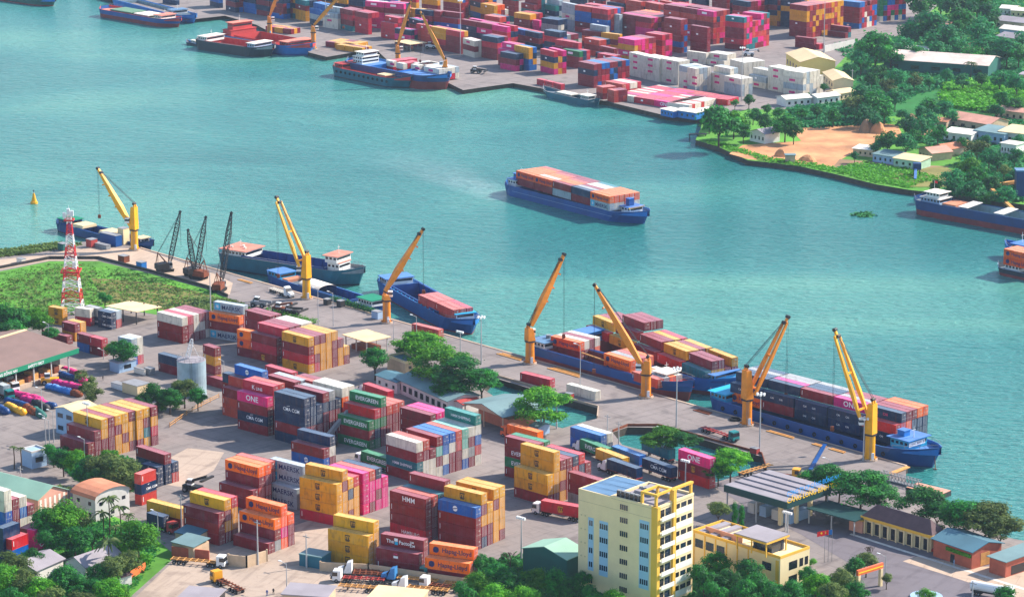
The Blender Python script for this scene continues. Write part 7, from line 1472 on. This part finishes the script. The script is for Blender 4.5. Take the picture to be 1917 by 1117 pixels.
for i, (x0, y0, x1, y1, ch_) in enumerate([(742, 1083, 655, 1079, 'rust'), (735, 1101, 625, 1093, 'steel_dark'), (715, 1108, 620, 1101, 'timber'), (905, 1096, 830, 1088, 'chassis_red'), (912, 1104, 838, 1097, 'timber'), (915, 1114, 850, 1106, 'rust')]):
    truck((x0, y0), (x1, y1), ['rust brown bare chassis high in the chassis yard', 'dark bare chassis left in the chassis yard', 'timber coloured chassis at the left front of the chassis yard', 'red bare chassis at the right end of the chassis yard', 'timber coloured chassis at the right end of the chassis yard', 'rusty chassis beside the trees at the right end of the chassis yard'][i], ln=11, chassis=ch_, tractor=False, group='bare chassis in the yard')
truck((1, 722), (40, 738), 'box truck with grey cover beside the big warehouse', 'cab_white', 'flat', ln=7, cargo='s', mark='none', size=6.06, load_label='grey box body on the truck beside the big warehouse')
truck((-6, 738), (24, 750), 'teal cabbed lorry left of the grey box truck', 'cab_green', 'flat', ln=6, cargo='l', mark='none', size=6.06, load_label='dark loaded body on the teal cabbed lorry')
truck((281, 985), (326, 998), 'black bodied truck with red cab left of the maroon stack', 'chassis_red', 'flat', ln=7, chassis='black', cargo='n', mark='none', size=6.06, load_label='black box body of the red cabbed truck')
# white tanker, yellow cab truck
p = at(1815, 1112); T = thing('tank_truck', 'white tanker truck at the lower right corner', 'truck', p, R(-30)); MB().cyl((0, 1.2, 2.2), (8, 1.2, 2.2), 1.15, 1.15, 18).build('tank', M['cab_white'], T); MB().box(0, 8.6, .6, 1.8, .8, 1.1).build('chassis', M['steel_dark'], T); cab(T, 8.6, 'cab_white', 'flat')
for x in (1, 2.3, 7, 9.8):
    for y in (.2, 2.2): place('wheel', WH, T, (x, y, .5))
p = at(1482, 898); T = thing('yellow_tractor', 'yellow tractor cab parked behind the gate canopy', 'truck', p, R(-20)); cab(T, 0, 'cab_yellow', 'flat'); MB().box(-3, 0, .6, 1.8, .8, 1.1).build('chassis', M['rust'], T)
for x in (-2, 1.3):
    for y in (.2, 2.2): place('wheel', WH, T, (x, y, .5))
def car(pos, yaw, m, label):
    T = thing('parked_car', label, 'car', at(*pos), R(yaw)); b = MB()
    b.hexa([(0, .05, .35), (4.4, .05, .35), (4.4, 1.75, .35), (0, 1.75, .35), (.05, .05, .95), (4.3, .1, .85), (4.3, 1.7, .85), (.05, 1.75, .95)]); b.hexa([(.3, .1, .95), (3.3, .1, .95), (3.3, 1.7, .95), (.3, 1.7, .95), (.7, .25, 1.5), (2.4, .25, 1.5), (2.4, 1.55, 1.5), (.7, 1.55, 1.5)]); bd = b.build('body', M[m], T)
    b = MB(); b.hexa([(.35, .07, 1.0), (3.22, .07, 1.0), (3.22, 1.73, 1.0), (.35, 1.73, 1.0), (.66, .2, 1.42), (2.5, .2, 1.42), (2.5, 1.6, 1.42), (.66, 1.6, 1.42)]); b.build('window', M['glass_dark'], bd)
    for x in (.8, 3.5):
        for y in (.15, 1.65): place('wheel', WS, T, (x, y, .33))
    for y in (.3, 1.4): MB().box(4.3, 4.42, y, y + .3, .55, .75).build('headlight', M['text_white'], bd)
car((1778, 1050), -20, 'cab_white', 'white car parked before the brick walled hall'); car((1743, 1034), -15, 'chassis_red', 'small red car in the shade of the teal roofed hall')
# reach stacker, loaders, forklifts
def machine(pos, yaw, m, label, boom=True, name='wheel_loader'):
    T = thing(name, label, 'vehicle', at(*pos), R(yaw), 'yard machines'); MB().box(0, 5.5, .3, 2.6, .9, 2.0).build('body', M[m], T); c = MB().box(1.2, 2.8, .8, 2.1, 2.0, 3.6).build('cab', M['cab_white'], T); MB().box(1.16, 2.84, .76, 2.14, 2.5, 3.3).build('window', M['glass_dark'], c)
    for x in (1, 4.4):
        for y in (.2, 2.7): o = place('wheel', WH, T, (x, y, .8)); o.scale = (1.6, 1, 1.6)
    if boom: b = MB(); b.beam((.5, 1.45, 2.4), (7.5, 1.45, boom), .6, .7); b.build('boom', M[m], T); MB().box(7.2, 8.0, -1.5, 4.2, boom - .9, boom - .4).build('spreader', M['steel_dark'], T)
machine((468, 575), -20, 'steel_grey', 'white wheel loader on the wharf behind the pale blue box', 2.2); machine((508, 585), -30, 'rust', 'rusty forklift among the shrubs left of the lamp masts', 4, 'forklift'); machine((528, 590), -30, 'steel_dark', 'dark yard machine right of the rusty forklift', 3, 'forklift')
machine((340, 920), -30, 'black', 'black reach stacker with lowered boom beside the striped stack', 5.2, 'reach_stacker'); machine((880, 138), -15, 'steel_dark', 'dark machine on the far quay corner', 2.0); machine((77, 722), 10, 'cab_yellow', 'small forklift in front of the warehouse dock', False, 'forklift')
machine((1392, 106), 0, 'cab_white', 'white reach stacker behind the white boxes', 3.5, 'reach_stacker'); machine((796, 92), -10, 'cab_white', 'white vehicle beside the far cream canopy', False)
# mobile crane arm among the green containers
A_ = at(612, 835); T = thing('reach_stacker', 'reach stacker with pale raised boom among the green boxes', 'vehicle', A_, 0, 'yard machines'); q_ = ray_at_Y(660, 757, A_.y + 6) - A_; b = MB(); b.beam((0, 0, 2.6), q_, 1.3, 1.3, 0, .8, .8); b.build('boom', M['steel_grey'], T); MB().box(-3, 3, -1.5, 1.5, .8, 2.4).build('body', M['steel_dark'], T); MB().box(q_.x - 2.5, q_.x + 3.2, q_.y - .4, q_.y + .4, q_.z - .9, q_.z - .3).build('spreader', M['steel_grey'], T)
for x in (-2, 2):
    for y in (-1.6, 1.6): o = place('wheel', WH, T, (x, y, .8)); o.scale = (1.6, 1, 1.6)
# wrapped goods in the left yard
rw = random.Random(5); pal = ['tarp_magenta', 'tarp_magenta', 'hull_navy', 'wall_green', 'tarp_magenta', 'deck_blue', 'steel_dark', 'rust']
goods = [(95, 718, 150, 728, 'tarp_magenta', 'magenta wrapped goods row nearest the small office'), (105, 702, 160, 716, 'hull_navy', 'dark blue wrapped row behind the magenta one'), (118, 695, 150, 704, 'tarp_magenta', 'short magenta wrapped row at the back'), (88, 726, 148, 742, 'deck_blue', 'blue and purple wrapped row left of the shrubs'),
         (22, 738, 76, 752, 'tarp_magenta', 'magenta wrapped row beside the parked lorries'), (40, 748, 100, 764, 'tarp_magenta', 'second magenta wrapped row beside the parked lorries'), (10, 752, 48, 762, 'hull_navy', 'dark pile with yellow tip at left'), (-6, 764, 12, 775, 'hull_navy', 'navy pile at the left edge'), (12, 762, 44, 776, 'crane_yellow', 'yellow and red bundle pile at the left edge'), (48, 764, 66, 776, 'rust', 'brown bundle pile right of the yellow one'), (62, 768, 80, 782, 'wall_green', 'teal bundle pile at the lamp pole'), (60, 752, 88, 768, 'steel_dark', 'dark tarp row behind the teal pile')]
for x0, y0, x1, y1, m_, lb in goods:
    a_, c_ = at(x0, y0), at(x1, y1); o = thing('wrapped_goods', lb, 'goods', a_, 0, 'rows of wrapped goods'); d_ = c_ - a_; L__ = d_.length; d_.normalize(); n = max(2, int(L__ / 1.1)); b = MB(); nn = Vector((-d_.y, d_.x, 0))
    for k in range(n): q_ = d_ * (k * L__ / n + 1); b.blob((q_.x, q_.y, .7), 1.25 + rw.random() * .3, 1.25 + rw.random() * .3, .9 + rw.random() * .45, 7, 4, int((k // 5) % 3 == 2))
    b.build('bales', [M[m_], M[rw.choice(pal)]], o, smooth=True)
# chassis stacks, lot litter, people
def person(pos, m, pose, label, yaw=0):
    P_ = at(*pos); T = thing('person', label, 'person', P_, R(yaw), None); me = bpy.data.meshes.new('body'); bm = bmesh.new()
    V = {k: bm.verts.new(v) for k, v in dict(pel=(0, 0, .95), ch=(0, 0, 1.3), nk=(0, 0, 1.48), hd=(0, 0, 1.66), hl=(.1, .02, .9), kl=(.12, .1, .5), fl=(.12, .02, .06), hr=(-.1, .02, .9), kr=(-.13, -.04, .5), fr=(-.14, -.16, .06), sl=(.2, 0, 1.4), el=(.26, .04, 1.12), wl=(.26, .16, .9), sr=(-.2, 0, 1.4), er=(-.26, -.04, 1.12), wr=(-.26, .1, .9)).items()}
    for a_, c_ in (('pel', 'ch'), ('ch', 'nk'), ('nk', 'hd'), ('pel', 'hl'), ('hl', 'kl'), ('kl', 'fl'), ('pel', 'hr'), ('hr', 'kr'), ('kr', 'fr'), ('ch', 'sl'), ('sl', 'el'), ('el', 'wl'), ('ch', 'sr'), ('sr', 'er'), ('er', 'wr')): bm.edges.new((V[a_], V[c_]))
    order = list(V); bm.verts.index_update(); bm.to_mesh(me); bm.free(); me.materials.append(M[m]); o = place('body', me, T)
    sk = o.modifiers.new('skin', 'SKIN'); rr = dict(pel=.15, ch=.17, nk=.07, hd=.12, hl=.1, kl=.07, fl=.06, hr=.1, kr=.07, fr=.06, sl=.08, el=.055, wl=.045, sr=.08, er=.055, wr=.045)
    for i, k in enumerate(order): me.skin_vertices[0].data[i].radius = (rr[k], rr[k])
    me.skin_vertices[0].data[0].use_root = True; o.modifiers.new('sub', 'SUBSURF').levels = 1
person((500, 1115), 'shirt_blue', 0, 'person in blue walking at the bottom of the sandy lot'); person((512, 1112), 'steel_dark', 0, 'person in dark clothes walking beside the one in blue', 160); person((193, 712), 'steel_dark', 0, 'person standing alone near the wrapped goods', 60); person((1786, 1058), 'wall_blue', 0, 'person beside the white parked car', 90)
# ring tyre, crates and small quay clutter
for x, y, w_, d__, h_, m_, lb in [(706, 596, 3, 2.4, 2.6, 'wall_blue', 'pale blue generator box at the foot of the third crane'), (265, 503, 3, 2.4, 2.6, 'hull_bright', 'blue toolbox beside the wharf parapet'), (613, 570, 2, 2, 2, 'steel_dark', 'dark box on the quay beside the second crane'), (638, 574, 2, 2, 2.2, 'steel_dark', 'dark box right of its twin on the quay'), (1413, 848, 2.4, 1.6, 1.6, 'chassis_red', 'red box at the foot of the pale mast'), (1066, 745, 2.4, 1.6, 1.6, 'chassis_red', 'red box beside the cream container'), (232, 490, 3.4, 2.6, 2.4, 'rust', 'grab bucket standing on the wharf'), (172, 462, 3, 3, 3, 'chassis_red', 'red machine block at the left wharf'), (190, 464, 8, 2, 1.6, 'steel_grey', 'grey pipe heap at the left wharf'), (232, 456, 3.2, 3, 6, 'cream', 'cream hopper tower behind the leftmost crane'), (208, 458, 9, 3, 4.2, 'hull_blue', 'blue conveyor box behind the leftmost crane'), (118, 468, 3, 2.4, 2.6, 'wall_green', 'small green tank wagon on the wharf'), (40, 492, 3, 2, 1.6, 'tarp_white', 'white tank end on the wharf road'), (225, 728, 6, 2.2, 1.8, 'cab_white', 'white flatbed beside the left road'), (262, 700, 5, .6, 1.8, 'tarp_white', 'white banner board beside the left road'), (280, 700, 3, 2, 2, 'steel_grey', 'grey crate beside the white banner board'), (255, 735, 7, 5, 3.2, 'roof_cream', 'cream flat hut beside the left road')]:
    p = at(x, y); o = thing('equipment_box', lb, 'equipment', p, R(-42)); MB().box(-w_ / 2, w_ / 2, -d__ / 2, d__ / 2, .12, h_).build('casing', M[m_], o); MB().box(-w_ / 2 - .1, w_ / 2 + .1, -d__ / 2 - .1, d__ / 2 + .1, h_, h_ + .12).build('lid', M['steel_grey'], o); MB().box(-w_ / 2 + .2, w_ / 2 - .2, -d__ / 2 + .2, d__ / 2 - .2, 0, .12).build('skid', M['steel_dark'], o)
p = at(1376, 786, .0); b = MB()
for k in range(16): a_, c_ = k * math.pi / 8, (k + 1) * math.pi / 8; b.beam((math.cos(a_) * 1.4, math.sin(a_) * 1.4, .3), (math.cos(c_) * 1.4, math.sin(c_) * 1.4, .3), .5, .5)
tag(place('giant_tyre', b.mesh('giant_tyre', M['tyre']), None, p), 'big black tyre lying beside the sixth crane', 'tyre')
b = MB(); a_ = at(1545, 832); c_ = at(1517, 880); o = thing('painted_ramp', 'bright blue ramp plate running across the quay', 'ramp', a_); b.beam((0, 0, .25), c_ - a_ + Vector((0, 0, .25)), 1.1, .3); b.build('plate', M['hull_blue'], o)
# green roofed kiosks beside the round planter
p = at(1734, 1118); o = thing('round_planter', 'round white rimmed planter at the bottom edge', 'planter', p); MB().cyl((0, 0, 0), (0, 0, .5), 4, 4, 24).build('rim', M['wall_blue'], o)

# ---------------------------------------------------------------- haze: one closed box of thin even air round camera and scene, sky outside
hz_ = MB(); hz_.box(-4500, 4500, -190, 8800, -9, 262); ho = hz_.build('haze', M['white']); tag(ho, 'thin bluish haze over the river and far yard', None, None, 'stuff')
hm = bpy.data.materials.new('haze_air'); hm.use_nodes = True; hn = hm.node_tree.nodes; hl = hm.node_tree.links
for n_ in list(hn):
    if n_.type != 'OUTPUT_MATERIAL': hn.remove(n_)
pv_ = hn.new('ShaderNodeVolumePrincipled'); pv_.inputs['Density'].default_value = .000042; pv_.inputs['Color'].default_value = (.62, .8, 1, 1); pv_.inputs['Anisotropy'].default_value = .2
hl.new(pv_.outputs[0], [n_ for n_ in hn if n_.type == 'OUTPUT_MATERIAL'][0].inputs['Volume']); ho.data.materials[0] = hm
